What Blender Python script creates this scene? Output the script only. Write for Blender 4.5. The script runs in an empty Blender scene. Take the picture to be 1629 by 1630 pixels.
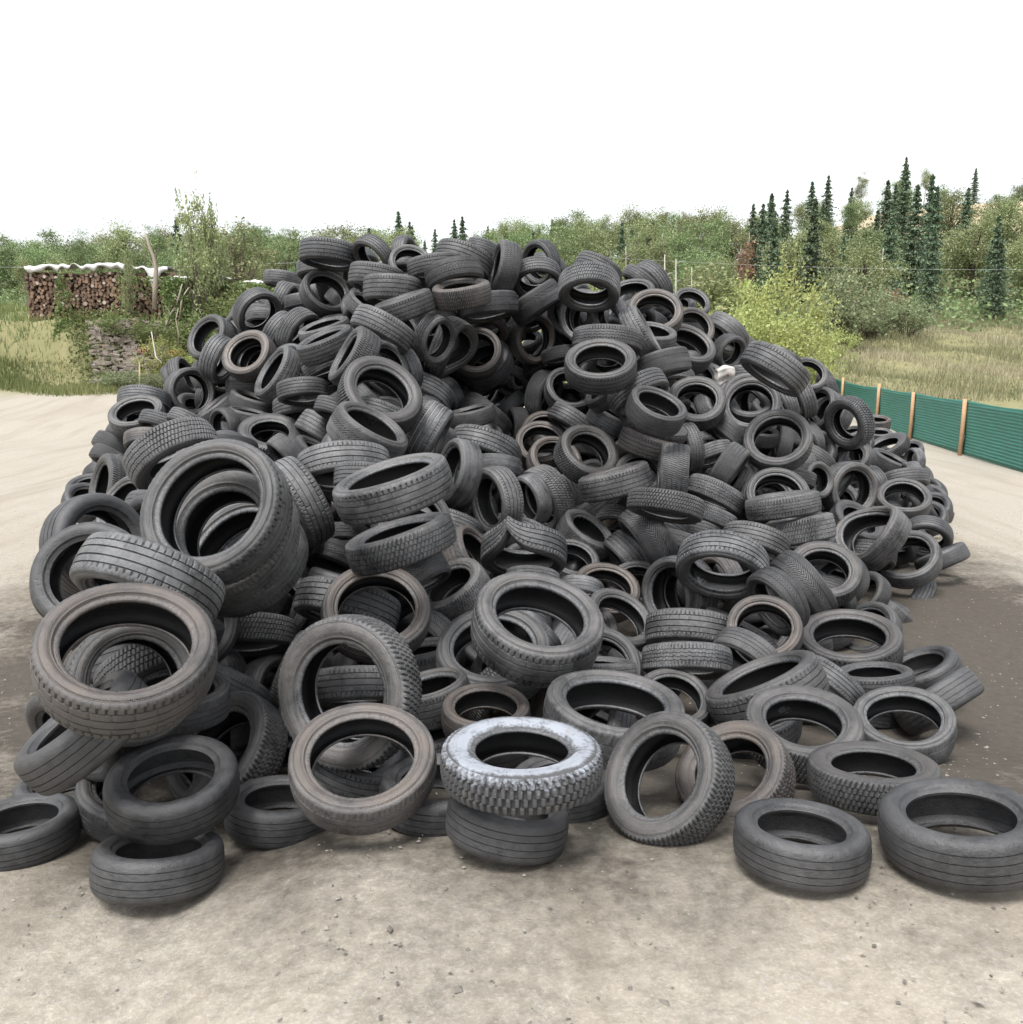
import bpy, math, random
import numpy as np
from mathutils import Vector, Matrix
R=math.radians
scn=bpy.context.scene
root_col=scn.collection
rng=np.random.default_rng(11)
random.seed(4)

# ------------------------------------------------------------------ data
# world position, axis direction, diameter, width ratio, tread kind, state, tilt, facing
TYRES=[l.split() for l in """-4.217 12.289 2.972 -0.458 -0.770 0.444 0.706 0.36 r - 55 150 336 540
-3.958 11.785 2.707 0.924 -0.138 -0.357 0.645 0.4 r - 65 340 348 571
-4.349 12.625 2.430 0.702 -0.421 0.574 0.639 0.35 r - 50 50 338 601
-3.457 11.536 2.741 -0.262 -0.801 0.538 0.715 0.38 b B 46 135 398 567
-3.846 13.336 3.378 0.659 -0.588 -0.470 0.761 0.33 s - 40 320 410 498
-3.900 13.920 3.316 0.028 -0.278 -0.960 0.597 0.33 s - 72 270 422 507
-4.045 14.303 3.400 -0.100 -0.310 -0.946 0.551 0.33 s - 72 262 418 500
-4.009 15.491 4.039 -0.104 -0.128 -0.986 0.637 0.38 r - 80 265 449 445
-3.768 14.619 3.647 0.920 -0.095 -0.381 0.604 0.42 r - 70 340 452 477
-3.752 15.169 3.815 -0.182 -0.159 -0.970 0.570 0.38 s - 80 260 466 464
-3.313 12.557 3.055 0.842 -0.205 -0.498 0.648 0.38 r - 65 330 446 531
-2.976 12.214 3.074 0.825 -0.303 -0.477 0.683 0.38 b - 60 330 474 528
-3.277 13.945 3.598 0.134 -0.001 -0.991 0.615 0.33 s - 85 280 484 478
-2.652 12.587 3.608 0.509 -0.687 0.518 0.716 0.36 s - 42 60 518 468
-2.523 12.326 4.123 -0.095 -0.145 -0.985 0.817 0.36 r - 77 265 524 405
-2.815 13.035 3.977 0.010 -0.227 -0.974 0.682 0.33 s - 72 270 509 430
-2.426 11.391 3.079 -0.253 -0.254 0.933 0.702 0.25 s - 80 110 517 525
-2.192 10.399 2.879 -0.336 -0.255 0.907 0.717 0.36 r - 80 115 521 549
-2.311 10.773 2.630 0.412 -0.103 -0.905 0.560 0.33 r - 80 295 517 582
-2.958 11.051 2.508 -0.713 -0.462 0.527 0.767 0.36 r - 74 150 444 597
-3.733 12.141 2.306 -0.015 -0.136 -0.991 0.528 0.45 r - 85 270 390 617
-4.462 12.005 2.243 0.760 -0.636 0.136 0.697 0.33 s - 30 15 302 625
-1.737 11.384 3.726 -0.146 -0.136 -0.980 0.710 0.4 r - 79 262 599 443
-1.453 10.770 3.536 -0.044 -0.114 -0.993 0.712 0.42 r - 80 268 624 462
-1.859 12.067 4.046 -0.556 -0.611 -0.564 0.647 0.33 r - 55 220 596 411
-1.339 11.817 3.923 0.217 -0.803 0.556 0.601 0.33 s L 40 80 654 423
-0.969 11.023 3.833 0.162 -0.086 -0.983 0.655 0.36 r - 79 280 690 425
-0.624 11.579 3.964 -0.322 -0.236 -0.917 0.785 0.36 r - 72 250 738 415
-0.695 10.744 3.696 0.248 -0.267 -0.931 0.715 0.36 v - 69 285 723 440
-0.586 10.388 3.466 -0.112 -0.259 0.959 0.709 0.36 b B 79 98 735 468
-0.101 11.641 3.867 -0.942 -0.238 0.235 0.708 0.4 b - 78 165 802 428
-0.306 11.199 3.363 0.135 -0.121 -0.983 0.782 0.36 v - 80 278 776 488
-1.807 11.000 3.331 0.550 -0.211 0.808 0.565 0.33 r - 75 60 584 491
-1.235 10.173 3.305 -0.303 -0.154 0.940 0.711 0.36 r - 86 110 644 489
-1.419 9.698 3.044 -0.444 -0.219 -0.869 0.715 0.36 r - 80 243 610 524
-1.670 9.297 2.726 -0.781 -0.348 0.518 0.683 0.4 b - 78 150 565 571
-1.381 9.652 2.641 0.684 -0.544 0.487 0.548 0.3 s - 50 40 616 583
-1.243 10.109 2.605 -0.753 -0.602 -0.268 0.546 0.33 s - 60 200 644 587
-0.903 10.286 2.944 0.769 -0.574 -0.283 0.591 0.33 r - 50 340 692 540
-0.994 11.181 3.152 0.176 -0.348 -0.921 0.640 0.33 s - 67 280 690 515
-0.774 10.942 2.837 0.812 -0.349 -0.469 0.787 0.36 b V 66 330 716 555
-0.464 11.447 2.790 -0.042 -0.885 0.464 0.692 0.33 s B 28 100 758 561
-0.343 11.781 2.640 -0.361 -0.644 0.674 0.748 0.36 r - 50 120 774 579
-0.311 11.946 3.093 0.014 -0.689 -0.724 0.513 0.33 k B 45 270 778 525
-0.092 12.419 3.000 0.252 -0.208 -0.945 0.588 0.33 r - 77 285 804 537
-0.345 12.161 4.154 -0.335 -0.132 -0.933 0.562 0.33 r - 77 250 774 399
0.408 12.415 4.022 -0.718 -0.668 -0.196 0.631 0.33 r - 45 190 861 418
0.334 11.923 3.770 0.055 -0.581 -0.812 0.676 0.36 r - 50 275 854 443
0.324 11.620 3.433 0.576 -0.041 -0.817 0.737 0.4 v - 86 305 854 482
0.291 12.086 2.977 0.568 -0.823 -0.009 0.694 0.33 s B 36 0 848 539
1.171 12.037 3.878 -0.481 -0.188 -0.856 0.681 0.36 r - 72 240 952 431
0.941 10.736 3.563 -0.059 -0.496 -0.866 0.762 0.36 b - 56 268 938 458
0.949 11.605 3.263 -0.542 -0.830 0.129 0.696 0.3 s - 30 160 929 503
1.026 11.811 3.189 -0.664 -0.703 -0.255 0.580 0.33 s - 40 200 936 513
1.266 11.108 3.228 -0.781 -0.547 -0.302 0.552 0.33 s - 50 200 974 505
1.555 10.552 2.999 0.829 -0.203 0.521 0.726 0.33 r - 86 30 1020 533
1.907 11.740 3.285 -0.028 -0.775 0.631 0.754 0.36 r B 42 80 1042 501
1.786 11.140 2.979 0.078 -0.374 0.924 0.623 0.36 r - 70 80 1038 537
1.688 12.393 3.552 -0.245 -0.593 0.767 0.670 0.33 s - 55 100 1006 473
1.878 12.893 3.814 -0.622 -0.024 -0.783 0.585 0.33 r - 80 230 1020 447
2.090 13.185 3.800 -0.758 -0.346 -0.553 0.711 0.33 r - 60 215 1038 451
2.662 13.083 3.486 0.095 -0.712 0.695 0.578 0.33 s - 50 70 1100 485
2.561 12.439 3.122 0.279 -0.794 0.540 0.641 0.33 s B 45 50 1102 523
2.366 11.813 2.840 0.263 -0.640 0.722 0.765 0.38 r - 55 60 1093 555
1.076 9.833 2.924 -0.086 -0.187 -0.978 0.798 0.28 z - 78 265 967 542
0.923 9.037 2.651 -0.071 -0.541 0.838 0.757 0.33 r - 56 90 956 583
1.760 10.101 2.655 0.263 -0.166 -0.950 0.612 0.45 v - 84 285 1056 580
0.505 12.600 2.620 0.319 -0.335 -0.887 0.673 0.36 r - 72 290 870 580
0.681 11.890 2.756 0.171 -0.187 -0.967 0.556 0.33 r - 80 280 894 565
0.447 11.950 2.211 0.836 -0.511 -0.199 0.694 0.36 b - 62 345 866 629
0.778 11.469 2.284 0.108 -0.746 0.657 0.699 0.36 s - 40 75 908 623
2.541 11.889 2.469 0.258 -0.621 0.740 0.560 0.33 s - 55 60 1110 599
3.404 13.913 3.082 -0.693 -0.219 -0.687 0.758 0.38 s - 67 225 1156 531
3.330 13.401 2.798 0.464 -0.844 -0.270 0.559 0.4 b - 45 335 1160 560
3.870 14.266 2.869 -0.690 -0.043 -0.723 0.571 0.33 r - 77 225 1192 553
2.995 9.891 2.609 -0.560 -0.064 -0.826 0.800 0.36 r - 78 235 1234 587
3.796 12.270 2.703 -0.489 -0.091 -0.868 0.584 0.33 s - 77 240 1244 571
4.419 12.967 2.457 -0.008 -0.838 0.546 0.563 0.33 s - 36 60 1286 597
3.358 12.441 2.471 -0.015 -0.237 -0.971 0.540 0.4 r - 78 270 1188 597
3.034 10.959 2.114 -0.219 -0.852 0.476 0.750 0.33 s - 25 85 1195 647
3.112 11.290 2.195 -0.188 -0.766 0.615 0.722 0.33 s - 35 85 1194 635
2.238 10.480 2.185 -0.084 -0.774 0.628 0.709 0.36 b - 36 80 1108 642
3.149 10.135 1.759 -0.309 -0.756 0.577 0.788 0.33 r - 30 95 1238 702
3.643 11.609 2.110 -0.927 -0.172 -0.332 0.560 0.36 r - 65 200 1246 643
4.132 12.355 2.155 -0.932 -0.033 -0.361 0.646 0.36 r - 72 200 1275 633
4.703 13.193 1.921 -0.827 -0.434 0.359 0.730 0.36 s - 45 150 1304 653
5.062 13.651 1.791 -0.859 -0.341 0.383 0.737 0.36 s - 50 150 1323 663
4.900 12.484 1.786 -0.867 -0.440 -0.232 0.784 0.3 k - 45 200 1352 673
5.154 14.123 2.226 -0.925 0.046 -0.377 0.563 0.33 k - 75 200 1318 617
7.363 17.307 1.370 -0.093 -0.254 0.963 0.500 0.5 r B 70 85 1397 675
7.124 16.617 1.208 -0.089 -0.243 0.966 0.463 0.4 r - 70 85 1400 693
6.829 15.569 1.080 -0.542 -0.134 0.829 0.800 0.25 k - 65 115 1412 713
6.308 14.237 0.964 0.363 -0.236 0.901 0.713 0.36 r - 80 60 1416 738
4.244 12.337 1.564 -0.826 -0.435 -0.360 0.563 0.33 s - 50 210 1284 699
4.261 11.975 1.318 -0.602 -0.211 -0.770 0.582 0.33 r - 72 235 1298 731
5.175 13.156 1.171 -0.396 -0.585 0.708 0.659 0.36 s - 40 100 1349 731
5.756 13.980 1.069 -0.936 -0.195 -0.293 0.560 0.33 s - 60 200 1374 731
2.696 10.666 1.809 -0.640 -0.089 -0.763 0.625 0.36 s - 80 230 1160 689
2.520 9.898 1.494 0.777 -0.357 -0.518 0.569 0.45 b - 85 325 1160 742
2.421 10.311 1.585 0.276 -0.434 -0.858 0.516 0.36 r - 75 290 1134 723
3.452 10.440 1.275 -0.205 -0.255 -0.945 0.558 0.33 r - 80 260 1262 761
3.839 10.786 1.192 0.497 -0.826 0.267 0.496 0.5 b - 50 10 1296 765
4.384 11.032 1.040 0.317 -0.943 0.100 0.736 0.42 r - 40 355 1351 779
2.914 9.275 1.229 -0.145 -0.694 0.705 0.702 0.33 s - 36 80 1238 792
2.780 8.670 1.253 -0.161 0.133 0.978 0.761 0.3 z - 85 98 1246 804
2.955 8.607 1.011 -0.180 0.187 0.966 0.695 0.38 b L 86 100 1274 843
5.130 12.002 0.939 -0.946 -0.108 -0.307 0.569 0.33 r - 65 200 1392 773
5.921 12.844 0.885 0.074 -0.419 -0.905 0.722 0.33 r - 77 280 1438 765
6.322 13.366 0.787 -0.969 0.138 -0.205 0.653 0.33 r - 75 190 1454 767
5.271 11.385 0.829 -0.149 -0.500 0.853 0.710 0.36 s - 50 80 1438 797
3.951 9.175 0.822 -0.747 -0.227 0.625 0.769 0.4 s V 52 135 1390 853
7.114 15.059 0.891 -0.996 -0.087 -0.011 0.497 0.33 s L 60 180 1456 735
7.442 16.039 0.957 -0.369 -0.281 0.886 0.560 0.33 s - 60 100 1446 719
2.301 9.592 1.205 -0.441 -0.220 -0.870 0.683 0.36 z - 80 245 1138 788
2.202 9.306 1.000 -0.369 -0.267 -0.890 0.566 0.33 b - 80 250 1132 824
1.690 8.894 1.574 -0.990 0.125 0.062 0.591 0.5 b L 86 175 1072 750
1.471 8.795 2.207 0.275 -0.466 0.841 0.615 0.4 s - 62 65 1044 654
1.589 9.599 1.993 0.305 -0.219 0.927 0.786 0.17 k - 76 68 1041 677
1.528 9.486 1.801 0.294 -0.124 0.948 0.696 0.36 r B 80 70 1034 706
2.059 9.959 1.700 -0.973 -0.168 -0.160 0.585 0.33 r - 70 190 1096 713
1.359 9.295 2.369 0.442 -0.414 -0.796 0.675 0.33 r - 72 300 1016 625
1.179 10.384 1.987 0.460 -0.159 0.874 0.561 0.4 r - 80 60 970 669
0.783 10.997 1.907 -0.570 -0.199 -0.797 0.675 0.36 r - 80 235 912 673
0.838 9.529 1.663 0.347 -0.652 0.674 0.729 0.38 b - 46 55 934 725
0.518 10.420 1.479 0.282 -0.705 0.651 0.675 0.33 s B 40 60 882 735
0.380 10.904 1.627 -0.028 -0.692 0.721 0.688 0.33 s B 40 90 862 709
0.445 11.363 1.728 -0.032 -0.702 0.712 0.666 0.33 s B 40 90 868 691
0.082 11.833 1.770 -0.968 -0.251 0.021 0.573 0.4 b - 75 180 824 681
-0.023 12.399 2.019 0.640 -0.134 -0.756 0.542 0.4 r - 85 310 812 648
0.014 12.851 2.370 -0.384 -0.664 -0.642 0.558 0.33 s B 50 240 816 607
1.246 10.012 1.723 -0.657 -0.013 0.754 0.558 0.33 s - 80 130 984 709
1.401 9.317 1.467 -0.006 -0.676 0.737 0.566 0.33 s - 40 80 1018 757
1.076 8.790 1.476 -0.270 0.089 0.959 0.754 0.36 r - 85 105 980 767
0.966 9.590 1.104 -0.579 0.095 0.810 0.627 0.36 r - 84 125 950 802
1.428 7.853 1.393 -0.198 -0.310 -0.930 0.724 0.28 b - 80 260 1059 805
1.575 9.042 1.010 -0.410 -0.280 -0.868 0.648 0.33 b - 80 247 1048 830
0.727 10.039 1.077 -0.947 -0.299 -0.115 0.585 0.33 r - 70 190 912 795
0.392 9.519 1.167 -0.804 -0.523 -0.282 0.792 0.33 b L 60 205 870 795
0.210 8.973 1.260 -0.825 -0.524 -0.211 0.560 0.33 s L 60 200 846 795
-0.153 8.490 1.330 -0.826 -0.562 -0.052 0.694 0.36 r L 58 190 790 797
-0.164 9.166 1.557 -0.078 -0.435 -0.897 0.568 0.36 v L 72 265 790 747
-0.296 9.519 1.734 -0.318 -0.416 -0.852 0.811 0.33 r L 72 250 772 715
-0.348 11.264 1.951 -0.622 -0.299 -0.724 0.740 0.4 v - 77 230 772 665
-0.876 8.907 1.973 0.863 -0.067 -0.501 0.678 0.45 r LS 84 330 680 689
-1.045 10.564 2.294 -0.360 -0.467 -0.808 0.706 0.36 r L 67 245 678 627
-0.845 11.595 2.195 -0.778 -0.572 -0.259 0.563 0.33 s - 60 200 714 633
-1.285 8.448 2.365 0.407 -0.646 0.646 0.835 0.36 b - 43 65 605 632
-1.305 8.759 2.165 -0.323 -0.289 -0.901 0.593 0.33 r L 80 250 610 661
-1.297 7.756 2.068 0.532 -0.164 0.831 0.738 0.38 v - 71 60 586 691
-1.915 9.580 2.148 -0.317 -0.302 -0.899 0.559 0.33 r - 80 250 540 655
-2.232 9.958 1.904 -0.530 -0.366 -0.765 0.539 0.5 r L 80 235 508 685
-1.413 7.194 1.835 0.131 -0.413 -0.901 0.785 0.33 r L 72 275 548 745
-1.147 6.740 1.815 -0.062 -0.326 -0.943 0.517 0.36 r - 80 265 584 761
-1.777 8.624 1.450 -0.523 -0.405 -0.750 0.472 0.5 r L 80 235 536 775
-2.074 8.824 1.246 0.520 -0.416 0.746 0.548 0.33 s B 50 60 498 801
-0.785 5.626 1.915 -0.264 -0.116 0.958 0.800 0.3 r Lo 77 108 626 776
-0.522 8.199 1.651 -0.846 -0.439 0.301 0.654 0.36 v L 65 165 728 753
-0.783 5.926 1.477 -0.284 -0.003 0.959 0.799 0.28 b L 80 108 638 863
-0.562 8.157 1.142 -0.316 -0.424 -0.848 0.582 0.33 r - 77 250 722 837
-1.687 8.459 0.938 0.080 -0.571 -0.817 0.560 0.33 s L 67 270 548 859
-1.663 7.994 0.819 -0.323 -0.578 -0.750 0.674 0.33 v - 72 245 538 895
-0.744 6.829 1.012 0.514 -0.363 -0.777 0.485 0.5 v - 78 300 670 913
-0.477 6.972 0.811 -0.467 -0.318 0.825 0.634 0.42 b L 60 125 724 943
-0.383 7.675 0.933 0.803 -0.266 0.533 0.623 0.4 s B 65 30 748 889
0.110 7.492 1.036 -0.038 -0.562 -0.826 0.777 0.36 r F 69 268 834 879
-0.951 5.829 0.990 0.114 -0.591 0.799 0.776 0.25 s B 36 90 600 975
-1.267 6.400 0.863 -0.199 -0.482 -0.853 0.808 0.33 r - 80 255 554 965
-0.871 4.353 1.007 -0.355 -0.901 0.250 0.816 0.28 b L 32 190 556 1101
-0.707 3.795 0.869 0.040 -0.397 0.917 0.688 0.28 s B 40 95 578 1217
-0.849 4.477 0.477 0.251 0.153 0.956 0.565 0.33 r - 70 75 574 1229
-0.976 4.958 0.782 0.055 -0.464 -0.884 0.614 0.33 r - 84 270 560 1095
-0.675 6.076 0.505 -0.157 0.076 0.985 0.565 0.5 r - 75 100 670 1059
-0.496 5.226 0.604 -0.223 -0.020 0.975 0.487 0.5 r - 68 105 692 1111
-0.152 4.856 0.647 0.008 -0.106 0.994 0.545 0.33 s B 60 90 774 1139
0.046 3.550 1.006 -0.002 0.049 0.999 0.732 0.235 k W 66 90 831 1213
0.157 5.070 1.133 0.182 -0.385 0.905 0.813 0.36 r L 50 75 855 998
0.114 6.323 0.676 -0.632 -0.440 -0.638 0.589 0.33 s L 77 230 838 1007
-0.129 5.727 0.702 0.012 -0.421 0.907 0.810 0.33 v - 45 90 785 1045
0.910 7.034 0.532 0.367 -0.469 0.803 0.633 0.33 r - 50 55 984 990
0.894 7.892 0.548 0.153 -0.563 0.812 0.646 0.33 s B 42 70 964 943
1.229 8.221 0.519 -0.101 -0.560 0.822 0.560 0.33 s - 40 90 1012 933
0.598 7.481 0.666 -0.117 -0.620 -0.776 0.490 0.33 s L 67 265 920 943
0.185 7.319 0.827 -0.092 -0.468 -0.879 0.483 0.33 b L 77 265 848 923
0.606 8.428 0.711 0.220 -0.467 0.856 0.558 0.33 s - 50 70 910 895
0.794 9.030 0.854 0.483 -0.299 0.823 0.649 0.4 b - 65 55 932 853
0.261 8.826 0.898 -0.498 -0.335 -0.800 0.558 0.33 r - 80 240 854 853
1.136 9.423 0.898 -0.140 -0.711 -0.689 0.572 0.33 r - 55 265 976 835
1.379 8.393 0.978 -0.824 -0.094 -0.559 0.704 0.45 v - 84 215 1034 855
1.204 8.729 0.704 -0.775 -0.249 -0.582 0.551 0.45 r - 78 220 998 885
1.800 8.775 0.815 -0.371 -0.304 -0.877 0.560 0.33 v - 80 250 1088 867
2.092 9.274 0.829 -0.297 -0.340 -0.892 0.581 0.33 r - 78 255 1116 849
1.799 7.122 1.002 -0.257 -0.698 -0.669 0.773 0.33 r L 56 262 1150 901
2.132 8.044 0.719 0.489 -0.671 0.557 0.557 0.33 s - 50 30 1166 909
2.404 8.280 0.939 -0.330 -0.423 -0.844 0.670 0.36 r - 72 255 1202 865
1.553 7.657 0.604 -0.754 -0.642 0.140 0.720 0.42 r - 38 185 1082 945
1.613 7.893 0.511 -0.936 -0.350 -0.038 0.569 0.33 s - 60 190 1084 949
1.929 7.652 0.713 -0.908 -0.408 -0.092 0.547 0.33 s B 55 195 1148 927
2.153 6.699 0.815 -0.844 -0.359 -0.398 0.570 0.33 v - 62 215 1238 957
2.640 7.530 0.711 -0.793 -0.116 -0.599 0.684 0.36 v - 78 220 1278 933
3.014 8.047 0.693 -0.120 -0.648 0.752 0.692 0.33 b - 36 75 1311 913
3.736 8.717 0.286 -0.770 -0.221 0.598 0.502 0.36 b - 50 140 1380 947
4.086 8.945 -0.034 -0.683 -0.115 -0.721 0.458 0.6 v L 80 230 1414 983
4.361 9.355 -0.194 -0.732 -0.303 -0.611 0.570 0.33 s - 67 230 1426 987
4.655 9.800 0.401 -0.508 -0.447 0.736 0.737 0.33 s - 40 110 1446 891
4.781 9.855 -0.089 -0.848 0.251 0.466 0.628 0.36 r - 75 150 1454 953
1.943 6.318 0.687 -0.266 -0.624 0.735 0.580 0.33 s B 30 95 1217 1005
2.830 6.868 0.383 -0.153 -0.217 0.964 0.832 0.33 r - 57 90 1352 1027
2.762 6.189 0.332 -0.110 0.140 0.984 0.574 0.33 r - 75 95 1392 1085
1.454 6.708 0.557 -0.096 -0.461 -0.882 0.718 0.36 r - 80 268 1098 1005
1.267 5.892 0.608 -0.061 -0.467 -0.882 0.653 0.3 z L 82 270 1094 1052
1.731 5.965 0.595 -0.644 -0.468 -0.605 0.549 0.33 s - 67 235 1192 1049
1.645 5.253 0.645 -0.415 0.203 0.887 0.781 0.33 r - 75 115 1219 1099
2.324 5.923 0.428 -0.652 -0.284 -0.703 0.500 0.33 r L 77 235 1322 1087
1.653 4.561 0.679 -0.080 -0.271 0.959 0.642 0.36 b - 50 85 1278 1165
2.585 5.311 0.375 -0.179 -0.288 0.941 0.630 0.33 s - 48 88 1438 1155
1.795 3.949 0.724 -0.028 0.118 0.993 0.630 0.28 b - 70 90 1390 1237
1.161 4.137 0.632 -0.496 -0.365 0.788 0.601 0.33 b B 38 125 1170 1235
0.743 3.799 0.790 -0.623 -0.481 0.617 0.637 0.33 b - 36 150 1062 1241
0.567 4.481 0.806 0.089 -0.105 0.991 0.768 0.33 s L 61 82 977 1141
1.082 5.450 0.474 0.080 -0.409 0.909 0.525 0.33 s - 45 75 1070 1119
0.609 5.583 0.642 0.005 0.226 0.974 0.500 0.33 b - 82 90 956 1070
-4.762 10.969 1.989 -0.023 -0.526 0.850 0.688 0.36 r - 58 110 219 663
-4.888 11.510 2.158 0.022 -0.431 -0.902 0.669 0.33 r - 69 265 230 638
-4.309 10.605 1.924 -0.257 -0.420 -0.871 0.550 0.33 r - 77 250 258 675
-4.038 11.788 1.997 -0.543 -0.242 0.804 0.653 0.33 r - 84 130 344 655
-3.865 10.328 1.946 -0.406 -0.458 -0.791 0.536 0.33 r - 77 240 302 675
-3.592 10.771 1.878 -0.629 -0.775 -0.055 0.495 0.33 s - 58 190 358 679
-3.464 11.551 2.097 0.326 -0.026 0.945 0.639 0.4 b - 80 75 402 645
-3.339 10.996 1.971 0.234 -0.001 0.972 0.578 0.33 r - 82 80 398 665
-2.474 10.268 2.338 0.112 -0.282 -0.953 0.611 0.36 r - 75 275 482 623
-2.637 10.838 2.093 0.124 -0.332 -0.935 0.710 0.36 r - 73 275 480 651
-2.896 10.292 1.799 0.184 -0.509 0.841 0.754 0.28 k - 52 90 430 695
-2.575 9.776 1.648 -0.660 -0.508 -0.552 0.503 0.4 b L 75 220 456 723
-2.909 7.351 1.934 0.556 -0.311 -0.771 0.800 0.33 b - 66 300 276 723
-2.796 8.155 1.827 0.075 -0.395 -0.916 0.768 0.3 v - 73 270 348 725
-1.578 4.518 1.957 -0.163 -0.827 0.539 0.800 0.3 r o 36 140 345 815
-1.612 4.797 1.777 -0.205 -0.795 0.570 0.807 0.3 s n 38 140 365 850
-1.706 5.324 1.522 -0.231 -0.665 0.710 0.800 0.33 s - 45 130 388 885
-2.094 6.959 0.716 -0.700 -0.407 0.587 0.508 0.36 v L 70 150 418 961
-2.189 8.287 0.656 -0.715 -0.680 0.161 0.565 0.33 s - 60 180 464 909
-4.532 9.589 1.299 -0.716 -0.640 0.279 0.739 0.36 b - 72 170 176 775
-3.721 8.173 1.324 -0.479 -0.673 0.563 0.632 0.33 s L 60 150 202 807
-5.145 11.118 1.571 -0.399 -0.464 -0.791 0.588 0.36 b - 80 240 184 713
-5.025 10.762 1.452 -0.393 -0.475 -0.787 0.560 0.33 b - 80 240 180 733
-4.392 10.361 1.747 0.092 -0.391 -0.916 0.547 0.33 s B 72 270 236 701
-1.830 4.199 1.645 -0.250 -0.607 -0.754 0.736 0.33 r L 75 245 238 930
-1.598 3.401 1.554 0.258 -0.426 0.867 0.711 0.33 r Bo 42 90 203 1045
-1.946 4.220 0.517 0.156 -0.192 0.969 0.685 0.28 s - 50 90 232 1255
-1.654 4.655 0.503 -0.436 -0.559 0.705 0.732 0.33 b - 50 145 362 1199
-1.864 5.214 0.695 -0.386 -0.554 -0.737 0.629 0.3 s - 84 240 352 1091
-1.958 6.150 0.714 0.071 -0.515 -0.854 0.678 0.33 b - 77 268 398 1011
-1.376 4.814 0.302 0.061 -0.046 0.997 0.560 0.33 b - 60 90 452 1229
-1.758 6.993 1.574 -0.775 -0.513 -0.370 0.779 0.33 r L 76 208 476 800
-1.994 9.283 1.026 -0.131 -0.384 -0.914 0.572 0.33 b - 80 260 526 821
3.544 11.197 1.612 -0.981 0.142 0.134 0.560 0.33 b - 80 170 1246 707
3.942 11.439 1.282 -0.941 -0.084 -0.328 0.560 0.33 s - 70 200 1282 743""".strip().split('\n')]
DEEP=[l.split() for l in """-1.83 3.92 1.23 0.61 -0.67 0.42 0.6 210 1087
-1.79 4.33 0.97 0.08 -0.02 1 0.56 281 1114
-1.96 4.46 1.08 -0.51 0.45 0.73 0.6 244 1068
3.48 8.01 0.13 -0.66 -0.39 0.64 0.6 1383 1003
0.64 5.94 0.51 -0.22 -0.78 0.58 0.64 954 1068
-0.48 10.15 2.05 -0.21 -0.07 0.97 0.6 749 663
-1.53 5.78 0.54 -0.93 -0.02 0.36 0.64 471 1075
-0.66 6.6 0.45 0.64 0.73 0.21 0.65 684 1032
1.63 5.51 0.34 -0.17 -0.17 0.97 0.68 1194 1142
-2.22 5.7 0.93 0.25 -0.86 0.45 0.64 304 997
-0.05 6.02 0.26 -0.64 0.7 0.33 0.67 803 1113
-1.53 5.25 0.36 -0.14 0.52 0.84 0.59 441 1164
-4.96 13.11 2.42 0.93 -0.03 0.37 0.62 291 600
3.37 8.6 0.47 -0.63 -0.38 0.67 0.63 1333 924
4.09 10 0.78 0.32 -0.49 0.81 0.67 1362 835
3.35 11.86 2.06 0.86 0.43 0.28 0.65 1202 647
4.12 9.63 0.5 0.27 0.43 0.86 0.6 1384 883
0.52 5.03 0.47 -0.77 -0.27 0.57 0.59 946 1163
-1.81 7.98 1.8 0.64 -0.03 0.77 0.58 506 733
-0.17 4.99 0.33 -0.04 0.1 0.99 0.56 771 1200
2.75 6.27 0.11 0.13 0.04 0.99 0.56 1379 1121
0.83 12.16 3.33 0.3 0.86 0.41 0.67 910 497
3.22 11.25 1.72 0.11 -0.18 0.98 0.58 1205 693
1.12 10.06 2.36 -0.67 -0.21 0.71 0.6 968 621
2.72 10.24 1.22 -0.86 0.04 0.52 0.59 1173 772
-2.16 5.96 0.37 -0.65 -0.68 0.34 0.59 346 1095
0.64 7.35 0.28 -0.2 -0.4 0.9 0.66 928 1015
1.21 10.61 2.72 -0.15 0.69 0.71 0.58 972 570
-0.52 5.29 0.25 -0.15 0.14 0.98 0.56 689 1185
0.18 13.57 2.93 -0.18 -0.51 0.84 0.6 832 546
-4.5 12.35 1.94 0.57 -0.29 0.77 0.67 314 657
0.48 5.19 0.42 0.34 0.21 0.92 0.58 932 1157
-2.9 13.63 3.87 0.98 0.08 0.19 0.58 514 447
0.38 6.8 0.33 -0.85 0.29 0.43 0.59 887 1041
-2.07 7.26 0.6 0.12 -0.9 0.43 0.66 439 965
-0.08 6 0.45 -0.84 -0.46 0.28 0.59 797 1076
2.01 10.88 2.39 -0.04 0.65 0.76 0.61 1069 612
2.3 7.45 0.25 -0.6 -0.32 0.73 0.59 1218 1015
1.93 7.1 0.41 0.41 0.04 0.91 0.63 1170 1007
0.8 12.28 2.07 -0.24 -0.8 0.55 0.61 904 643
-3.56 12.08 2.69 -0.52 -0.7 0.5 0.61 405 572
-0.76 6.5 1.49 0.29 -0.84 0.47 0.59 657 834
-0.81 9.38 1.72 -0.87 -0.3 0.39 0.61 696 719
-1.74 5.93 0.3 0.9 -0.29 0.32 0.65 436 1112""".strip().split('\n')]     # tyres showing through the gaps
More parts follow.
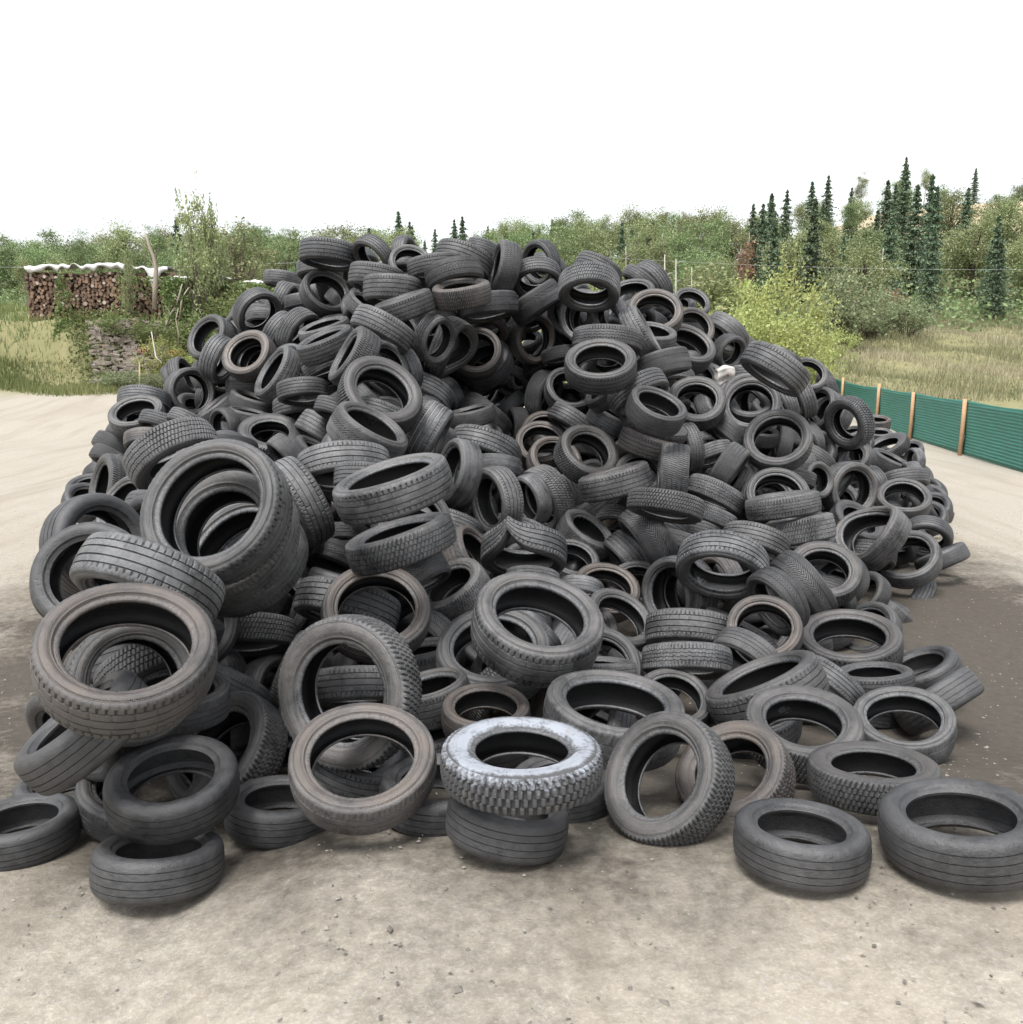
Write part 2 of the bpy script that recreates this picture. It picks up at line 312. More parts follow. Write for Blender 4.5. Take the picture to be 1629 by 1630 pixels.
REST=[l.split() for l in """-1.59 3.73 0.79 0.05 -0.19 0.98 0.6
-2.48 5.01 1.66 0.84 -0.45 0.29 0.63
-1.92 3.63 1.12 -0.55 -0.15 0.82 0.62
-0.38 3.99 0.61 0.06 -0.02 1 0.57
3.09 5.86 0.31 -0.49 0.55 0.68 0.64
0.26 4.11 0.57 -0.03 0 1 0.54
-0.87 4.48 0.46 -0.18 -0.06 0.98 0.56
3.06 8.08 0.13 -0.26 -0.18 0.95 0.6
4.72 10.42 0.48 0.66 0.55 0.52 0.64
2.78 12.45 2.35 -0.05 -0.82 0.57 0.65
4.36 11.36 1.04 -0.73 0.47 0.5 0.59
-1.43 7 0.85 0.29 0.29 0.91 0.6
2.94 9.68 1.14 -0 -0.74 0.67 0.63
-2.31 5.62 1.62 0.26 0.94 0.23 0.6
-1.85 5.3 0.21 -0.07 0.03 1 0.56
-1.57 9.6 2.22 0.7 0.27 0.67 0.59
0.79 8.92 0.35 0.61 -0.7 0.37 0.6
3.13 8.36 0.3 0.39 0.76 0.52 0.67
4.57 12.92 1.33 -0.42 -0.8 0.43 0.67
-2.52 13.33 3.47 0.67 0.12 0.73 0.68
-0.13 6.82 0.45 -0.11 -0.61 0.79 0.62
-2.15 5.24 1.11 0.41 0.28 0.87 0.63
1.73 8.39 0.27 0.16 -0.39 0.91 0.65
0.97 11.07 1.33 0.04 0.01 1 0.6
0.22 13.12 2.46 -0.75 -0.59 0.29 0.62
2.67 11.49 1.97 0.8 -0.31 0.51 0.65
-1.09 6.1 0.33 0.83 -0.31 0.47 0.66
0.86 12.64 3.12 0.49 0.83 0.25 0.63
-2.18 4.09 0.91 0.38 0.85 0.37 0.59
-0.98 7.12 0.42 0.06 0.16 0.99 0.59
-0.27 14.03 2.04 -0.83 -0.22 0.51 0.64
4.54 11.83 0.7 -0.12 -0.87 0.48 0.67
3.6 9.15 0.45 0.45 0.45 0.77 0.6
-1.78 7.12 0.26 -0.41 -0.02 0.91 0.66
-1.49 10.09 2.05 0.05 -0.6 0.8 0.6
2.53 13.53 3.43 -0.3 -0.55 0.78 0.62
-1.52 12.41 3.94 -0.09 0.38 0.92 0.58
-2.3 13.52 4.08 -0.46 0.55 0.7 0.6
3.28 6.51 0.27 -0.46 0.11 0.88 0.62
5.04 11.15 0.13 0.78 0.04 0.62 0.6
-0.54 12 2.08 0.66 0.19 0.72 0.58
-0.36 12.12 2.34 -0.45 0.13 0.88 0.63
-0.91 7.13 0.97 -0.77 0.59 0.25 0.65
2.31 7.78 0.39 -0.08 0.37 0.92 0.67
-3.5 11.86 1.7 0.38 -0.86 0.35 0.61
1.75 12.65 3.27 -0.06 0.69 0.72 0.64
2.66 7.59 0.13 -0.1 0.05 0.99 0.6
-1.33 6.71 0.37 0.5 -0.32 0.8 0.62
-2.59 6.34 1.58 0.19 0.49 0.85 0.63
-0.71 8.75 1.4 0.3 0.67 0.68 0.66
-0.76 12.17 2.23 0.72 -0.51 0.46 0.65
2.24 11.28 1.91 0.86 -0.19 0.47 0.61
-1.68 10.48 2.34 0.48 0.59 0.65 0.61
3.1 8.88 0.77 -0.1 -0.1 0.99 0.65
-0.48 9.21 1.06 -0.06 0.92 0.4 0.67
-1.96 6.51 0.37 -0.32 -0.12 0.94 0.62
0.06 10.05 1.08 -0.2 0.85 0.49 0.62
-1.87 5.89 1.52 0.26 -0.53 0.81 0.62
-2.3 7.81 0.52 -0.62 0.58 0.53 0.58
1 10.64 1.2 -0.53 -0.62 0.58 0.6
3.7 11.76 1.63 0.2 0.26 0.94 0.66
-0.4 10.13 1.81 0.06 -0.31 0.95 0.6
2.03 13.07 3.25 0.42 0.25 0.87 0.6
2.56 11.51 1.57 -0.14 0.58 0.8 0.6
0.66 6.37 0.35 0.68 0.23 0.69 0.62
5.26 13.76 1.26 -0.8 0.52 0.31 0.61
-2.04 12.15 3.45 -0.27 -0.72 0.64 0.63
0.05 6.86 0.52 0.02 0.89 0.45 0.59
0.32 13.32 3.33 -0.38 0.51 0.77 0.62
1.76 6.5 0.28 0.04 -0.06 1 0.6
1.3 12.16 3.01 -0.59 0.77 0.25 0.59
-2.46 11.23 2.32 -0.26 0.76 0.59 0.64
1.2 9.9 0.86 -0.28 -0.67 0.69 0.66
2.32 13.52 3.18 -0.29 0.82 0.5 0.67
5.97 13.47 0.38 -0.89 0.29 0.34 0.66
0.51 12.97 3.95 0.26 0.67 0.69 0.61
-1.38 10.73 3.1 0.65 -0.4 0.64 0.6
-1.71 10.19 2.65 -0.47 -0.43 0.77 0.6
-3.76 12.72 2.62 -0.52 0.69 0.49 0.62
2.7 13.23 3.1 0.14 0.12 0.98 0.66
0.47 13.48 2.66 -0.7 0.25 0.67 0.68
1.91 6.56 0.29 -0.59 0.7 0.41 0.59
1.18 11.3 2.46 -0.06 -0.86 0.51 0.64
-0.25 12.4 3.35 -0.53 0.62 0.58 0.58
-4.35 12.62 2.16 -0.91 0.33 0.27 0.62
-0.83 6.77 1.44 0.26 -0.16 0.95 0.61
-1.93 11.81 3.24 0.03 0.79 0.61 0.68
-0.55 12.44 2.88 0.53 -0.17 0.83 0.67
3.55 11.71 1.31 -0.79 0.26 0.56 0.63
5.77 14.73 1.37 -0.31 -0.05 0.95 0.62
-1.03 9.72 2.05 -0.47 0.59 0.66 0.6
2.01 11.06 2.05 -0.49 0.5 0.72 0.6
3.2 10.82 1.17 0.53 -0.76 0.37 0.6
-2.94 11.62 2.62 -0.18 -0.92 0.34 0.59
-2.31 4.58 1.58 0.07 -0.89 0.45 0.61
0.14 8.04 0.72 0.42 -0.69 0.59 0.58
-5.06 11.81 1.85 0.07 -0.6 0.79 0.61
6.58 13.83 0.47 0.59 0.65 0.48 0.66
-2.92 8.67 1.72 -0.63 0.69 0.35 0.62
-3.85 11.27 1.61 -0.24 0.84 0.49 0.63
-5.32 13.79 2.32 0.85 0.15 0.5 0.62
-2 6.66 0.3 0.6 0.68 0.42 0.61
2.93 8.41 0.37 -0.33 -0.44 0.84 0.67
-1.6 8.56 1.79 0.61 -0.58 0.54 0.64
2.6 12.4 2.29 -0.17 0.61 0.77 0.62
-4.08 12.84 2.99 0.82 0.11 0.56 0.61
-2.39 12.24 3.13 0.06 -0.41 0.91 0.6
-1.18 4.03 0.5 0.06 0.11 0.99 0.55
0 12.42 3.61 -0.56 -0.68 0.47 0.59
2.24 6.3 0.26 0.68 -0.34 0.65 0.63
0.3 13.16 2.24 0.75 0.61 0.26 0.6
1.62 13.62 3.54 -0.79 -0.33 0.51 0.67
4.55 13.54 1.66 0.07 -0.63 0.78 0.65
2.34 12.02 1.97 0.3 -0.43 0.85 0.64
0.4 9.15 0.42 0.08 0.8 0.59 0.61
0.45 11.2 1.24 0.07 0.88 0.46 0.59
0.1 9.37 0.76 0.14 0.09 0.99 0.63
0.5 11.72 1.56 0.49 0 0.87 0.58
0.84 12.54 3.56 -0.37 0.02 0.93 0.58
1.1 11.35 1.49 0.24 0.26 0.94 0.64
1.59 8.56 0.37 0.67 0.56 0.5 0.59
5.12 12.6 0.84 -0.26 -0.29 0.92 0.6
3.69 12.19 1.97 0.07 -0.44 0.9 0.62
-1.21 5.29 0.37 0.88 0.37 0.3 0.61
-0.26 13.19 2.2 -0.03 0.98 0.2 0.6
2.62 12.79 2.63 -0.1 0.46 0.88 0.59
-0.04 6.45 0.27 0 0.75 0.66 0.58
0.45 14.2 2.77 0.38 0.36 0.85 0.64
2.3 10.91 1.44 -0.5 0.74 0.45 0.6
2.73 11.15 1.41 -0.9 -0.34 0.26 0.6
1.3 9.21 0.53 0.51 0.08 0.86 0.59
6.28 15.62 1.16 -0.5 -0.76 0.42 0.63
5.44 14.29 0.96 0.66 0.32 0.69 0.6
2.98 10.07 0.85 -0.21 0.62 0.75 0.6
-3.87 14.93 3.49 0.31 0.31 0.9 0.64
2.01 11.28 2.47 -0.51 0.28 0.82 0.59
-1.83 7.89 0.32 0.46 -0.83 0.32 0.65
-2.04 7.8 1.18 -0.66 -0.65 0.37 0.66
-0.13 13.21 3.14 0.33 0.38 0.86 0.63
1.21 10.3 0.69 -0.56 -0.13 0.82 0.59
2.99 11.82 1.93 0.92 0.11 0.38 0.6
5.8 11.88 0.66 0.77 -0.32 0.55 0.62
-4.28 13.83 3.04 -0.01 0.52 0.86 0.65
-1.23 11.7 3.11 0.26 -0.47 0.84 0.66
0.67 12.74 3.23 0.68 -0.26 0.69 0.65
0.91 12.73 2.09 0.62 -0.23 0.75 0.6
1.04 6.39 0.32 0.66 0.16 0.73 0.63
-4.72 15.47 3.24 -0.3 0.91 0.3 0.63
-0.64 8.23 0.59 -0.74 -0.56 0.39 0.63
-1.33 11.13 2.9 0.54 -0.21 0.82 0.58
-0.17 10.36 1.57 0.14 -0.71 0.69 0.59
-1.03 12.15 2.53 -0.08 0.39 0.92 0.6
3.52 13.01 2.05 -0.51 0.3 0.8 0.6
-1.48 12.47 4.09 0.96 -0.27 0.1 0.62
-3.03 11.63 1.71 -0.72 0.02 0.69 0.61
2.98 9.77 0.79 0.42 -0.37 0.82 0.59
3.39 14.48 2.78 -0.07 -0.4 0.91 0.62
5.62 12.84 0.34 -0.34 -0.2 0.92 0.66
1.44 9.88 1.33 0.56 0.59 0.59 0.6
0.65 13.15 2.67 0.47 -0.85 0.23 0.62
1.57 10.2 2.26 -0.59 -0.22 0.78 0.63
1.63 13.2 3.31 -0.52 0.59 0.62 0.59
-1.77 11.18 2.54 -0.16 0.47 0.87 0.6
1.7 9.85 1.31 -0.39 -0.43 0.81 0.63
-0.49 13.43 2.78 0.17 -0.52 0.84 0.67
1 8.97 0.32 0.35 0.64 0.69 0.62
-4.39 10.9 1.76 -0.78 0.25 0.57 0.61
5.3 13.14 0.67 0.21 0.37 0.91 0.58
3.26 10.05 0.93 0.48 0.73 0.47 0.62
0.49 14.07 4.16 0.05 0.17 0.98 0.6
-3.38 12.5 1.57 -0.17 -0.38 0.91 0.6
1.35 9.02 0.13 0.34 -0.38 0.86 0.6
1.99 12.67 3.01 -0.05 -0.49 0.87 0.6
6.45 14.04 0.37 0.42 -0.29 0.86 0.6
-0.34 10.21 1.14 -0.02 0.54 0.84 0.6
-0.04 9.97 0.72 -0.34 0.64 0.69 0.63
1.84 12.02 2.55 -0.72 0.56 0.4 0.6
-4.07 10.83 1.65 -0.09 -0.73 0.68 0.58
-4.98 12.8 1.85 -0.48 0.56 0.67 0.64
-2.09 12.86 3.75 -0.2 0.64 0.74 0.58
1.13 10.98 2.86 0.81 0.28 0.51 0.6
1.61 12.56 3.1 0.05 0.67 0.74 0.62
4.6 12.7 1.03 0.7 -0.4 0.6 0.59
1.06 12.63 2.36 0.58 -0.12 0.81 0.62
4.97 13.85 1.15 -0.83 0.32 0.45 0.65
-3.97 9.42 1.44 0.89 -0.11 0.45 0.67
0.72 11.75 1.85 -0.09 -0.93 0.35 0.59
-4.57 15.68 3.49 0.44 -0.28 0.85 0.6
-2.43 11.49 2.29 -0.18 -0.14 0.97 0.6
1.04 10.65 0.85 -0.35 0.5 0.79 0.6
1.38 10.66 0.85 0.68 0.15 0.72 0.6
1.37 13.1 3.25 -0.7 -0.21 0.68 0.6
4.66 12.65 0.61 0.17 -0.16 0.97 0.6
-1.4 12.14 2.58 -0.47 -0.82 0.33 0.66
3.59 10.18 0.63 -0.86 -0.3 0.42 0.62
3.97 11.91 1.01 0.42 -0.55 0.72 0.63
4.84 10.95 0.36 0.34 -0.69 0.64 0.65
0.28 11.15 1.11 -0.14 -0.35 0.92 0.6
-1.93 13.25 3.99 -0.32 -0 0.95 0.61
-1.98 8.5 0.31 -0.01 0 1 0.63
-5.12 13.53 1.97 0.3 -0.07 0.95 0.61
6.87 15.91 0.81 -0.4 -0.32 0.86 0.63
-5.54 12.36 1.6 0.33 0.49 0.81 0.59
5.92 14.53 0.93 0.59 -0.57 0.57 0.66
-4.43 10.15 1.38 0.46 0.13 0.88 0.66
-1.4 12.37 3.65 0.01 0.81 0.58 0.58
-4.74 15.92 3.44 0.18 -0.77 0.61 0.66
0.55 8.22 0.27 -0.81 0.14 0.57 0.61
-1.94 10.12 2.14 -0.24 -0.5 0.83 0.65
-0.6 10.04 1.36 -0.4 0.66 0.64 0.58
4.39 10.18 0.28 0.86 -0.45 0.24 0.6
0.76 14.2 2.96 0.37 0.04 0.93 0.66
-1.51 10.97 2.53 -0.46 -0.19 0.87 0.6
3.41 12.61 1.81 -0.69 0.3 0.65 0.6
-3.06 13.9 3.66 0.72 0.42 0.56 0.62
2.25 12.65 2.71 0.4 -0.65 0.64 0.68
-4.06 16.69 3.91 0.16 -0.89 0.44 0.66
-3.21 13.17 3.07 -0.39 0.06 0.92 0.61
2.01 10.78 1.42 0.13 -0.04 0.99 0.62
-1.22 8.27 1.41 -0.73 0.57 0.38 0.67
-1.78 11.27 2.95 0.23 -0.58 0.78 0.62
-0.15 14.4 2.39 -0.23 0.77 0.6 0.63
5.14 11.73 0.48 -0.28 0.63 0.72 0.64
-0.4 9.25 0.62 0.03 0.71 0.7 0.58
5.4 13.4 0.83 0.12 0.79 0.61 0.67
0.2 12.75 3.69 -0.28 -0.31 0.91 0.59
3.4 13.59 2.26 -0.28 0.91 0.3 0.61
2.31 8.77 0.3 -0.63 -0.48 0.61 0.63
-1.78 9.57 0.67 -0.11 -0.71 0.7 0.59
-2.47 11.36 2.65 -0.65 0.54 0.54 0.6
3.07 11.46 1.29 0.64 0.04 0.77 0.59
5.29 10.7 0.48 0.38 0.76 0.53 0.62
4.38 11.37 0.59 -0.13 -0.33 0.94 0.62
-5.56 13 1.76 0.74 0.27 0.62 0.62
1.08 11.91 2.42 0.62 0.34 0.71 0.59
0.05 13.99 4.1 0.63 0.67 0.38 0.59
3.75 14.04 2.37 0.01 -0.85 0.53 0.66
5.29 11.37 0.28 -0.69 -0.63 0.37 0.64
6 12.1 0.58 -0.43 -0.42 0.8 0.59
-0.08 13.72 2.56 -0.8 -0.37 0.46 0.65
-1.1 11.2 2.4 0.5 0.14 0.86 0.65
-4.32 12.26 1.77 -0.2 -0.85 0.48 0.63
-2.83 13.87 4.03 -0.11 -0.69 0.72 0.67
-2.64 13.76 3.3 0.79 -0.42 0.45 0.65
-0.78 11.59 3.47 -0.83 0.33 0.46 0.62
-4.64 11.2 1.33 0.07 -0.52 0.85 0.6
-4.39 13.05 1.81 0 -0.61 0.79 0.6
-3.46 11.97 1.33 0.3 0.19 0.94 0.6
-2.43 13.2 3.25 -0.14 -0.32 0.94 0.6
0.02 11.06 1.09 -0.31 0.37 0.88 0.6
1.98 13.14 2.77 0.48 0.32 0.82 0.6
1.96 13.48 3.25 0 0.51 0.86 0.6
2.41 12.61 2.53 -0.2 -0.38 0.9 0.6
3.46 12.05 1.57 0.03 -0.18 0.98 0.6
4.02 11.66 0.61 0.39 0.19 0.9 0.6
4.52 10.65 0.37 0.29 0.43 0.85 0.6
4.04 13.35 2.33 -0.32 0.11 0.94 0.62
2.9 9.15 0.69 0.36 -0.75 0.56 0.67
0.14 8.91 0.4 0.28 0.93 0.22 0.6
-4.4 9.62 0.64 0.32 -0.68 0.66 0.66
-0.82 8.72 0.84 0.28 0.08 0.96 0.61
-2.32 4.8 0.73 0.15 0.48 0.87 0.59
2.04 11.64 2.44 0.77 -0.08 0.63 0.68
0.73 13.02 1.84 -0.04 0.3 0.95 0.66
-2.73 12.01 2.18 0.17 0.76 0.63 0.64
4.01 10.26 0.32 0.19 -0.12 0.97 0.64
-3.77 14.04 2.74 -0.36 0.64 0.68 0.64
5.06 12.52 0.37 -0.85 0.31 0.44 0.61
-2.24 7.27 0.67 0.21 0.42 0.89 0.62
-1.95 11.2 2.02 -0.43 0.28 0.86 0.67
0.06 7.96 0.4 -0.11 0.3 0.95 0.63
-3.29 12.64 2.61 -0.39 0.32 0.86 0.6
-2.89 5.72 1.03 0.65 -0.47 0.59 0.6
-0.91 8.91 1.34 -0.32 -0.86 0.41 0.64
-0.45 12.84 3.03 0.28 0.66 0.7 0.64
-1.49 12.77 3.22 -0.24 -0.32 0.91 0.62
2.56 11.91 1.45 0.57 -0.07 0.82 0.66
1.21 10.8 2.27 -0.49 0.26 0.83 0.59
3.75 11.91 0.73 0.46 -0.38 0.8 0.66
-2.76 7.63 0.48 0.76 -0.11 0.65 0.66
-1.24 12.71 2.11 0.74 0.23 0.63 0.66
-1.43 7.52 0.51 -0.52 -0.12 0.84 0.59
6.44 12.9 0.38 0.21 0.02 0.98 0.59
-2.06 6.4 1.26 -0.93 0.01 0.36 0.67
-2.41 6.82 1.08 0.82 -0.48 0.31 0.65
0.37 13.6 1.59 -0.87 -0.29 0.39 0.62
-2.42 9.85 1.11 -0.67 -0.69 0.29 0.61
-0.48 8.79 0.46 -0.05 0.81 0.58 0.67
-2.18 4.68 1.09 -0.32 0.29 0.9 0.63
-2.71 5.27 1.35 -0.49 0.74 0.46 0.61
-0.56 12.85 3.49 -0.53 0.65 0.55 0.66
4.45 12.2 0.7 0.57 -0.72 0.4 0.6
1.09 11.51 1.87 0.01 -0.85 0.53 0.68
-5.84 12.59 1.25 -0.13 0.09 0.99 0.63
-1.47 11.06 2.15 0.7 -0.63 0.33 0.67
-5.36 11.82 1.22 -0 -0.14 0.99 0.67
-0.3 13.24 1.84 0.18 -0.16 0.97 0.66
4.64 13.84 1.33 0.73 -0.03 0.69 0.61
0.72 12.45 1.29 -0.28 -0.02 0.96 0.63
2.43 10.32 0.76 0.89 0.35 0.29 0.67
0.69 10.59 0.65 -0.34 0.25 0.91 0.66
2.18 8.55 0.54 -0.07 0.19 0.98 0.59
-2.04 9.82 1.37 0.66 0.58 0.48 0.62
-0.55 9.61 1.09 -0.73 -0.58 0.36 0.59
-2.91 11.45 1.53 -0.65 0.09 0.75 0.63
-3.89 13.03 1.58 0.18 0.14 0.97 0.66
5.77 11.74 0.51 -0.45 -0.47 0.76 0.58
1.27 11.18 1.18 0.76 0.5 0.42 0.6
-2.44 5.79 0.4 0.27 -0.44 0.86 0.67
-1.7 9.42 1.17 0.39 0.7 0.6 0.62
3.21 9.68 0.67 -0.29 -0.87 0.4 0.62
-3.51 13.13 2.59 0.28 0.75 0.6 0.61
0.54 12.74 1.54 -0.27 -0.24 0.93 0.62
-0.69 11.94 1.51 -0.42 0.66 0.63 0.66
-3.86 8.73 0.91 -0.67 -0.14 0.73 0.66
6.01 15.15 0.78 0.81 0.43 0.4 0.63
-4.08 9.32 0.92 0.29 0.77 0.56 0.62
-3.97 12.63 2.09 -0.85 -0.33 0.41 0.61
-1.24 13.1 1.97 -0.36 -0.86 0.37 0.65
-0.86 7.23 0.34 0.52 -0.71 0.48 0.58
-1.42 8.55 1.72 -0.08 0.68 0.73 0.67
-2.34 5.07 0.55 -0.51 0.46 0.73 0.6
0.65 11.11 0.77 -0.03 0.72 0.69 0.64
3.87 12.75 2.1 0.77 -0.19 0.61 0.6
-2.64 10.83 0.97 -0.29 -0.26 0.92 0.67
-2.33 12.96 3.04 0.63 -0.75 0.21 0.63
-2.5 6.46 0.61 -0.38 0.43 0.82 0.64
-5.51 11.16 1 0.13 -0.36 0.92 0.65
-4.49 15.14 3.2 0.48 -0.41 0.78 0.63
1.64 10.15 0.6 -0.08 -0.32 0.95 0.64
-2.86 8.89 1.54 0.5 0.54 0.68 0.62
-2.84 5.68 1.37 0.55 -0.31 0.77 0.63
-1.01 7.46 1.45 -0.08 -0.08 0.99 0.62
0.96 13.43 3.3 -0.46 0.04 0.89 0.63
-2.21 9.83 0.27 0.66 0.44 0.61 0.61
1.09 11.19 0.89 0.55 0.6 0.58 0.62
-2.09 10.49 0.9 -0.23 -0.23 0.95 0.67
0.18 11.05 0.54 0.01 0.72 0.7 0.61
-2.61 10.53 1.36 -0.8 0.04 0.6 0.63
2.32 11.52 1.24 0.19 0.22 0.96 0.59
-4.86 11.77 1.59 -0.38 -0.18 0.91 0.64
2.57 13.42 2.33 -0.18 0.14 0.97 0.61
0.28 12.99 1.37 0.04 -0.53 0.85 0.6
-2.45 12.37 2.37 0.54 0.47 0.7 0.64
-2.16 11.7 2.82 -0.73 -0.62 0.3 0.62
-3.5 13.65 2.92 0.49 -0.5 0.72 0.66
-0.96 12.74 2.29 -0.88 -0.41 0.24 0.58
-2.18 7.53 1.35 0.06 -0.35 0.94 0.62
0.17 8.56 0.29 0.79 0.36 0.5 0.66
-0.71 7.73 0.28 -0.29 -0.12 0.95 0.62
-0.53 13.08 3.71 -0.46 0.66 0.6 0.62
-2.43 8.87 0.63 0.6 -0.11 0.79 0.63
1.24 12.14 1.57 0.19 0.74 0.64 0.65
-3.56 8.82 1.31 0.07 0.15 0.99 0.58
2.27 9.58 0.3 0.43 -0.04 0.9 0.62
5.22 13.94 0.75 -0.25 0.48 0.84 0.61
-4.05 9.66 1.01 0.74 0.45 0.5 0.61
1.71 9.04 0.39 0.81 -0.52 0.27 0.62
0.45 11.5 0.93 -0.19 -0.64 0.74 0.58
-2.97 7.63 1.42 -0.4 -0.3 0.87 0.62
5.3 14.39 1.42 -0.72 0.23 0.65 0.66
-1.2 12.11 1.74 -0.26 0.01 0.97 0.59
-1 12.53 2.7 -0.6 -0.75 0.29 0.63
4.43 13.12 1.12 0.29 -0.61 0.74 0.65
-1.33 9.29 1.91 -0.23 0.19 0.95 0.62
-1.17 7.52 0.64 -0.05 0.85 0.53 0.64
3.47 13.2 2.21 0.62 -0.28 0.73 0.65
0.63 10.51 0.4 -0.22 0.34 0.91 0.64
-0.15 13.97 2.67 0.02 -0.5 0.86 0.62
0.56 11.52 0.52 0.34 -0.45 0.83 0.59
-3.47 9.31 1.57 -0.37 -0.29 0.88 0.59
7.35 17.4 0.87 0.24 -0.62 0.75 0.6
-1.17 12.31 3.13 -0.69 0.2 0.7 0.59
0.75 11.89 0.99 -0.32 -0.86 0.4 0.63
-1.91 9.48 1.46 -0.78 -0.04 0.62 0.66
-2.93 7.84 1.43 0.8 0.23 0.55 0.63
-3.48 12.37 1.82 0.55 -0.42 0.72 0.65
-0.11 7.84 0.33 0.63 -0.58 0.52 0.64
-2.41 9.07 0.64 -0.26 0.15 0.95 0.67
-0.17 10.64 1.23 0.72 0.35 0.59 0.67
-1.37 9.27 1.44 0.5 -0.22 0.84 0.63
-4.56 9.69 0.69 0.29 0.49 0.82 0.63
0.93 10.67 1.1 -0.37 0.77 0.52 0.64
-5.09 11.04 1.2 -0.06 -0.26 0.96 0.63
-2.54 10.76 1.63 0.4 -0.67 0.62 0.67
-2.08 9.99 0.51 -0.78 -0.3 0.55 0.62
-2.5 6.1 1.37 0.32 0.73 0.6 0.63
2.56 9.36 0.49 0.56 -0.31 0.77 0.61
1.49 10.95 2.19 -0.95 -0.07 0.3 0.63
3.38 10.83 0.89 0.74 0.34 0.58 0.64
-1.72 11.71 2.69 -0.89 -0.32 0.32 0.62
0.61 14.2 2.5 -0.22 -0.06 0.97 0.65
-5.23 11 0.64 -0.54 -0.26 0.8 0.64
-4.2 13.72 2.14 0.16 -0.42 0.89 0.65
-0.39 13.75 4.01 0.35 -0.6 0.72 0.6
-2.66 6.96 0.46 -0.22 -0.52 0.83 0.64
-5.07 10.15 1 0.53 -0.32 0.78 0.61
-3.4 10.6 1.51 -0.7 -0.01 0.71 0.58
1.82 10.89 1.05 0.7 -0.64 0.3 0.65
-3.12 14.41 3.37 0.31 -0.03 0.95 0.66
-0.79 7.76 0.82 -0.04 0.33 0.94 0.62
-1.85 10.32 1.89 -0.71 -0.53 0.46 0.59
-1 9.72 0.99 0.88 0.17 0.45 0.62
6.81 16.37 0.85 -0.01 -0.89 0.46 0.66
1.48 12.21 2.95 0.11 -0.1 0.99 0.67
0.58 9.5 0.56 -0.36 0.06 0.93 0.67
3.55 12.31 1.43 -0.18 -0.47 0.86 0.64
4.51 12.42 0.9 0.26 0.83 0.5 0.61
3.72 12.79 1.48 -0.6 -0.4 0.69 0.67
1.67 9.8 0.32 -0.21 0.12 0.97 0.59
-4.98 13.8 2.2 0.77 0.26 0.59 0.61
-2.15 10.48 1.17 0.07 -0.23 0.97 0.67
5.46 15.23 1.43 -0.48 0.4 0.78 0.68
-3.7 12.63 1.72 0.48 -0.51 0.71 0.61
3.71 11.2 0.97 0.75 0 0.66 0.58
2.71 10.63 0.62 0.88 0.19 0.43 0.6
-2.87 12.95 2.84 -0.15 0.69 0.7 0.68
-0.42 8.37 0.41 0.54 0.15 0.83 0.6
-2.91 9.21 1.36 0.54 0.4 0.74 0.61
-0.86 12.98 2.63 0.18 0.15 0.97 0.63
-0.91 8.03 0.94 -0.36 -0.43 0.83 0.6
-0.82 5.49 0.33 -0.53 0.53 0.67 0.62
-1.4 9.87 1.68 -0.66 -0.63 0.41 0.66
-1.25 8.34 0.47 -0.68 0.15 0.72 0.66
7.26 17.04 0.45 -0.58 -0.14 0.8 0.62
-4.03 13.24 2.12 0.08 -0.62 0.78 0.63
-4.33 12.91 1.6 0.75 0.08 0.66 0.61
-1.19 12.42 2.46 0.7 0.31 0.64 0.59
1.33 9.49 0.53 -0.59 0.04 0.8 0.65
-2.58 11.63 2.12 -0.27 0.87 0.41 0.59
-4.27 11.44 1.53 0.82 0.01 0.57 0.62
7.7 16.17 0.42 -0.29 -0.89 0.36 0.6
1.61 10.59 1.57 -0.37 -0.42 0.83 0.63
-0.82 12.28 3.58 -0.4 0.63 0.66 0.59
-0.91 13.1 1.75 -0.89 -0.02 0.45 0.59
-2.26 11.44 1.56 0.7 -0.31 0.65 0.64
4.56 14.13 2.18 0.22 0.9 0.36 0.6
-1.28 10.44 1.75 0.41 -0.22 0.89 0.65
-0.62 10.57 1.35 0.63 -0.02 0.78 0.64
-4.26 13.39 2.79 0.41 -0.13 0.91 0.62
-0.05 13.52 1.68 -0.13 -0.33 0.93 0.62
-4 16.06 3.78 0.57 -0.13 0.81 0.62
-4.36 13.22 2.63 0.42 0.23 0.88 0.58
3.8 14.77 2.62 0.8 0.42 0.42 0.59
1.7 10.54 0.85 0.28 0.8 0.53 0.66
-2.5 5.19 0.83 -0.62 0.51 0.59 0.67
2.83 9.81 0.33 0.21 -0.89 0.4 0.59
3.45 15.44 3.08 -0.46 -0.11 0.88 0.64
2.25 10.75 0.33 -0.88 0.38 0.29 0.61
-1.31 11.12 2.05 -0.14 0.48 0.87 0.67
-0.08 7.42 0.3 0.41 -0.86 0.31 0.6
-2.39 8.54 1.52 -0.4 0.19 0.9 0.63
-2.8 12.37 1.58 -0.58 0.26 0.77 0.63
4.8 14.74 1.83 -0.89 0.17 0.42 0.64
1.11 11.08 0.42 -0.4 0.74 0.55 0.6
-2 8.66 0.29 -0.95 0 0.3 0.68
-5.83 12.25 1.05 -0.42 0.55 0.72 0.63
-1.37 8.61 0.83 -0.88 0.04 0.48 0.67
3.31 12.86 1.91 0.08 0.29 0.95 0.68
-0.02 11.02 0.6 0.59 -0.69 0.41 0.62
-3.11 10.54 1.31 0.87 0.2 0.44 0.63
-4.09 16.15 3.43 -0.58 -0.42 0.7 0.59
-0.28 10.95 1.08 -0.45 0.29 0.84 0.61
-0.29 8.35 0.38 0.32 -0.77 0.55 0.59
-0.06 13.27 3.5 -0.63 0.19 0.75 0.66
-4.36 9.95 1.3 -0.69 -0.17 0.71 0.62
-2.75 9.81 0.41 0.37 0.83 0.42 0.67
0.54 14.09 2.22 -0.4 0.11 0.91 0.65
-3.87 8.62 0.85 0.45 -0.04 0.89 0.62
0.1 10.34 0.54 -0.59 -0.69 0.42 0.61
-1.43 10.63 2.53 -0.5 0.14 0.86 0.62
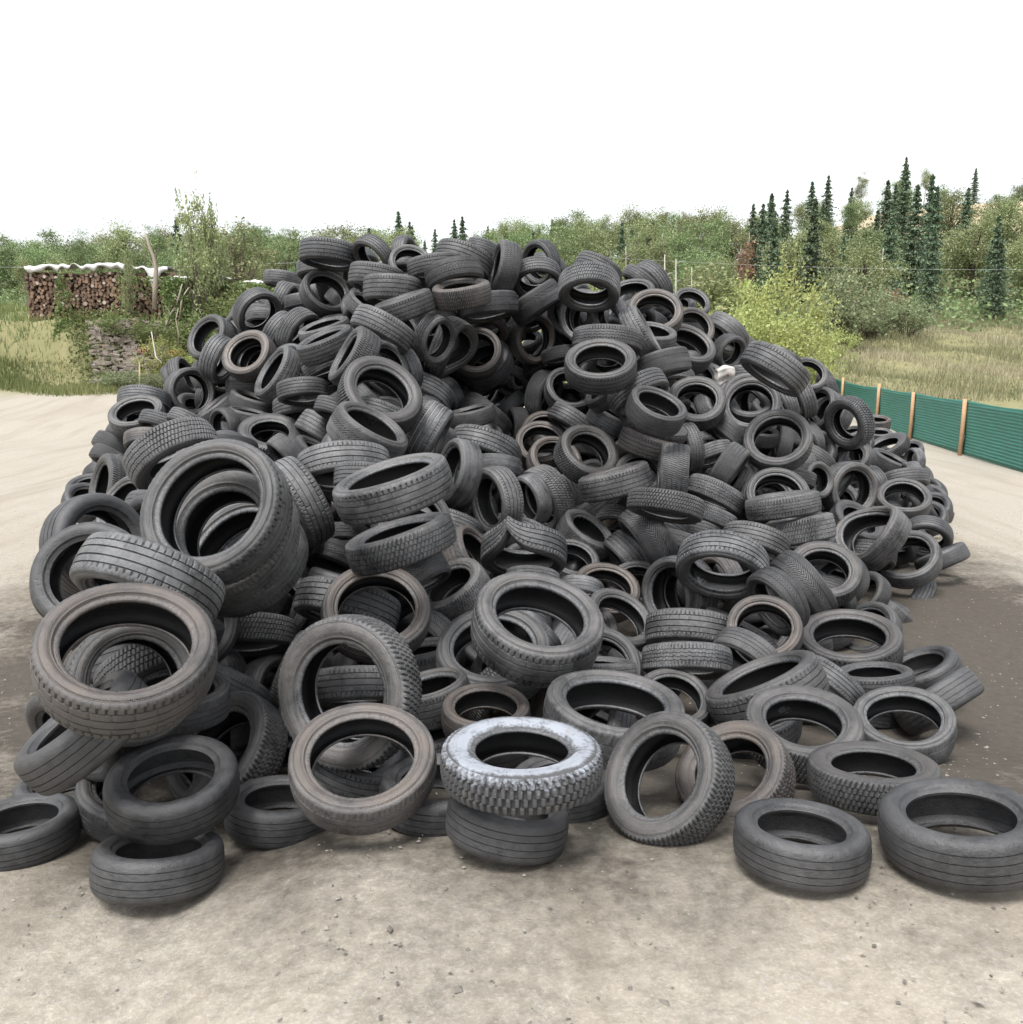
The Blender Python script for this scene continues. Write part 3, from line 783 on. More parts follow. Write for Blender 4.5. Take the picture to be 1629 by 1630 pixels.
-3.05 12.51 2.06 0.06 -0.39 0.92 0.62
2.23 13.96 3.45 0.66 0.1 0.74 0.59
-1.01 10.05 1.48 -0.75 0.18 0.64 0.65
-0.69 12.79 1.42 0.01 0.62 0.79 0.68
-1.24 13.39 3.97 -0.35 0.55 0.76 0.64
3.25 10.01 0.31 0.65 0.5 0.57 0.67
1.25 12.06 1.27 0.09 0.43 0.9 0.63
2 10.06 0.74 0.62 -0.26 0.74 0.68
-2.67 8.55 1.13 -0.06 -0.48 0.87 0.61
2.47 10.79 1.01 0.08 0.22 0.97 0.63
-1.65 9.11 0.38 0.1 -0.9 0.42 0.61
-4.54 13.8 2.52 0.03 -0.45 0.89 0.6
2.99 12.18 1.33 0.46 0.8 0.38 0.67
-2.01 6.52 1.32 0.26 -0.62 0.74 0.67
-2.78 14.2 3.72 0.69 -0.3 0.66 0.6
2.21 13.06 2.9 0.01 0.92 0.39 0.6
-1.31 11.74 3.4 0.26 -0.56 0.79 0.6
0.07 12.1 1.48 0.11 -0.46 0.88 0.62
-2.63 10.29 0.75 0.44 0.28 0.85 0.61
-4.36 17.04 3.79 -0.51 -0.61 0.61 0.6
-3.24 11.35 1.22 0.37 0.01 0.93 0.59
1.09 9.78 0.36 0.47 -0.44 0.76 0.62
1.62 11.94 2.1 0.04 0.49 0.87 0.6
3.99 15.4 2.56 0.9 0.29 0.32 0.64
1.91 11.2 1.77 0.7 -0.03 0.72 0.67
2.85 11.08 0.68 -0.39 -0.76 0.52 0.63
-3.45 9.61 1.29 -0.49 0.44 0.75 0.67
4.15 10.68 0.48 0.41 0.53 0.74 0.66
3.98 14.01 2.36 0.3 0.06 0.95 0.58
7.64 16.6 0.67 0.5 0.65 0.57 0.63
-1.03 13.12 3.81 0.04 0.55 0.84 0.6
-4.69 14.22 2.23 0.16 -0.55 0.82 0.62
-4.31 14.74 3.01 0.57 -0.77 0.29 0.67
5.15 14.82 1.78 -0.32 0.38 0.87 0.62
-0.38 14.04 3.18 -0.22 0.38 0.9 0.66
0.19 12.36 1.23 0.62 -0.37 0.69 0.59
6.67 15.72 0.57 0.47 0.39 0.79 0.58
-4.01 15.52 3.31 -0.35 0.84 0.42 0.59
-4.27 15.82 3.65 0.62 -0.02 0.78 0.65
-3.79 11.71 1.63 -0.29 0.13 0.95 0.65
0.21 11.67 1.34 0.15 0.68 0.72 0.59
0.86 13.56 3.11 0.73 0.49 0.48 0.65
1.68 10.81 1.16 0.71 0.08 0.7 0.63
-4.23 16.74 3.58 0.5 -0.34 0.79 0.64
-2.47 9.39 0.98 0.92 0.16 0.36 0.6
-1.43 10.46 1.56 0.29 -0.14 0.95 0.58
1.79 13.29 3.11 -0.74 -0.04 0.67 0.63
-0.09 13.35 4.07 -0.41 -0.73 0.54 0.61
7.9 17.5 0.54 0.45 -0.85 0.28 0.66
-3.44 8.75 1.66 0.07 0.87 0.49 0.64
0.82 13.54 3.73 -0.91 -0.09 0.41 0.65
4.69 14.41 2.05 -0.19 -0.89 0.41 0.63
-4.64 10.15 0.98 0.86 -0.24 0.45 0.63
-0.75 11.07 1.34 -0.79 0.55 0.28 0.6
-2.75 12.5 2.32 0.93 0.07 0.36 0.6
1.72 10.53 0.34 -0.41 0.13 0.9 0.67
5.42 12.14 0.32 0.16 0.81 0.56 0.59
2.04 9.95 1.02 0.72 -0.2 0.67 0.64
2.38 8.78 0.46 -0.55 0.78 0.31 0.6
-1.41 11.8 2.87 -0.78 -0.23 0.58 0.59
0.11 14.33 2.08 -0.74 0.27 0.62 0.63
-1.5 12.96 3.74 0.65 0.04 0.76 0.6
-2.54 9.36 0.29 -0.27 -0.51 0.82 0.61
6.41 14.47 0.48 -0.52 0.29 0.8 0.59
-0.54 12.74 1.54 -0.52 -0.71 0.47 0.62
-1.99 12.92 3.65 0.61 -0.03 0.79 0.65
-0.53 11.59 1.74 0.6 -0.71 0.36 0.6
-2.38 11.97 2.53 0.51 -0.45 0.73 0.66
-2 11.61 2.75 0.51 0.01 0.86 0.61
-2.46 12.95 3.16 0.46 0.7 0.54 0.66
5.31 15.31 1.9 0.34 0.37 0.86 0.65
0.61 14.01 3.78 -0.76 0.19 0.62 0.64
-3.17 13.85 3.09 0.5 -0.28 0.82 0.6
6.8 15.3 0.38 0.18 0.72 0.67 0.66
1.57 11.71 1.7 0.97 -0.06 0.25 0.65
-1.84 10.06 0.72 0.31 -0.89 0.34 0.58
-1.9 10.26 1.47 0.37 0.42 0.83 0.62
-5.04 12.57 1.83 0.71 0.01 0.7 0.65
4.21 12.97 0.85 0.33 0.06 0.94 0.63
1.72 13.89 3.27 -0.39 -0.13 0.91 0.63
-3.01 14.57 3.95 -0.91 0.2 0.37 0.63
5.44 14.74 0.88 0.18 -0.73 0.66 0.59
-2.17 4.92 1.3 -0.13 0.27 0.95 0.59
-1.04 12.81 3.44 0.87 0.19 0.45 0.6
0.96 11.57 0.44 0.94 0.24 0.25 0.64
2.78 9.36 0.44 0.04 0.86 0.51 0.67
6.71 13.65 0.41 -0.41 -0.62 0.67 0.64
0.94 12.86 1.53 0.91 0.23 0.33 0.59
0.93 13.71 2.37 0.1 -0.83 0.55 0.61
-2.59 8.14 1.34 0.38 0.56 0.74 0.62
-2.67 6.7 0.27 0.62 -0.46 0.64 0.6
2.66 12.95 2.1 -0.28 -0.4 0.87 0.64
-2.67 6.32 1.15 -0.75 -0.19 0.63 0.58
-0.9 9.59 0.65 0.19 0.06 0.98 0.66
-1.07 11.3 1.94 -0.71 -0.48 0.52 0.6
6.72 14.72 0.65 0.05 0.52 0.85 0.59
-1.47 11.7 2.14 0.48 -0.81 0.33 0.62
0.64 13.47 2.02 0.34 0.32 0.88 0.67
-3.6 14.06 2.75 -0.08 -0.47 0.88 0.6
0.63 11.91 0.86 -0.43 0.08 0.9 0.66
6.91 14.11 0.42 -0.78 -0.43 0.46 0.67
2.03 10.55 1.77 0.36 -0.51 0.78 0.64
2.9 14.26 3.25 -0.36 0.17 0.92 0.61
0.42 13.51 3.88 -0.07 0.85 0.52 0.66
-4.36 13.33 1.87 0.55 0.11 0.83 0.64
2.1 9.54 0.4 0.24 -0.94 0.24 0.61
-0.55 12.51 3.98 0.13 -0.65 0.75 0.61
-2.6 10.75 0.58 -0.44 -0.52 0.73 0.61
-2.64 6.35 0.27 0.11 0.22 0.97 0.61
2.74 14.01 3.01 -0.06 0.58 0.81 0.61
-2.73 8.46 0.47 0.65 0.3 0.7 0.63
-2.4 5.75 0.62 0.39 -0.73 0.56 0.59
6.03 15.19 1.19 0.13 0.33 0.94 0.61
-3.28 14.8 3.9 -0.77 0.02 0.64 0.65
-1.67 12.16 2.21 0.32 0.23 0.92 0.62
7.83 16.62 0.43 0.81 -0.21 0.55 0.63
0.56 13.94 1.49 -0.37 -0.85 0.37 0.6
-2.03 10.81 0.55 0.67 -0.15 0.73 0.67
-1.27 8.02 1.7 0.87 0.37 0.32 0.59
0.91 13.18 2.7 0.04 0.37 0.93 0.63
7.22 15.77 0.53 -0.04 -0.11 0.99 0.61
2.81 13.45 2.51 0.37 0.01 0.93 0.66
-0.87 9.15 0.51 0.17 0.66 0.73 0.61
0.27 13.93 1.5 0.06 0.27 0.96 0.66
0.81 10.08 0.29 0.04 0.15 0.99 0.61
-4.01 14.28 3.04 -0.38 -0.64 0.67 0.59
-4.8 14.23 2.58 0.16 -0.48 0.86 0.65
5.26 10.21 0.31 -0.39 0.35 0.85 0.63
-0.62 12.39 1.78 -0.04 -0.74 0.67 0.67
1.34 11.15 1.78 0.65 -0.59 0.49 0.62
-2.52 8.11 0.71 0.44 0.1 0.89 0.65
6.39 15.47 0.64 0.35 0.64 0.69 0.6
-4.69 10.4 1.05 -0.68 -0.54 0.5 0.58
-0.23 7.29 0.54 0.12 -0.85 0.52 0.58
-4.64 13.32 1.62 0.81 -0.47 0.35 0.63
3.1 12.39 1.9 -0.18 0.74 0.65 0.61
-0.9 10.01 1.67 -0.15 0.93 0.33 0.63
-2.65 9.95 1.16 0.04 0.25 0.97 0.66
-5.44 11.59 0.13 0.27 -0.45 0.85 0.6
-5.38 11.52 0.61 0.24 -0.15 0.96 0.6
-5.38 11.52 0.85 -0.27 0.47 0.84 0.6
-4.9 10.56 0.13 0.08 0.56 0.83 0.6
-5.01 10.57 0.37 0.29 0.13 0.95 0.6
-4.91 10.52 0.85 -0.51 -0.19 0.84 0.6
-4.88 10.99 0.13 0.24 0.71 0.66 0.6
-4.88 10.98 0.37 0.3 -0.47 0.83 0.6
-4.99 11.03 0.85 0.37 0.08 0.92 0.6
-4.97 11.67 0.13 0.17 0.1 0.98 0.6
-4.96 11.71 0.37 0.62 0.03 0.79 0.6
-5.08 11.68 0.61 0.49 -0.06 0.87 0.6
-5.08 11.67 0.85 -0.03 0.31 0.95 0.6
-4.99 11.72 1.09 0.13 0.66 0.74 0.6
-5 11.63 1.33 0.12 -0.02 0.99 0.6
-4.86 12 0.13 0.32 -0.19 0.93 0.6
-4.92 11.98 0.37 -0.07 0.11 0.99 0.6
-4.92 11.95 0.61 -0.51 0 0.86 0.6
-4.95 12.09 0.85 0.24 -0.48 0.84 0.6
-4.91 12.04 1.09 -0.65 -0.44 0.62 0.6
-4.96 12.07 1.33 -0.68 0 0.73 0.6
-4.93 12.07 1.57 0.07 0.04 1 0.6
-4.54 9.07 0.13 -0.07 0.12 0.99 0.6
-4.49 9.22 0.37 -0.21 -0.34 0.92 0.6
-4.55 9.7 0.13 0.17 -0.42 0.89 0.6
-4.58 9.58 0.37 0.37 -0.54 0.76 0.6
-4.47 10.05 0.13 0.29 -0.37 0.88 0.6
-4.43 10.14 0.37 0.5 -0.2 0.84 0.6
-4.45 10.18 0.61 -0 -0.39 0.92 0.6
-4.56 10.68 0.13 0.6 0.5 0.63 0.6
-4.64 10.69 0.37 -0.38 -0.22 0.9 0.6
-4.55 10.57 0.61 0.36 -0.28 0.89 0.6
-4.64 10.55 0.85 0.7 -0.13 0.71 0.6
-4.55 11.24 0.13 0.07 0.22 0.97 0.6
-4.64 11.18 0.37 0.55 -0.03 0.84 0.6
-4.62 11.16 0.61 -0.04 -0.5 0.86 0.6
-4.5 11.23 0.85 0.07 0.13 0.99 0.6
-4.57 11.26 1.09 -0.06 0.28 0.96 0.6
-4.42 11.61 0.13 -0.23 0.06 0.97 0.6
-4.48 11.53 0.37 0.07 0.11 0.99 0.6
-4.46 11.55 0.61 -0.11 -0.56 0.82 0.6
-4.46 11.51 0.85 -0.76 0.03 0.65 0.6
-4.44 11.52 1.09 -0.4 -0.32 0.86 0.6
-4.47 11.49 1.33 0.13 0.48 0.87 0.6
-4.59 12.03 0.13 0.05 0.04 1 0.6
-4.44 12.16 0.37 -0.09 -0.04 0.99 0.6
-4.57 12.06 0.61 -0.04 0.26 0.97 0.6
-4.47 12.09 0.85 0.14 0.18 0.97 0.6
-4.57 12.11 1.09 0.51 -0.34 0.79 0.6
-4.54 12.07 1.33 -0.05 0.22 0.97 0.6
-4.51 12.14 1.57 -0.02 -0 1 0.6
-4.48 12.54 0.13 -0.35 -0.41 0.84 0.6
-4.51 12.48 0.37 0.49 0.37 0.79 0.6
-4.49 12.58 0.61 -0.39 -0.08 0.92 0.6
-4.49 12.49 0.85 -0.32 0.06 0.94 0.6
-4.49 12.52 1.09 0.11 -0.35 0.93 0.6
-4.47 12.54 1.33 -0.27 0.12 0.96 0.6
-4.43 12.62 1.57 0.03 -0.53 0.85 0.6
-4.4 13.09 0.13 -0.09 0.34 0.94 0.6
-4.44 13.19 0.37 0.27 -0.36 0.89 0.6
-4.39 13.18 0.61 -0.02 -0.06 1 0.6
-4.41 13.17 0.85 0.18 0.48 0.86 0.6
-4.52 13.08 1.09 0.63 -0.34 0.7 0.6
-4.36 13.07 1.33 0.41 0.1 0.91 0.6
-4.57 15.59 0.13 0.4 0.31 0.87 0.6
-4.53 15.62 0.37 -0.44 -0.48 0.76 0.6
-4.44 15.71 0.61 0.47 -0.29 0.83 0.6
-4.53 15.6 0.85 0.09 0.49 0.87 0.6
-4.48 15.63 1.09 0.03 0.54 0.84 0.6
-4.54 15.73 1.33 -0.08 0.76 0.65 0.6
-4.47 15.73 1.57 -0.36 0.33 0.87 0.6
-4.47 15.72 1.81 0.12 -0.66 0.74 0.6
-4.54 15.71 2.05 -0.13 0.07 0.99 0.6
-4.44 15.61 2.29 0.22 -0.19 0.96 0.6
-4.58 15.71 2.53 -0.12 -0.16 0.98 0.6
-4.5 15.65 2.77 0.49 -0.16 0.86 0.6
-4.57 15.62 3.01 -0.44 0.43 0.79 0.6
-4.44 15.65 3.25 0.57 -0.01 0.82 0.6
-4.06 8.03 0.13 -0.1 -0.68 0.73 0.6
-4.04 8.09 0.37 0.05 -0.02 1 0.6
-3.93 8.54 0.13 0.13 -0.47 0.88 0.6
-3.91 8.65 0.37 0.09 0.62 0.78 0.6
-3.96 8.56 0.61 0.23 0.44 0.87 0.6
-4.14 9.5 0.13 0.02 0.1 1 0.6
-4.06 9.63 0.37 0.34 0.01 0.94 0.6
-4.05 9.58 0.61 -0.26 -0.27 0.93 0.6
-3.92 10.02 0.13 0.45 -0.04 0.89 0.6
-3.91 10.07 0.37 -0.04 0.78 0.63 0.6
-3.88 10.1 0.61 -0.2 0.4 0.89 0.6
-4 10.16 0.85 -0.23 -0.35 0.91 0.6
-3.96 10.08 1.09 0.6 0.25 0.76 0.6
-4.07 10.48 0.13 -0.1 -0.11 0.99 0.6
-4.08 10.57 0.37 0.15 0.34 0.93 0.6
-4.13 10.54 0.61 -0.19 0.28 0.94 0.6
-4.01 10.46 0.85 -0.6 0.41 0.68 0.6
-4.11 10.56 1.09 -0.37 0.74 0.56 0.6
-4.08 10.99 0.13 -0.19 -0.51 0.84 0.6
-3.99 11.07 0.37 0.51 0.16 0.85 0.6
-4.07 11.1 0.61 0.07 -0.42 0.91 0.6
-4.02 11.02 0.85 -0.04 0.31 0.95 0.6
-4.02 10.97 1.09 0.36 0.23 0.9 0.6
-4.13 11.02 1.33 -0.04 0.57 0.82 0.6
-4.04 11.58 0.13 0.28 -0.08 0.96 0.6
-4.09 11.48 0.37 -0.21 0.41 0.89 0.6
-4.13 11.56 0.61 -0.62 0.02 0.78 0.6
-4.15 11.48 0.85 -0.69 0.3 0.66 0.6
-4.04 11.59 1.09 0.44 0.3 0.85 0.6
-4.07 11.48 1.33 0.31 0.34 0.89 0.6
-3.89 12.18 0.13 0.37 0.39 0.85 0.6
-3.96 12.1 0.37 -0.08 0.53 0.85 0.6
-3.96 12.1 0.61 -0.31 0.2 0.93 0.6
-3.93 12.15 0.85 -0.62 -0.3 0.73 0.6
-3.88 12.22 1.09 -0.04 0.2 0.98 0.6
-3.94 12.22 1.33 0.42 -0.52 0.74 0.6
-4.02 12.56 0.13 -0.59 0.02 0.8 0.6
-4.04 12.65 0.37 0.43 -0.33 0.84 0.6
-4.12 12.53 0.61 -0.7 -0.14 0.7 0.6
-4.04 12.63 0.85 0.27 0.09 0.96 0.6
-4.06 12.5 1.09 -0.12 0.12 0.98 0.6
-4.02 12.58 1.33 0.03 0.06 1 0.6
-4.14 12.55 1.57 -0.21 0.42 0.89 0.6
-4.03 12.58 1.81 0.13 0.11 0.99 0.6
-3.86 13.08 0.13 -0.33 0.01 0.94 0.6
-3.87 13.07 0.37 0.54 0.26 0.8 0.6
-3.94 12.96 0.61 -0.59 0.52 0.61 0.6
-3.96 13.06 0.85 -0.05 0.31 0.95 0.6
-3.88 13.09 1.09 -0.4 0.25 0.88 0.6
-3.87 13.03 1.33 -0.42 -0.18 0.89 0.6
-3.84 13.04 2.05 0.36 -0.34 0.87 0.6
-3.91 12.96 2.29 -0.23 0.06 0.97 0.6
-3.99 13.02 2.53 0.05 0.18 0.98 0.6
-3.92 12.96 2.77 -0.16 -0.15 0.98 0.6
-4.11 13.49 0.13 0.04 -0 1 0.6
-4.05 13.56 0.37 -0.11 -0.09 0.99 0.6
-4.11 13.59 0.61 0.44 -0.32 0.84 0.6
-4.04 13.59 0.85 0.29 0.11 0.95 0.6
-4.05 13.46 1.09 -0.03 0.1 1 0.6
-4.11 13.47 1.33 0.26 -0.02 0.96 0.6
-4.01 13.54 1.57 -0.4 0.01 0.92 0.6
-4.07 13.47 1.81 0.12 -0.44 0.89 0.6
-4.11 13.45 2.53 -0.22 0.39 0.89 0.6
-4.1 14.17 0.13 -0.05 0.42 0.9 0.6
-4.09 14.1 0.37 0.28 0.16 0.95 0.6
-4.13 14.16 0.61 -0.35 0 0.94 0.6
-4.02 14.14 0.85 -0.08 -0.09 0.99 0.6
-4.01 14.13 1.09 0.02 -0.15 0.99 0.6
-4.05 14.1 1.33 -0.11 -0.16 0.98 0.6
-4.08 14.16 1.57 -0.13 0.58 0.8 0.6
-4 14.09 1.81 -0 -0.36 0.93 0.6
-4.02 14.07 2.05 0.16 0.64 0.75 0.6
-4.07 14.09 2.29 0.39 -0.44 0.81 0.6
-4.02 14.05 2.53 -0.44 -0.01 0.9 0.6
-4.05 14.06 2.77 0.44 0.09 0.89 0.6
-3.96 14.61 0.13 0.51 -0.18 0.84 0.6
-4.03 14.62 0.37 0.44 0.24 0.86 0.6
-3.97 14.57 0.61 -0.53 -0 0.85 0.6
-3.96 14.69 0.85 0.38 0.42 0.83 0.6
-3.93 14.67 1.09 0.45 -0.49 0.74 0.6
-3.92 14.7 1.33 0.31 -0.19 0.93 0.6
-3.92 14.57 1.57 0.32 -0.47 0.82 0.6
-4.03 14.7 1.81 0.24 0.11 0.96 0.6
-3.95 14.65 2.05 -0.19 -0.43 0.88 0.6
-3.97 14.67 2.29 -0.11 -0.22 0.97 0.6
-3.91 14.58 2.53 0.23 -0.2 0.95 0.6
-4.04 14.64 2.77 0.13 -0.07 0.99 0.6
-3.95 15.06 0.13 -0.25 0.12 0.96 0.6
-3.94 15.06 0.37 0.3 -0.38 0.87 0.6
-4 15.07 0.61 0.63 -0.4 0.67 0.6
-3.93 15.13 0.85 0.29 -0.51 0.81 0.6
-4.03 15.16 1.09 0.13 0.21 0.97 0.6
-4.03 15.1 1.33 -0.07 0.27 0.96 0.6
-3.99 15.12 1.57 0.02 -0.19 0.98 0.6
-3.96 15.12 1.81 -0.32 0.44 0.84 0.6
-4.01 15.16 2.05 0.16 0.11 0.98 0.6
-3.95 15.15 2.29 0.18 -0.17 0.97 0.6
-3.93 15.07 2.53 0.66 0.09 0.75 0.6
-4 15.16 2.77 -0.16 0.09 0.98 0.6
-3.98 15.09 3.01 -0.41 0.42 0.81 0.6
-3.89 15.65 0.13 -0.46 -0.59 0.66 0.6
-3.98 15.61 0.37 0.48 -0.3 0.83 0.6
-3.84 15.55 0.61 0.59 -0.52 0.62 0.6
-3.97 15.66 0.85 0.11 -0.12 0.99 0.6
-3.87 15.59 1.09 0.6 0.09 0.8 0.6
-3.86 15.68 1.33 -0.55 -0.23 0.8 0.6
-3.86 15.59 1.57 -0.48 -0.21 0.85 0.6
-3.89 15.66 1.81 -0.24 -0.09 0.97 0.6
-3.89 15.55 2.05 0.1 -0.55 0.83 0.6
-3.9 15.67 2.29 0.16 0.51 0.84 0.6
-3.91 15.55 2.53 0.41 -0.18 0.9 0.6
-3.84 15.58 2.77 0.34 0.22 0.92 0.6
-3.83 15.62 3.01 -0.31 0.57 0.76 0.6
-3.46 8.06 0.13 -0.25 0.11 0.96 0.6
-3.44 8.02 0.37 -0.41 0.57 0.71 0.6
-3.43 7.98 0.61 0.27 -0.15 0.95 0.6
-3.6 10.17 0.13 0.37 -0.33 0.87 0.6
-3.51 10.12 0.37 0.05 -0.25 0.97 0.6
-3.63 10.05 0.61 0.29 0.08 0.95 0.6
-3.54 10.16 0.85 0.19 -0.3 0.93 0.6
-3.52 10.06 1.09 0.26 0.49 0.83 0.6
-3.59 10.12 1.33 0.3 0.13 0.95 0.6
-3.51 10.67 0.13 0.53 0.1 0.84 0.6
-3.5 10.64 0.37 -0.15 0.2 0.97 0.6
-3.48 10.7 0.61 -0.5 0.37 0.78 0.6
-3.39 10.66 0.85 0.21 0.63 0.75 0.6
-3.41 10.71 1.09 -0.48 -0.06 0.88 0.6
-3.48 10.73 1.33 -0.23 0.03 0.97 0.6
-3.46 10.98 0.13 -0.31 0.27 0.91 0.6
-3.53 11 0.37 0.12 0.25 0.96 0.6
-3.5 11.04 0.61 -0.47 0.36 0.81 0.6
-3.41 11.04 0.85 -0.49 0.3 0.82 0.6
-3.56 11.11 1.09 -0.14 0.37 0.92 0.6
-3.46 11.09 1.33 -0.47 -0.18 0.86 0.6
-3.48 11.54 0.13 0.37 0.25 0.89 0.6
-3.41 11.61 0.37 0.41 -0.07 0.91 0.6
-3.45 11.52 0.61 0.39 -0.12 0.91 0.6
-3.45 11.57 0.85 0.45 -0.22 0.86 0.6
-3.41 11.55 1.33 -0.49 -0.11 0.86 0.6
-3.51 12.04 0.13 -0.4 0.11 0.91 0.6
-3.37 12.07 0.37 0.52 0.49 0.7 0.6
-3.49 12.05 0.61 -0.21 0.22 0.95 0.6
-3.5 12.05 0.85 -0.27 0.11 0.96 0.6
-3.5 12.04 1.09 0.32 -0.41 0.85 0.6
-3.38 12.51 0.13 0.35 0.48 0.8 0.6
-3.43 12.46 0.37 -0.24 0.45 0.86 0.6
-3.48 12.6 0.61 0.14 -0.13 0.98 0.6
-3.45 12.59 0.85 0.63 -0.23 0.74 0.6
-3.36 12.46 1.09 0.62 -0.2 0.76 0.6
-3.43 12.54 1.33 0.11 -0.11 0.99 0.6
-3.48 13.03 0.13 -0.37 -0.47 0.8 0.6
-3.32 13.05 0.37 -0.03 0.26 0.97 0.6
-3.36 12.97 0.61 -0.01 0.18 0.98 0.6
-3.4 12.95 0.85 0.04 0.22 0.97 0.6
-3.42 13.01 1.09 -0 0.26 0.97 0.6
-3.45 13.04 1.33 -0.55 -0.12 0.83 0.6
-3.45 13.05 1.57 -0.02 0.46 0.89 0.6
-3.33 13.09 1.81 -0.55 0.15 0.82 0.6
-3.35 12.99 2.05 -0.46 0.13 0.88 0.6
-3.41 12.99 2.29 -0.06 -0.31 0.95 0.6
-3.46 13.55 0.13 0.29 -0.46 0.84 0.6
-3.46 13.51 0.37 0.02 -0.06 1 0.6
-3.54 13.44 0.61 0.06 0.25 0.97 0.6
-3.42 13.59 0.85 -0.47 0.04 0.88 0.6
-3.51 13.49 1.09 0.46 -0.07 0.88 0.6
-3.43 13.47 1.33 0.18 0.58 0.8 0.6
-3.43 13.57 1.57 -0.34 0.51 0.79 0.6
-3.43 13.52 1.81 -0.19 -0.45 0.88 0.6
-3.46 13.45 2.05 0.35 0.11 0.93 0.6
-3.49 13.46 2.29 -0.44 -0.14 0.89 0.6
-3.48 13.56 2.53 -0.17 0.16 0.97 0.6
-3.49 14.26 0.13 0.2 0.55 0.81 0.6
-3.38 14.2 0.37 0.13 -0.14 0.98 0.6
-3.36 14.12 0.61 0.58 0.24 0.78 0.6
-3.5 14.12 0.85 -0.17 -0.12 0.98 0.6
-3.46 14.26 1.09 -0.12 -0.21 0.97 0.6
-3.47 14.18 1.33 -0.48 0.38 0.79 0.6
-3.37 14.13 1.57 -0.27 -0.41 0.87 0.6
-3.37 14.14 1.81 -0.42 -0.04 0.91 0.6
-3.4 14.24 2.05 -0.37 -0.37 0.85 0.6
-3.43 14.15 2.29 -0.42 0.19 0.89 0.6
-3.37 14.21 2.53 0.2 0.17 0.96 0.6
-3.4 14.22 2.77 0.32 0 0.95 0.6
-3.46 14.15 3.01 0.25 -0.44 0.86 0.6
-3.46 14.72 0.13 -0.23 0.32 0.92 0.6
-3.47 14.62 0.37 0.19 0.31 0.93 0.6
-3.51 14.65 0.61 0.14 0.2 0.97 0.6
-3.45 14.61 0.85 -0.26 -0 0.97 0.6
-3.48 14.75 1.09 0.57 0.35 0.74 0.6
-3.53 14.72 1.33 0.08 0.44 0.89 0.6
-3.53 14.62 1.57 -0.26 -0.12 0.96 0.6
-3.42 14.61 1.81 0.4 0.04 0.91 0.6
-3.54 14.69 2.05 0.29 0.66 0.69 0.6
-3.52 14.62 2.29 -0.16 -0.39 0.91 0.6
-3.49 14.64 2.53 0.13 -0.4 0.91 0.6
-3.47 14.72 2.77 0.62 -0.29 0.73 0.6
-3.54 14.7 3.01 -0.25 0.15 0.96 0.6
-3.51 14.98 0.13 -0.12 -0.06 0.99 0.6
-3.51 15.07 0.37 0.09 0.25 0.96 0.6
-3.52 14.98 0.61 -0.5 0.3 0.81 0.6
-3.53 15.05 0.85 -0.02 0.22 0.98 0.6
-3.5 15.03 1.09 0.23 -0.27 0.94 0.6
-3.49 14.97 1.33 -0.57 -0.3 0.77 0.6
-3.45 15.04 1.57 -0.47 0.25 0.85 0.6
-3.54 15.07 1.81 -0.28 -0.71 0.65 0.6
-3.44 15.09 2.05 0.14 -0.22 0.96 0.6
-3.42 15.11 2.29 -0.15 0.05 0.99 0.6
-3.53 15.06 2.53 -0.06 -0.49 0.87 0.6
-3.51 15.1 2.77 0.05 0.28 0.96 0.6
-3.45 15.08 3.01 -0.11 0.03 0.99 0.6
-3.49 15.65 0.13 -0.19 0.2 0.96 0.6
-3.42 15.63 0.37 -0.47 -0.56 0.68 0.6
-3.35 15.63 0.61 -0.49 -0.46 0.74 0.6
-3.37 15.55 0.85 0.48 0.51 0.71 0.6
-3.48 15.65 1.09 0.26 -0.47 0.84 0.6
-3.5 15.68 1.33 0.29 -0.26 0.92 0.6
-3.35 15.67 1.57 -0.04 0.36 0.93 0.6
-3.41 15.58 1.81 -0.49 0.02 0.87 0.6
-3.46 15.62 2.05 0.37 -0.66 0.65 0.6
-3.45 15.54 2.29 -0.16 0.32 0.93 0.6
-3.44 15.58 2.53 0.01 -0.12 0.99 0.6
-3.45 15.67 2.77 -0.16 -0.46 0.87 0.6
-3.39 15.55 3.01 -0.05 0.33 0.94 0.6
-3.41 15.63 3.25 0.19 -0.02 0.98 0.6
-3.02 7.08 0.13 -0.06 -0.62 0.78 0.6
-3.01 7.07 0.61 0.49 -0.05 0.87 0.6
-3.01 7.05 0.85 -0.37 0.12 0.92 0.6
-3.1 7.07 1.09 -0.16 0.47 0.87 0.6
-3.04 7.13 1.33 0.28 0.38 0.88 0.6
-2.96 7.55 0.37 0.02 0.15 0.99 0.6
-3.01 7.5 0.61 0.38 0.25 0.89 0.6
-3.03 7.59 0.85 -0.16 -0.36 0.92 0.6
-3.06 7.55 1.09 0.54 0.51 0.67 0.6
-2.94 7.95 0.13 0.21 0.28 0.94 0.6
-3.04 8.05 0.37 -0.31 -0.03 0.95 0.6
-2.99 8.02 0.61 0.2 -0.17 0.97 0.6
-3.04 8.02 0.85 0.21 0.16 0.96 0.6
-2.95 8 1.09 0.6 0.29 0.75 0.6
-2.91 8.72 0.13 0.21 -0.05 0.98 0.6
-2.97 8.77 0.37 0.29 -0.22 0.93 0.6
-2.91 8.73 0.61 0.31 0.15 0.94 0.6
-2.98 8.64 0.85 -0.22 0.21 0.95 0.6
-2.95 8.69 1.09 0.15 -0.08 0.98 0.6
-2.87 9.48 0.13 0.4 0.26 0.88 0.6
-2.93 9.59 0.37 -0.2 -0.08 0.98 0.6
-2.9 9.51 0.61 0.28 0.28 0.92 0.6
-2.84 9.47 0.85 -0.66 -0.24 0.71 0.6
-2.98 9.48 1.09 -0.42 -0.14 0.9 0.6
-3.07 10.11 0.13 0.16 -0.02 0.99 0.6
-3.04 10.21 0.37 0.11 -0.06 0.99 0.6
-3.03 10.22 0.61 0.06 -0.14 0.99 0.6
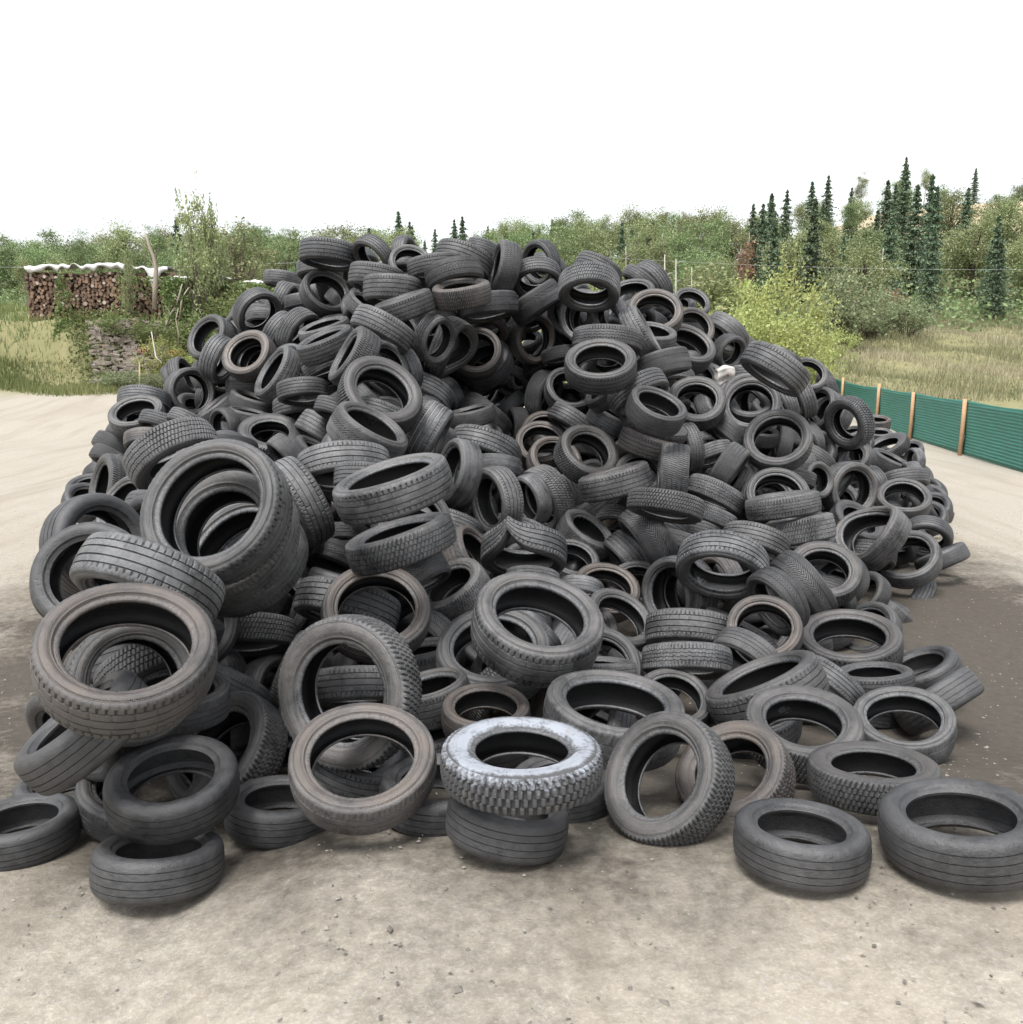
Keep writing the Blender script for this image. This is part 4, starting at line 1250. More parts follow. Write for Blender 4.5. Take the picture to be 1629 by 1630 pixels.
-2.96 10.18 0.85 -0.12 0.68 0.73 0.6
-2.99 10.19 1.09 -0 0.59 0.81 0.6
-2.85 10.65 0.13 -0.15 0.01 0.99 0.6
-2.98 10.63 0.37 -0.18 -0.39 0.9 0.6
-3 10.72 0.61 0.02 0.15 0.99 0.6
-2.98 10.68 0.85 -0.1 -0.68 0.73 0.6
-3 10.65 1.09 -0.48 0.31 0.82 0.6
-2.97 11.13 0.13 0.03 0.59 0.81 0.6
-2.97 11.22 0.37 -0.78 0.12 0.61 0.6
-3.1 11.14 0.61 -0.3 -0.31 0.9 0.6
-3 11.17 0.85 -0.39 0.5 0.78 0.6
-3 11.23 1.09 -0.37 0.05 0.93 0.6
-2.97 11.18 1.33 -0.34 0.28 0.9 0.6
-2.91 11.54 0.13 0.25 0.1 0.96 0.6
-3 11.55 0.37 -0.33 0.09 0.94 0.6
-2.9 11.65 0.61 0.03 -0.03 1 0.6
-2.98 11.6 0.85 -0.08 -0.27 0.96 0.6
-2.88 11.68 1.09 -0.25 0.38 0.89 0.6
-2.92 11.68 1.33 0.18 -0.19 0.97 0.6
-2.91 12.16 0.13 -0.31 0.54 0.78 0.6
-2.86 12.1 0.37 0.71 -0.04 0.7 0.6
-2.85 12.21 0.61 0.17 0.49 0.86 0.6
-2.92 12.18 0.85 -0.16 -0.76 0.63 0.6
-2.95 12.17 1.09 0.07 0.1 0.99 0.6
-2.84 12.22 1.33 0.33 -0.28 0.9 0.6
-2.89 12.11 1.57 0.41 -0.47 0.78 0.6
-2.9 12.1 1.81 0.06 -0.33 0.94 0.6
-2.94 12.11 2.05 0.06 -0.35 0.93 0.6
-2.97 12.2 2.29 0.19 -0.04 0.98 0.6
-2.97 12.14 2.53 -0.53 0.08 0.84 0.6
-2.88 12.61 0.13 -0.23 0.15 0.96 0.6
-2.91 12.56 0.37 0.6 -0.08 0.8 0.6
-2.84 12.64 0.61 -0.33 0.09 0.94 0.6
-2.82 12.6 0.85 -0.42 0.55 0.73 0.6
-2.83 12.63 1.09 -0.2 0.42 0.89 0.6
-2.95 12.64 1.33 -0.33 0.18 0.93 0.6
-2.9 12.65 1.57 -0.55 -0.11 0.83 0.6
-2.82 12.58 1.81 -0.57 0.53 0.62 0.6
-2.98 12.61 2.53 -0.11 -0.24 0.96 0.6
-2.88 13.19 0.13 -0.32 -0.22 0.92 0.6
-2.82 13.14 0.37 0.45 0.44 0.78 0.6
-2.87 13.12 0.61 0.36 -0.06 0.93 0.6
-2.88 13.12 0.85 -0.39 -0.21 0.9 0.6
-2.84 13.24 1.09 -0.11 -0.35 0.93 0.6
-2.85 13.26 1.33 -0.08 -0.41 0.91 0.6
-2.87 13.18 1.57 0.12 0.45 0.88 0.6
-2.92 13.23 1.81 0.36 -0.43 0.83 0.6
-2.87 13.17 2.05 0.52 -0.23 0.83 0.6
-2.91 13.2 2.29 0.25 0.26 0.93 0.6
-2.84 13.13 2.53 -0.29 -0.33 0.9 0.6
-2.84 13.14 3.01 -0.09 -0.2 0.98 0.6
-2.89 13.19 3.25 0.01 -0.28 0.96 0.6
-3.08 13.52 0.13 -0.05 0.08 1 0.6
-3.05 13.56 0.37 0.29 0.66 0.7 0.6
-2.99 13.59 0.61 -0 -0.01 1 0.6
-3.06 13.6 0.85 0.33 0.74 0.58 0.6
-3.08 13.5 1.09 -0.13 0.43 0.89 0.6
-3.04 13.56 1.33 -0.1 0.31 0.95 0.6
-3.01 13.52 1.57 -0.26 -0.41 0.88 0.6
-2.96 13.5 1.81 -0.2 0.01 0.98 0.6
-2.96 13.63 2.05 -0.04 -0.27 0.96 0.6
-2.96 13.51 2.29 -0.55 0.55 0.63 0.6
-3.03 13.54 2.53 0.05 -0.04 1 0.6
-3.03 13.59 2.77 -0.09 0.02 1 0.6
-2.94 13.52 3.01 -0.41 -0.18 0.89 0.6
-2.92 14.1 0.13 -0.12 0.52 0.85 0.6
-2.93 14.13 0.37 -0.62 -0.09 0.78 0.6
-3.01 14.09 0.61 0.64 0.2 0.74 0.6
-2.91 14.19 0.85 0.57 0.21 0.79 0.6
-2.89 14.12 1.09 -0.3 0.22 0.93 0.6
-2.88 14.05 1.33 -0.35 0.31 0.88 0.6
-2.89 14.13 1.57 -0.24 -0.21 0.95 0.6
-2.95 14.12 1.81 0.16 -0.17 0.97 0.6
-2.86 14.16 2.05 0.11 -0.3 0.95 0.6
-2.96 14.2 2.29 0.28 -0.44 0.85 0.6
-2.91 14.16 2.53 -0.18 0.56 0.81 0.6
-2.93 14.12 2.77 0.45 -0.22 0.87 0.6
-2.97 14.16 3.01 0.6 0.01 0.8 0.6
-2.52 7.65 0.37 0.4 0.17 0.9 0.6
-2.49 7.59 0.61 -0.08 -0.71 0.7 0.6
-2.54 7.6 0.85 0.42 0.19 0.89 0.6
-2.49 7.63 1.09 0.21 -0.21 0.95 0.6
-2.56 7.53 1.33 0.34 -0.02 0.94 0.6
-2.59 8.49 0.13 0.11 0.06 0.99 0.6
-2.42 9.6 0.37 0.15 -0.09 0.98 0.6
-2.37 10.09 0.13 -0.68 0.18 0.71 0.6
-2.39 10.13 0.37 0.22 -0.15 0.96 0.6
-2.33 10.13 0.61 -0.49 0.24 0.84 0.6
-2.43 10.09 0.85 0.47 0.27 0.84 0.6
-2.47 10.58 0.13 0.23 0.31 0.92 0.6
-2.41 10.52 0.61 -0.2 0.18 0.96 0.6
-2.56 10.55 0.85 -0.01 -0.21 0.98 0.6
-2.49 10.62 1.09 -0.43 -0.17 0.88 0.6
-2.4 11.13 0.13 -0.28 0.51 0.81 0.6
-2.41 11.26 0.37 0.55 -0.3 0.78 0.6
-2.51 11.18 0.61 0.08 0.29 0.95 0.6
-2.54 11.16 0.85 0.36 -0.31 0.88 0.6
-2.43 11.2 1.09 -0.09 0.06 0.99 0.6
-2.51 11.16 1.33 -0.35 -0.09 0.93 0.6
-2.55 11.16 1.57 0.56 -0.24 0.79 0.6
-2.4 11.57 0.13 0.38 -0.78 0.49 0.6
-2.48 11.57 0.61 -0.39 -0.32 0.87 0.6
-2.39 11.43 0.85 0.11 -0.11 0.99 0.6
-2.49 11.52 1.09 0.44 -0.19 0.88 0.6
-2.5 11.55 1.33 0.05 -0.12 0.99 0.6
-2.43 11.44 1.81 0.34 0.09 0.94 0.6
-2.53 12.12 0.13 -0.31 0.11 0.94 0.6
-2.48 12.21 0.37 -0.35 0.48 0.81 0.6
-2.52 12.07 0.61 0.13 -0.58 0.8 0.6
-2.5 12.19 0.85 0.1 -0.27 0.96 0.6
-2.54 12.07 1.09 0.26 0.18 0.95 0.6
-2.49 12.1 1.33 0.1 -0.22 0.97 0.6
-2.54 12.21 1.57 -0.33 -0.02 0.94 0.6
-2.53 12.13 1.81 0.2 -0.27 0.94 0.6
-2.46 12.07 2.05 -0.52 0.02 0.85 0.6
-2.54 12.14 2.29 -0.06 -0.07 1 0.6
-2.62 12.55 0.13 0.37 -0.32 0.87 0.6
-2.48 12.46 0.37 0.2 -0.04 0.98 0.6
-2.52 12.59 0.61 -0.16 -0.29 0.94 0.6
-2.59 12.52 1.09 0.46 0.25 0.86 0.6
-2.5 12.47 1.33 0.11 -0.61 0.79 0.6
-2.61 12.53 1.57 0.22 0.34 0.91 0.6
-2.56 12.47 2.05 -0.58 0.12 0.81 0.6
-2.58 12.57 2.53 0.27 0.22 0.94 0.6
-2.42 13.14 0.13 -0.05 0.25 0.97 0.6
-2.5 13.06 0.37 0.08 0.38 0.92 0.6
-2.55 13.08 0.61 -0.03 -0.21 0.98 0.6
-2.52 13.15 0.85 -0.42 0.24 0.88 0.6
-2.43 13.2 1.09 -0.03 -0.06 1 0.6
-2.52 13.09 1.33 -0.21 0.5 0.84 0.6
-2.45 13.16 1.57 0.3 -0.07 0.95 0.6
-2.55 13.19 1.81 -0.28 -0.51 0.81 0.6
-2.41 13.15 2.05 0.37 0.03 0.93 0.6
-2.52 13.07 2.29 0.65 0.21 0.73 0.6
-2.41 13.1 2.53 0.26 -0.04 0.96 0.6
-2.49 13.09 2.77 0.13 -0.14 0.98 0.6
-1.94 9.21 0.13 -0.06 0.13 0.99 0.6
-1.93 9.1 0.37 -0.18 0.01 0.98 0.6
-2 9.5 0.13 0.18 -0.63 0.76 0.6
-1.93 9.49 0.37 0.47 -0.26 0.84 0.6
-1.97 10.07 0.13 -0.16 0.38 0.91 0.6
-2.06 10.11 0.85 0.52 -0.12 0.85 0.6
-2 10.12 1.09 -0.49 -0.01 0.87 0.6
-2.07 10.07 1.33 -0.04 -0.17 0.98 0.6
-1.95 10.75 0.13 0.11 -0.39 0.91 0.6
-1.97 10.62 0.37 -0.19 -0.75 0.64 0.6
-1.9 10.71 0.85 0.1 -0.6 0.79 0.6
-1.92 10.72 1.09 0.61 0.2 0.76 0.6
-1.91 10.69 1.33 -0.19 0.47 0.86 0.6
-1.92 10.72 1.57 0.08 -0.2 0.98 0.6
-1.96 10.71 1.81 0.25 0.03 0.97 0.6
-1.91 10.64 2.05 0.43 -0.03 0.9 0.6
-1.95 11.09 0.13 0.52 -0.56 0.65 0.6
-1.99 11.07 0.37 0.18 -0.3 0.94 0.6
-2.06 11.1 0.61 -0.25 0.27 0.93 0.6
-2.05 11.14 0.85 0.37 0.29 0.88 0.6
-2.01 11.13 1.09 0.31 -0.47 0.83 0.6
-2.01 11.14 1.33 0.21 0.31 0.93 0.6
-2.06 11.1 1.57 0.06 0.31 0.95 0.6
-1.99 11.49 0.13 -0.35 -0.11 0.93 0.6
-1.97 11.47 0.37 0.28 0.4 0.87 0.6
-2.03 11.47 0.61 -0.2 -0.48 0.86 0.6
-2.1 11.59 0.85 0.21 -0.02 0.98 0.6
-2.05 11.56 1.09 -0.07 -0.24 0.97 0.6
-1.97 11.48 1.33 -0.1 -0.06 0.99 0.6
-2.07 11.53 1.81 0.07 0.23 0.97 0.6
-1.96 11.46 2.05 0.28 -0.25 0.93 0.6
-2.07 11.48 2.29 0.41 0.07 0.91 0.6
-1.97 11.48 2.53 0.04 0.25 0.97 0.6
-1.98 12.19 0.13 0.41 0.4 0.82 0.6
-1.91 12.14 0.37 0.15 0.72 0.68 0.6
-2 12.12 0.61 -0.29 0.1 0.95 0.6
-2.02 12.19 0.85 0.16 0.53 0.83 0.6
-1.95 12.17 1.09 0.27 -0.32 0.91 0.6
-2 12.23 1.33 -0.31 -0.45 0.83 0.6
-1.97 12.21 1.57 0.08 0.18 0.98 0.6
-1.94 12.08 1.81 0.26 -0.2 0.94 0.6
-2 12.09 2.05 -0.25 -0.33 0.91 0.6
-1.97 12.22 2.53 -0.39 -0.43 0.82 0.6
-1.87 12.21 2.77 0.35 -0.18 0.92 0.6
-1.99 12.12 3.01 -0.34 0.12 0.93 0.6
-1.62 8.15 0.13 0.04 -0.47 0.88 0.6
-1.38 8.7 0.13 -0.08 0.23 0.97 0.6
-1.51 8.67 0.37 -0.37 0.2 0.91 0.6
-1.46 9.23 0.13 0.12 0.75 0.65 0.6
-1.45 9.16 0.61 0.05 -0.37 0.93 0.6
-1.48 9.25 0.85 0.32 -0.18 0.93 0.6
-1.41 9.14 1.09 0.56 -0.14 0.81 0.6
-1.61 9.55 0.13 -0.12 0.58 0.81 0.6
-1.64 9.69 0.37 0.13 0.27 0.95 0.6
-1.49 10.11 0.13 -0.53 -0.48 0.7 0.6
-1.54 10.08 0.37 0.61 0.45 0.65 0.6
-1.55 10.09 0.61 0.14 -0.35 0.93 0.6
-1.57 10.07 0.85 0.25 0.41 0.88 0.6
-1.45 10.11 1.09 -0.06 0.41 0.91 0.6
-1.53 10.09 1.33 0.16 0.02 0.99 0.6
-1.44 10.59 0.13 -0.09 -0.6 0.8 0.6
-1.44 10.6 0.37 -0.11 0.24 0.96 0.6
-1.53 10.54 0.61 0.51 0.1 0.86 0.6
-1.53 10.61 0.85 0.3 -0.09 0.95 0.6
-1.48 10.61 1.09 0.09 -0.45 0.89 0.6
-1.53 10.65 1.33 -0.49 0.22 0.85 0.6
-1.51 11.11 0.13 -0.03 0.3 0.95 0.6
-1.56 11.02 0.37 -0.28 -0.05 0.96 0.6
-1.48 11.02 0.61 0.38 -0.23 0.89 0.6
-1.47 11.03 0.85 -0.51 -0.07 0.86 0.6
-1.56 11.03 1.09 0.2 -0.12 0.97 0.6
-1.48 11 1.33 -0.49 0.13 0.87 0.6
-1.47 11.01 1.57 -0.34 -0.35 0.88 0.6
-1.53 11.09 1.81 0.17 0.19 0.97 0.6
-1.49 11.62 0.13 0.37 -0.75 0.55 0.6
-1.45 11.58 0.37 -0.64 -0.09 0.76 0.6
-1.53 11.5 0.61 0.61 0.1 0.79 0.6
-1.45 11.57 0.85 -0.21 -0.42 0.88 0.6
-1.52 11.64 1.09 -0.5 0.09 0.86 0.6
-1.46 11.64 1.33 0.2 0.49 0.85 0.6
-1.59 11.54 1.57 0.13 0.17 0.98 0.6
-1.56 11.54 1.81 -0.56 -0.14 0.82 0.6
-1.59 11.51 2.29 0.11 -0.27 0.96 0.6
-1.54 11.65 2.53 0.31 -0.52 0.8 0.6
-1.53 11.58 2.77 0.04 -0.06 1 0.6
-1.46 11.61 3.01 -0.67 -0.1 0.73 0.6
-1.42 12 0.13 -0.22 -0.04 0.98 0.6
-1.51 11.99 0.37 -0.5 0.01 0.86 0.6
-1.44 12.01 0.61 0.24 -0.27 0.93 0.6
-1.55 11.97 0.85 0.01 -0.26 0.97 0.6
-1.55 12.07 1.09 0.5 -0.23 0.84 0.6
-1.53 11.98 1.33 -0.44 0.17 0.88 0.6
-1.56 12.03 1.57 -0.1 0.55 0.83 0.6
-1.47 12.05 1.81 -0.11 0.04 0.99 0.6
-1.56 11.99 2.77 -0.21 -0.11 0.97 0.6
-1.48 12 3.01 -0.09 0.29 0.95 0.6
-1.45 11.97 3.25 -0.18 0 0.98 0.6
-0.98 7.62 0.37 -0.05 0.41 0.91 0.6
-0.91 7.63 0.61 -0.54 -0.12 0.83 0.6
-0.96 7.67 1.09 0.39 -0.09 0.91 0.6
-0.96 8.04 0.13 -0.18 0.74 0.65 0.6
-0.99 8.08 0.37 -0.32 -0.32 0.89 0.6
-1.01 8.01 0.61 0.22 -0.46 0.86 0.6
-0.97 8.57 0.13 -0.31 0.35 0.88 0.6
-0.86 8.59 0.37 0.07 0.47 0.88 0.6
-0.95 8.64 0.61 -0.3 0.35 0.89 0.6
-0.98 8.61 1.09 0.09 -0.31 0.95 0.6
-1.09 9.11 0.13 0.19 0.64 0.74 0.6
-1.13 9.1 0.37 0.55 0.15 0.82 0.6
-1.09 9.03 0.61 -0.01 0.42 0.91 0.6
-1.1 9.14 0.85 0.4 -0.35 0.85 0.6
-1.06 9.12 1.09 -0.28 -0.47 0.84 0.6
-1.01 9.68 0.13 0.05 -0.56 0.83 0.6
-1.05 9.66 0.37 0.02 0.14 0.99 0.6
-1.11 9.62 1.33 0.5 -0.2 0.84 0.6
-1.12 9.64 1.57 -0.19 0.55 0.81 0.6
-1.1 9.68 1.81 0.21 0.03 0.98 0.6
-0.84 10.18 0.13 -0.29 -0.26 0.92 0.6
-0.94 10.18 0.37 0.63 0.4 0.67 0.6
-0.98 10.18 0.61 0.27 -0.01 0.96 0.6
-0.87 10.17 0.85 0.48 0 0.88 0.6
-0.92 10.18 1.09 0.26 -0.51 0.82 0.6
-0.88 10.76 0.13 -0.11 -0.55 0.83 0.6
-0.95 10.65 0.37 0.03 0.07 1 0.6
-0.88 10.77 0.61 -0.01 -0.36 0.93 0.6
-0.85 10.74 0.85 0.44 -0.09 0.89 0.6
-0.9 10.64 1.09 0.29 -0.49 0.82 0.6
-0.97 10.74 1.33 0.23 -0.22 0.95 0.6
-0.88 11.15 0.13 -0.13 -0.33 0.94 0.6
-0.91 11.17 0.37 0.12 -0 0.99 0.6
-1 11.09 0.61 0.24 0.22 0.95 0.6
-0.87 11.16 0.85 0.03 0.29 0.96 0.6
-0.89 11.21 1.09 0.25 0.32 0.91 0.6
-1.05 11.64 0.13 0.23 0.11 0.97 0.6
-1.07 11.66 0.37 0.12 -0.61 0.78 0.6
-1.03 11.7 0.61 -0.46 -0.32 0.83 0.6
-0.97 11.59 0.85 -0.39 -0.33 0.86 0.6
-1.01 11.69 1.09 0.07 0.47 0.88 0.6
-1.03 11.59 1.33 0.16 0.26 0.95 0.6
-0.99 11.66 1.57 -0.18 -0.04 0.98 0.6
-1.17 12.18 0.13 -0.37 0.16 0.91 0.6
-1.15 12.19 0.37 0.48 -0.49 0.73 0.6
-1.16 12.06 0.61 -0.49 0.13 0.86 0.6
-1.1 12.12 0.85 -0.62 -0.17 0.76 0.6
-1.13 12.05 1.09 -0.12 0.62 0.77 0.6
-1.03 12.14 1.33 0.25 0.31 0.92 0.6
-1.1 12.14 2.05 0.05 0.62 0.79 0.6
-1.16 12.17 2.29 -0.42 0.59 0.69 0.6
-1.01 12.16 2.77 0.24 0.62 0.74 0.6
-1.09 12.08 3.25 0.62 -0.2 0.76 0.6
-0.39 8.64 0.13 0.1 0.49 0.87 0.6
-0.42 9.2 0.13 0.36 0.56 0.75 0.6
-0.39 9.13 0.37 -0.02 -0.01 1 0.6
-0.51 9.62 0.13 0.17 0.55 0.82 0.6
-0.6 9.66 0.37 -0 -0.09 1 0.6
-0.54 9.6 0.61 -0.43 -0.18 0.88 0.6
-0.63 9.52 0.85 -0.44 0.17 0.88 0.6
-0.47 10.13 0.13 0.52 -0.12 0.85 0.6
-0.42 10.19 0.37 0.19 -0.37 0.91 0.6
-0.42 10.2 0.61 0.34 -0.38 0.86 0.6
-0.48 10.12 0.85 0.28 0.47 0.84 0.6
-0.47 10.15 1.57 -0.43 -0.3 0.85 0.6
-0.44 10.63 0.13 -0.05 0.22 0.97 0.6
-0.54 10.72 0.37 0.02 0.19 0.98 0.6
-0.48 10.69 0.61 -0.63 0.1 0.77 0.6
-0.51 10.62 0.85 -0.48 -0.13 0.87 0.6
-0.52 10.73 1.09 -0.18 0 0.98 0.6
-0.4 11.08 0.13 0.17 0.56 0.81 0.6
-0.41 11 0.37 -0.45 -0.11 0.89 0.6
-0.47 10.95 0.61 -0.24 -0.4 0.88 0.6
-0.39 11.06 0.85 -0.2 0.52 0.83 0.6
-0.4 11.07 1.33 0.14 0.02 0.99 0.6
-0.48 11.73 0.13 0.05 0.56 0.83 0.6
-0.47 11.59 0.37 -0.05 0.63 0.78 0.6
-0.48 11.66 0.61 0.24 -0.21 0.95 0.6
-0.49 11.64 0.85 -0.04 0.27 0.96 0.6
-0.52 11.61 1.09 -0.08 0.12 0.99 0.6
-0.43 11.71 1.33 0.12 -0.01 0.99 0.6
-0.43 12.04 0.13 -0.61 -0.16 0.77 0.6
-0.35 12.04 0.37 -0.06 0.39 0.92 0.6
-0.5 12.1 0.61 0.26 -0.37 0.89 0.6
-0.36 12.01 0.85 0.27 0.31 0.91 0.6
-0.45 12.15 1.09 0.4 0.08 0.91 0.6
-0.38 12.13 1.33 0.45 0.41 0.79 0.6
-0.53 12.76 0.13 -0.12 -0.16 0.98 0.6
-0.41 12.74 0.37 -0.01 0.01 1 0.6
-0.54 12.73 0.61 0.21 -0.39 0.9 0.6
-0.54 12.63 0.85 -0.72 0.21 0.66 0.6
-0.41 12.62 1.09 -0.1 0.01 0.99 0.6
-0.43 12.65 1.33 -0.11 -0.1 0.99 0.6
-0.05 8.12 0.13 -0.17 -0.54 0.82 0.6
0.02 8.22 0.37 -0.2 -0.03 0.98 0.6
-0.07 8.21 0.61 0.08 -0.09 0.99 0.6
-0.08 8.64 0.13 -0.25 0.15 0.96 0.6
-0.02 9.25 0.13 0.03 0.45 0.89 0.6
0.03 9.12 0.37 0.45 0.39 0.8 0.6
0.07 9.63 0.13 0.23 0.54 0.81 0.6
-0.04 9.56 0.37 0.15 0.63 0.76 0.6
-0.06 9.67 0.61 0.27 0.11 0.96 0.6
0.06 10.57 0.13 0.17 -0.19 0.97 0.6
0.04 10.58 0.37 0.3 -0.1 0.95 0.6
0.07 10.54 0.85 0.38 0.19 0.91 0.6
-0.03 11.04 0.13 -0.5 -0.08 0.86 0.6
-0.04 11.13 0.37 -0.45 0.14 0.88 0.6
-0.09 11.1 0.85 0.1 -0.1 0.99 0.6
-0.06 11.65 0.13 -0.34 0.24 0.91 0.6
-0.02 11.59 0.37 -0.53 -0.34 0.78 0.6
-0.03 11.65 0.61 -0.2 -0.39 0.9 0.6
-0.05 11.65 0.85 -0.26 -0.47 0.84 0.6
-0.08 12.04 0.13 -0.5 0.44 0.74 0.6
-0.04 12.11 0.37 -0.59 -0.17 0.79 0.6
-0.02 12.06 0.61 -0.57 -0.41 0.71 0.6
-0.04 12.09 0.85 -0.17 0.44 0.88 0.6
-0.15 12.47 0.13 0.1 -0.2 0.97 0.6
-0.01 12.47 0.37 0.23 0.67 0.71 0.6
-0.1 12.6 0.61 -0.22 -0.19 0.96 0.6
-0.08 12.47 0.85 0.26 0.52 0.81 0.6
-0.06 12.6 1.09 0.57 -0.07 0.82 0.6
-0.08 13.25 0.13 -0.6 -0.22 0.77 0.6
-0.13 13.24 0.37 -0.41 0.4 0.82 0.6
-0.12 13.18 0.61 -0.62 0.32 0.72 0.6
-0.02 13.19 0.85 -0.31 0.21 0.93 0.6
-0.03 13.16 1.09 -0.18 -0.52 0.83 0.6
-0.06 13.19 1.33 -0.11 -0.45 0.89 0.6
-0.01 13.11 1.57 0.07 0.09 0.99 0.6
-0.02 13.15 1.81 0.39 0.35 0.85 0.6
0.44 8.56 0.13 0.22 0.42 0.88 0.6
0.38 9.17 0.13 -0.57 0.27 0.77 0.6
0.35 9.58 0.13 0.09 0.01 1 0.6
0.48 9.61 0.37 -0.23 0.06 0.97 0.6
0.6 10.08 0.13 0.3 0.33 0.89 0.6
0.46 10.67 0.13 -0.04 0.48 0.87 0.6
0.38 10.66 0.37 0.46 0.53 0.71 0.6
0.4 10.59 0.61 -0.15 -0.19 0.97 0.6
0.4 10.63 0.85 0.26 -0.02 0.97 0.6
0.46 11.03 0.13 -0.51 -0.16 0.84 0.6
0.36 11.14 0.37 0.7 -0.36 0.62 0.6
0.47 11.13 0.61 -0.44 0.3 0.85 0.6
0.4 11.09 0.85 0.26 -0.26 0.93 0.6
0.53 11.68 0.13 0 0.42 0.91 0.6
0.54 11.68 1.09 -0.27 0.29 0.92 0.6
0.41 12.06 0.13 0.17 -0.06 0.98 0.6
0.42 12.08 0.37 -0.25 0.23 0.94 0.6
0.46 12.01 0.61 -0.38 0.46 0.8 0.6
0.59 12.63 0.13 -0.2 -0.26 0.94 0.6
0.55 12.53 0.37 -0 0.21 0.98 0.6
0.6 12.59 0.61 0.44 0.24 0.87 0.6
0.54 12.6 0.85 0.2 -0.1 0.98 0.6
0.54 12.58 1.09 -0.46 0.36 0.81 0.6
1.07 9.47 0.13 -0.07 -0.36 0.93 0.6
0.97 9.52 0.37 -0.34 0.27 0.9 0.6
1.06 10.14 0.13 0.21 0.3 0.93 0.6
1.03 10.57 0.13 0.33 -0.6 0.72 0.6
1.08 10.57 0.37 0.36 0.1 0.93 0.6
0.97 10.63 0.61 0.43 0.36 0.83 0.6
1.03 11.21 0.13 0.49 0.25 0.83 0.6
0.93 11.2 0.61 0.36 -0.1 0.93 0.6
0.96 11.59 0.13 -0.21 0.22 0.95 0.6
0.91 11.59 0.85 0.48 -0.33 0.81 0.6
0.85 11.65 1.09 0.48 0.26 0.84 0.6
0.98 12.11 0.13 0.07 -0.24 0.97 0.6
0.9 12.09 0.37 -0.23 -0.59 0.78 0.6
0.96 12.14 0.61 0.06 0.01 1 0.6
1 12.01 0.85 0.49 0.46 0.74 0.6
1 12.15 1.09 -0.09 -0.04 1 0.6
0.95 12.04 1.33 0.26 0.19 0.95 0.6
0.9 12.03 1.57 -0.53 -0.36 0.77 0.6
1 12.76 0.13 0.2 -0.22 0.96 0.6
0.89 12.66 0.37 -0.39 0.59 0.71 0.6
0.97 12.71 0.61 0.48 0.28 0.83 0.6
0.89 12.69 0.85 -0.34 0.52 0.78 0.6
0.92 12.72 1.09 0.05 -0.5 0.87 0.6
0.92 12.62 1.33 0.36 -0.51 0.78 0.6
1.03 12.65 1.81 -0.31 0.15 0.94 0.6
1.45 9.52 0.13 0.25 -0.51 0.82 0.6
1.34 10.01 0.13 -0.46 -0.2 0.87 0.6
1.39 10.03 0.37 -0.16 0.06 0.99 0.6
1.33 10.1 1.09 0.31 -0.06 0.95 0.6
1.38 10.63 0.13 0.41 0.06 0.91 0.6
1.48 10.6 0.37 0.45 -0.27 0.85 0.6
1.52 10.55 0.61 0.56 0.35 0.75 0.6
1.5 10.57 1.09 -0.56 -0.14 0.82 0.6
1.34 10.98 0.13 0.27 -0.05 0.96 0.6
1.38 10.99 0.37 0.08 0.72 0.69 0.6
1.47 11.12 0.61 -0.3 0.04 0.95 0.6
1.45 11.13 0.85 -0.44 0.13 0.89 0.6
1.48 11.1 1.57 0.02 -0.32 0.95 0.6
1.48 11.6 0.13 -0.49 0.17 0.85 0.6
1.49 11.65 0.37 0.16 -0.24 0.96 0.6
1.38 11.64 0.61 0.08 -0.4 0.91 0.6
1.46 11.58 0.85 0.3 -0.12 0.95 0.6
1.45 11.62 1.09 -0.02 -0.49 0.87 0.6
1.47 11.59 1.33 -0.08 0.25 0.97 0.6
1.47 11.56 2.05 -0.16 0.53 0.83 0.6
1.51 11.66 2.29 0.47 0.64 0.61 0.6
1.37 11.62 2.53 -0.01 0.08 1 0.6
1.52 12.07 0.13 0.02 0.2 0.98 0.6
1.46 12.11 0.37 -0.05 0.21 0.98 0.6
1.44 12.16 0.61 -0.11 0.27 0.96 0.6
1.49 12.14 0.85 0.6 0.31 0.74 0.6
1.42 12.15 1.09 0.28 -0.47 0.84 0.6
1.51 12.16 1.33 0.5 -0.33 0.8 0.6
1.46 12.1 1.81 -0.61 -0.19 0.77 0.6
1.47 12.17 2.05 -0.15 -0.23 0.96 0.6
1.37 12.15 2.29 -0 -0.18 0.98 0.6
1.4 12.06 2.53 -0.11 0.29 0.95 0.6
1.41 12.58 0.13 -0.36 -0.26 0.9 0.6
1.47 12.61 0.37 0.14 -0.78 0.61 0.6
1.44 12.64 0.61 -0.53 0.17 0.83 0.6
1.34 12.61 0.85 0.07 -0.32 0.94 0.6
1.44 12.61 1.09 0.54 -0.26 0.8 0.6
1.43 12.66 1.33 0.17 -0.29 0.94 0.6
1.46 12.58 1.57 0.1 -0.45 0.89 0.6
1.42 12.68 1.81 -0.19 0.11 0.98 0.6
1.41 12.68 2.05 0.39 0.54 0.75 0.6
1.43 12.59 2.29 -0.16 0.55 0.82 0.6
1.43 12.71 2.53 -0.49 -0.26 0.83 0.6
1.47 12.73 2.77 -0.21 -0.69 0.69 0.6
1.37 12.67 3.01 0.41 -0.55 0.72 0.6
1.45 13.2 0.13 0.1 -0.62 0.78 0.6
1.41 13.19 0.37 0.15 0.09 0.98 0.6
1.43 13.18 0.61 -0.67 0.23 0.71 0.6
1.46 13.16 0.85 0.26 0.54 0.8 0.6
1.43 13.18 1.09 0.24 -0.64 0.73 0.6
1.49 13.23 1.33 -0.28 -0.58 0.76 0.6
1.48 13.1 1.57 -0.09 0.33 0.94 0.6
1.39 13.15 1.81 -0.11 -0.53 0.84 0.6
1.49 13.15 2.05 0.1 -0.38 0.92 0.6
1.51 13.22 2.29 -0.11 0.12 0.99 0.6
1.4 13.14 2.53 0.39 -0.42 0.82 0.6
1.37 13.21 2.77 0.51 0.4 0.76 0.6
1.48 13.15 3.01 -0.33 0.44 0.83 0.6
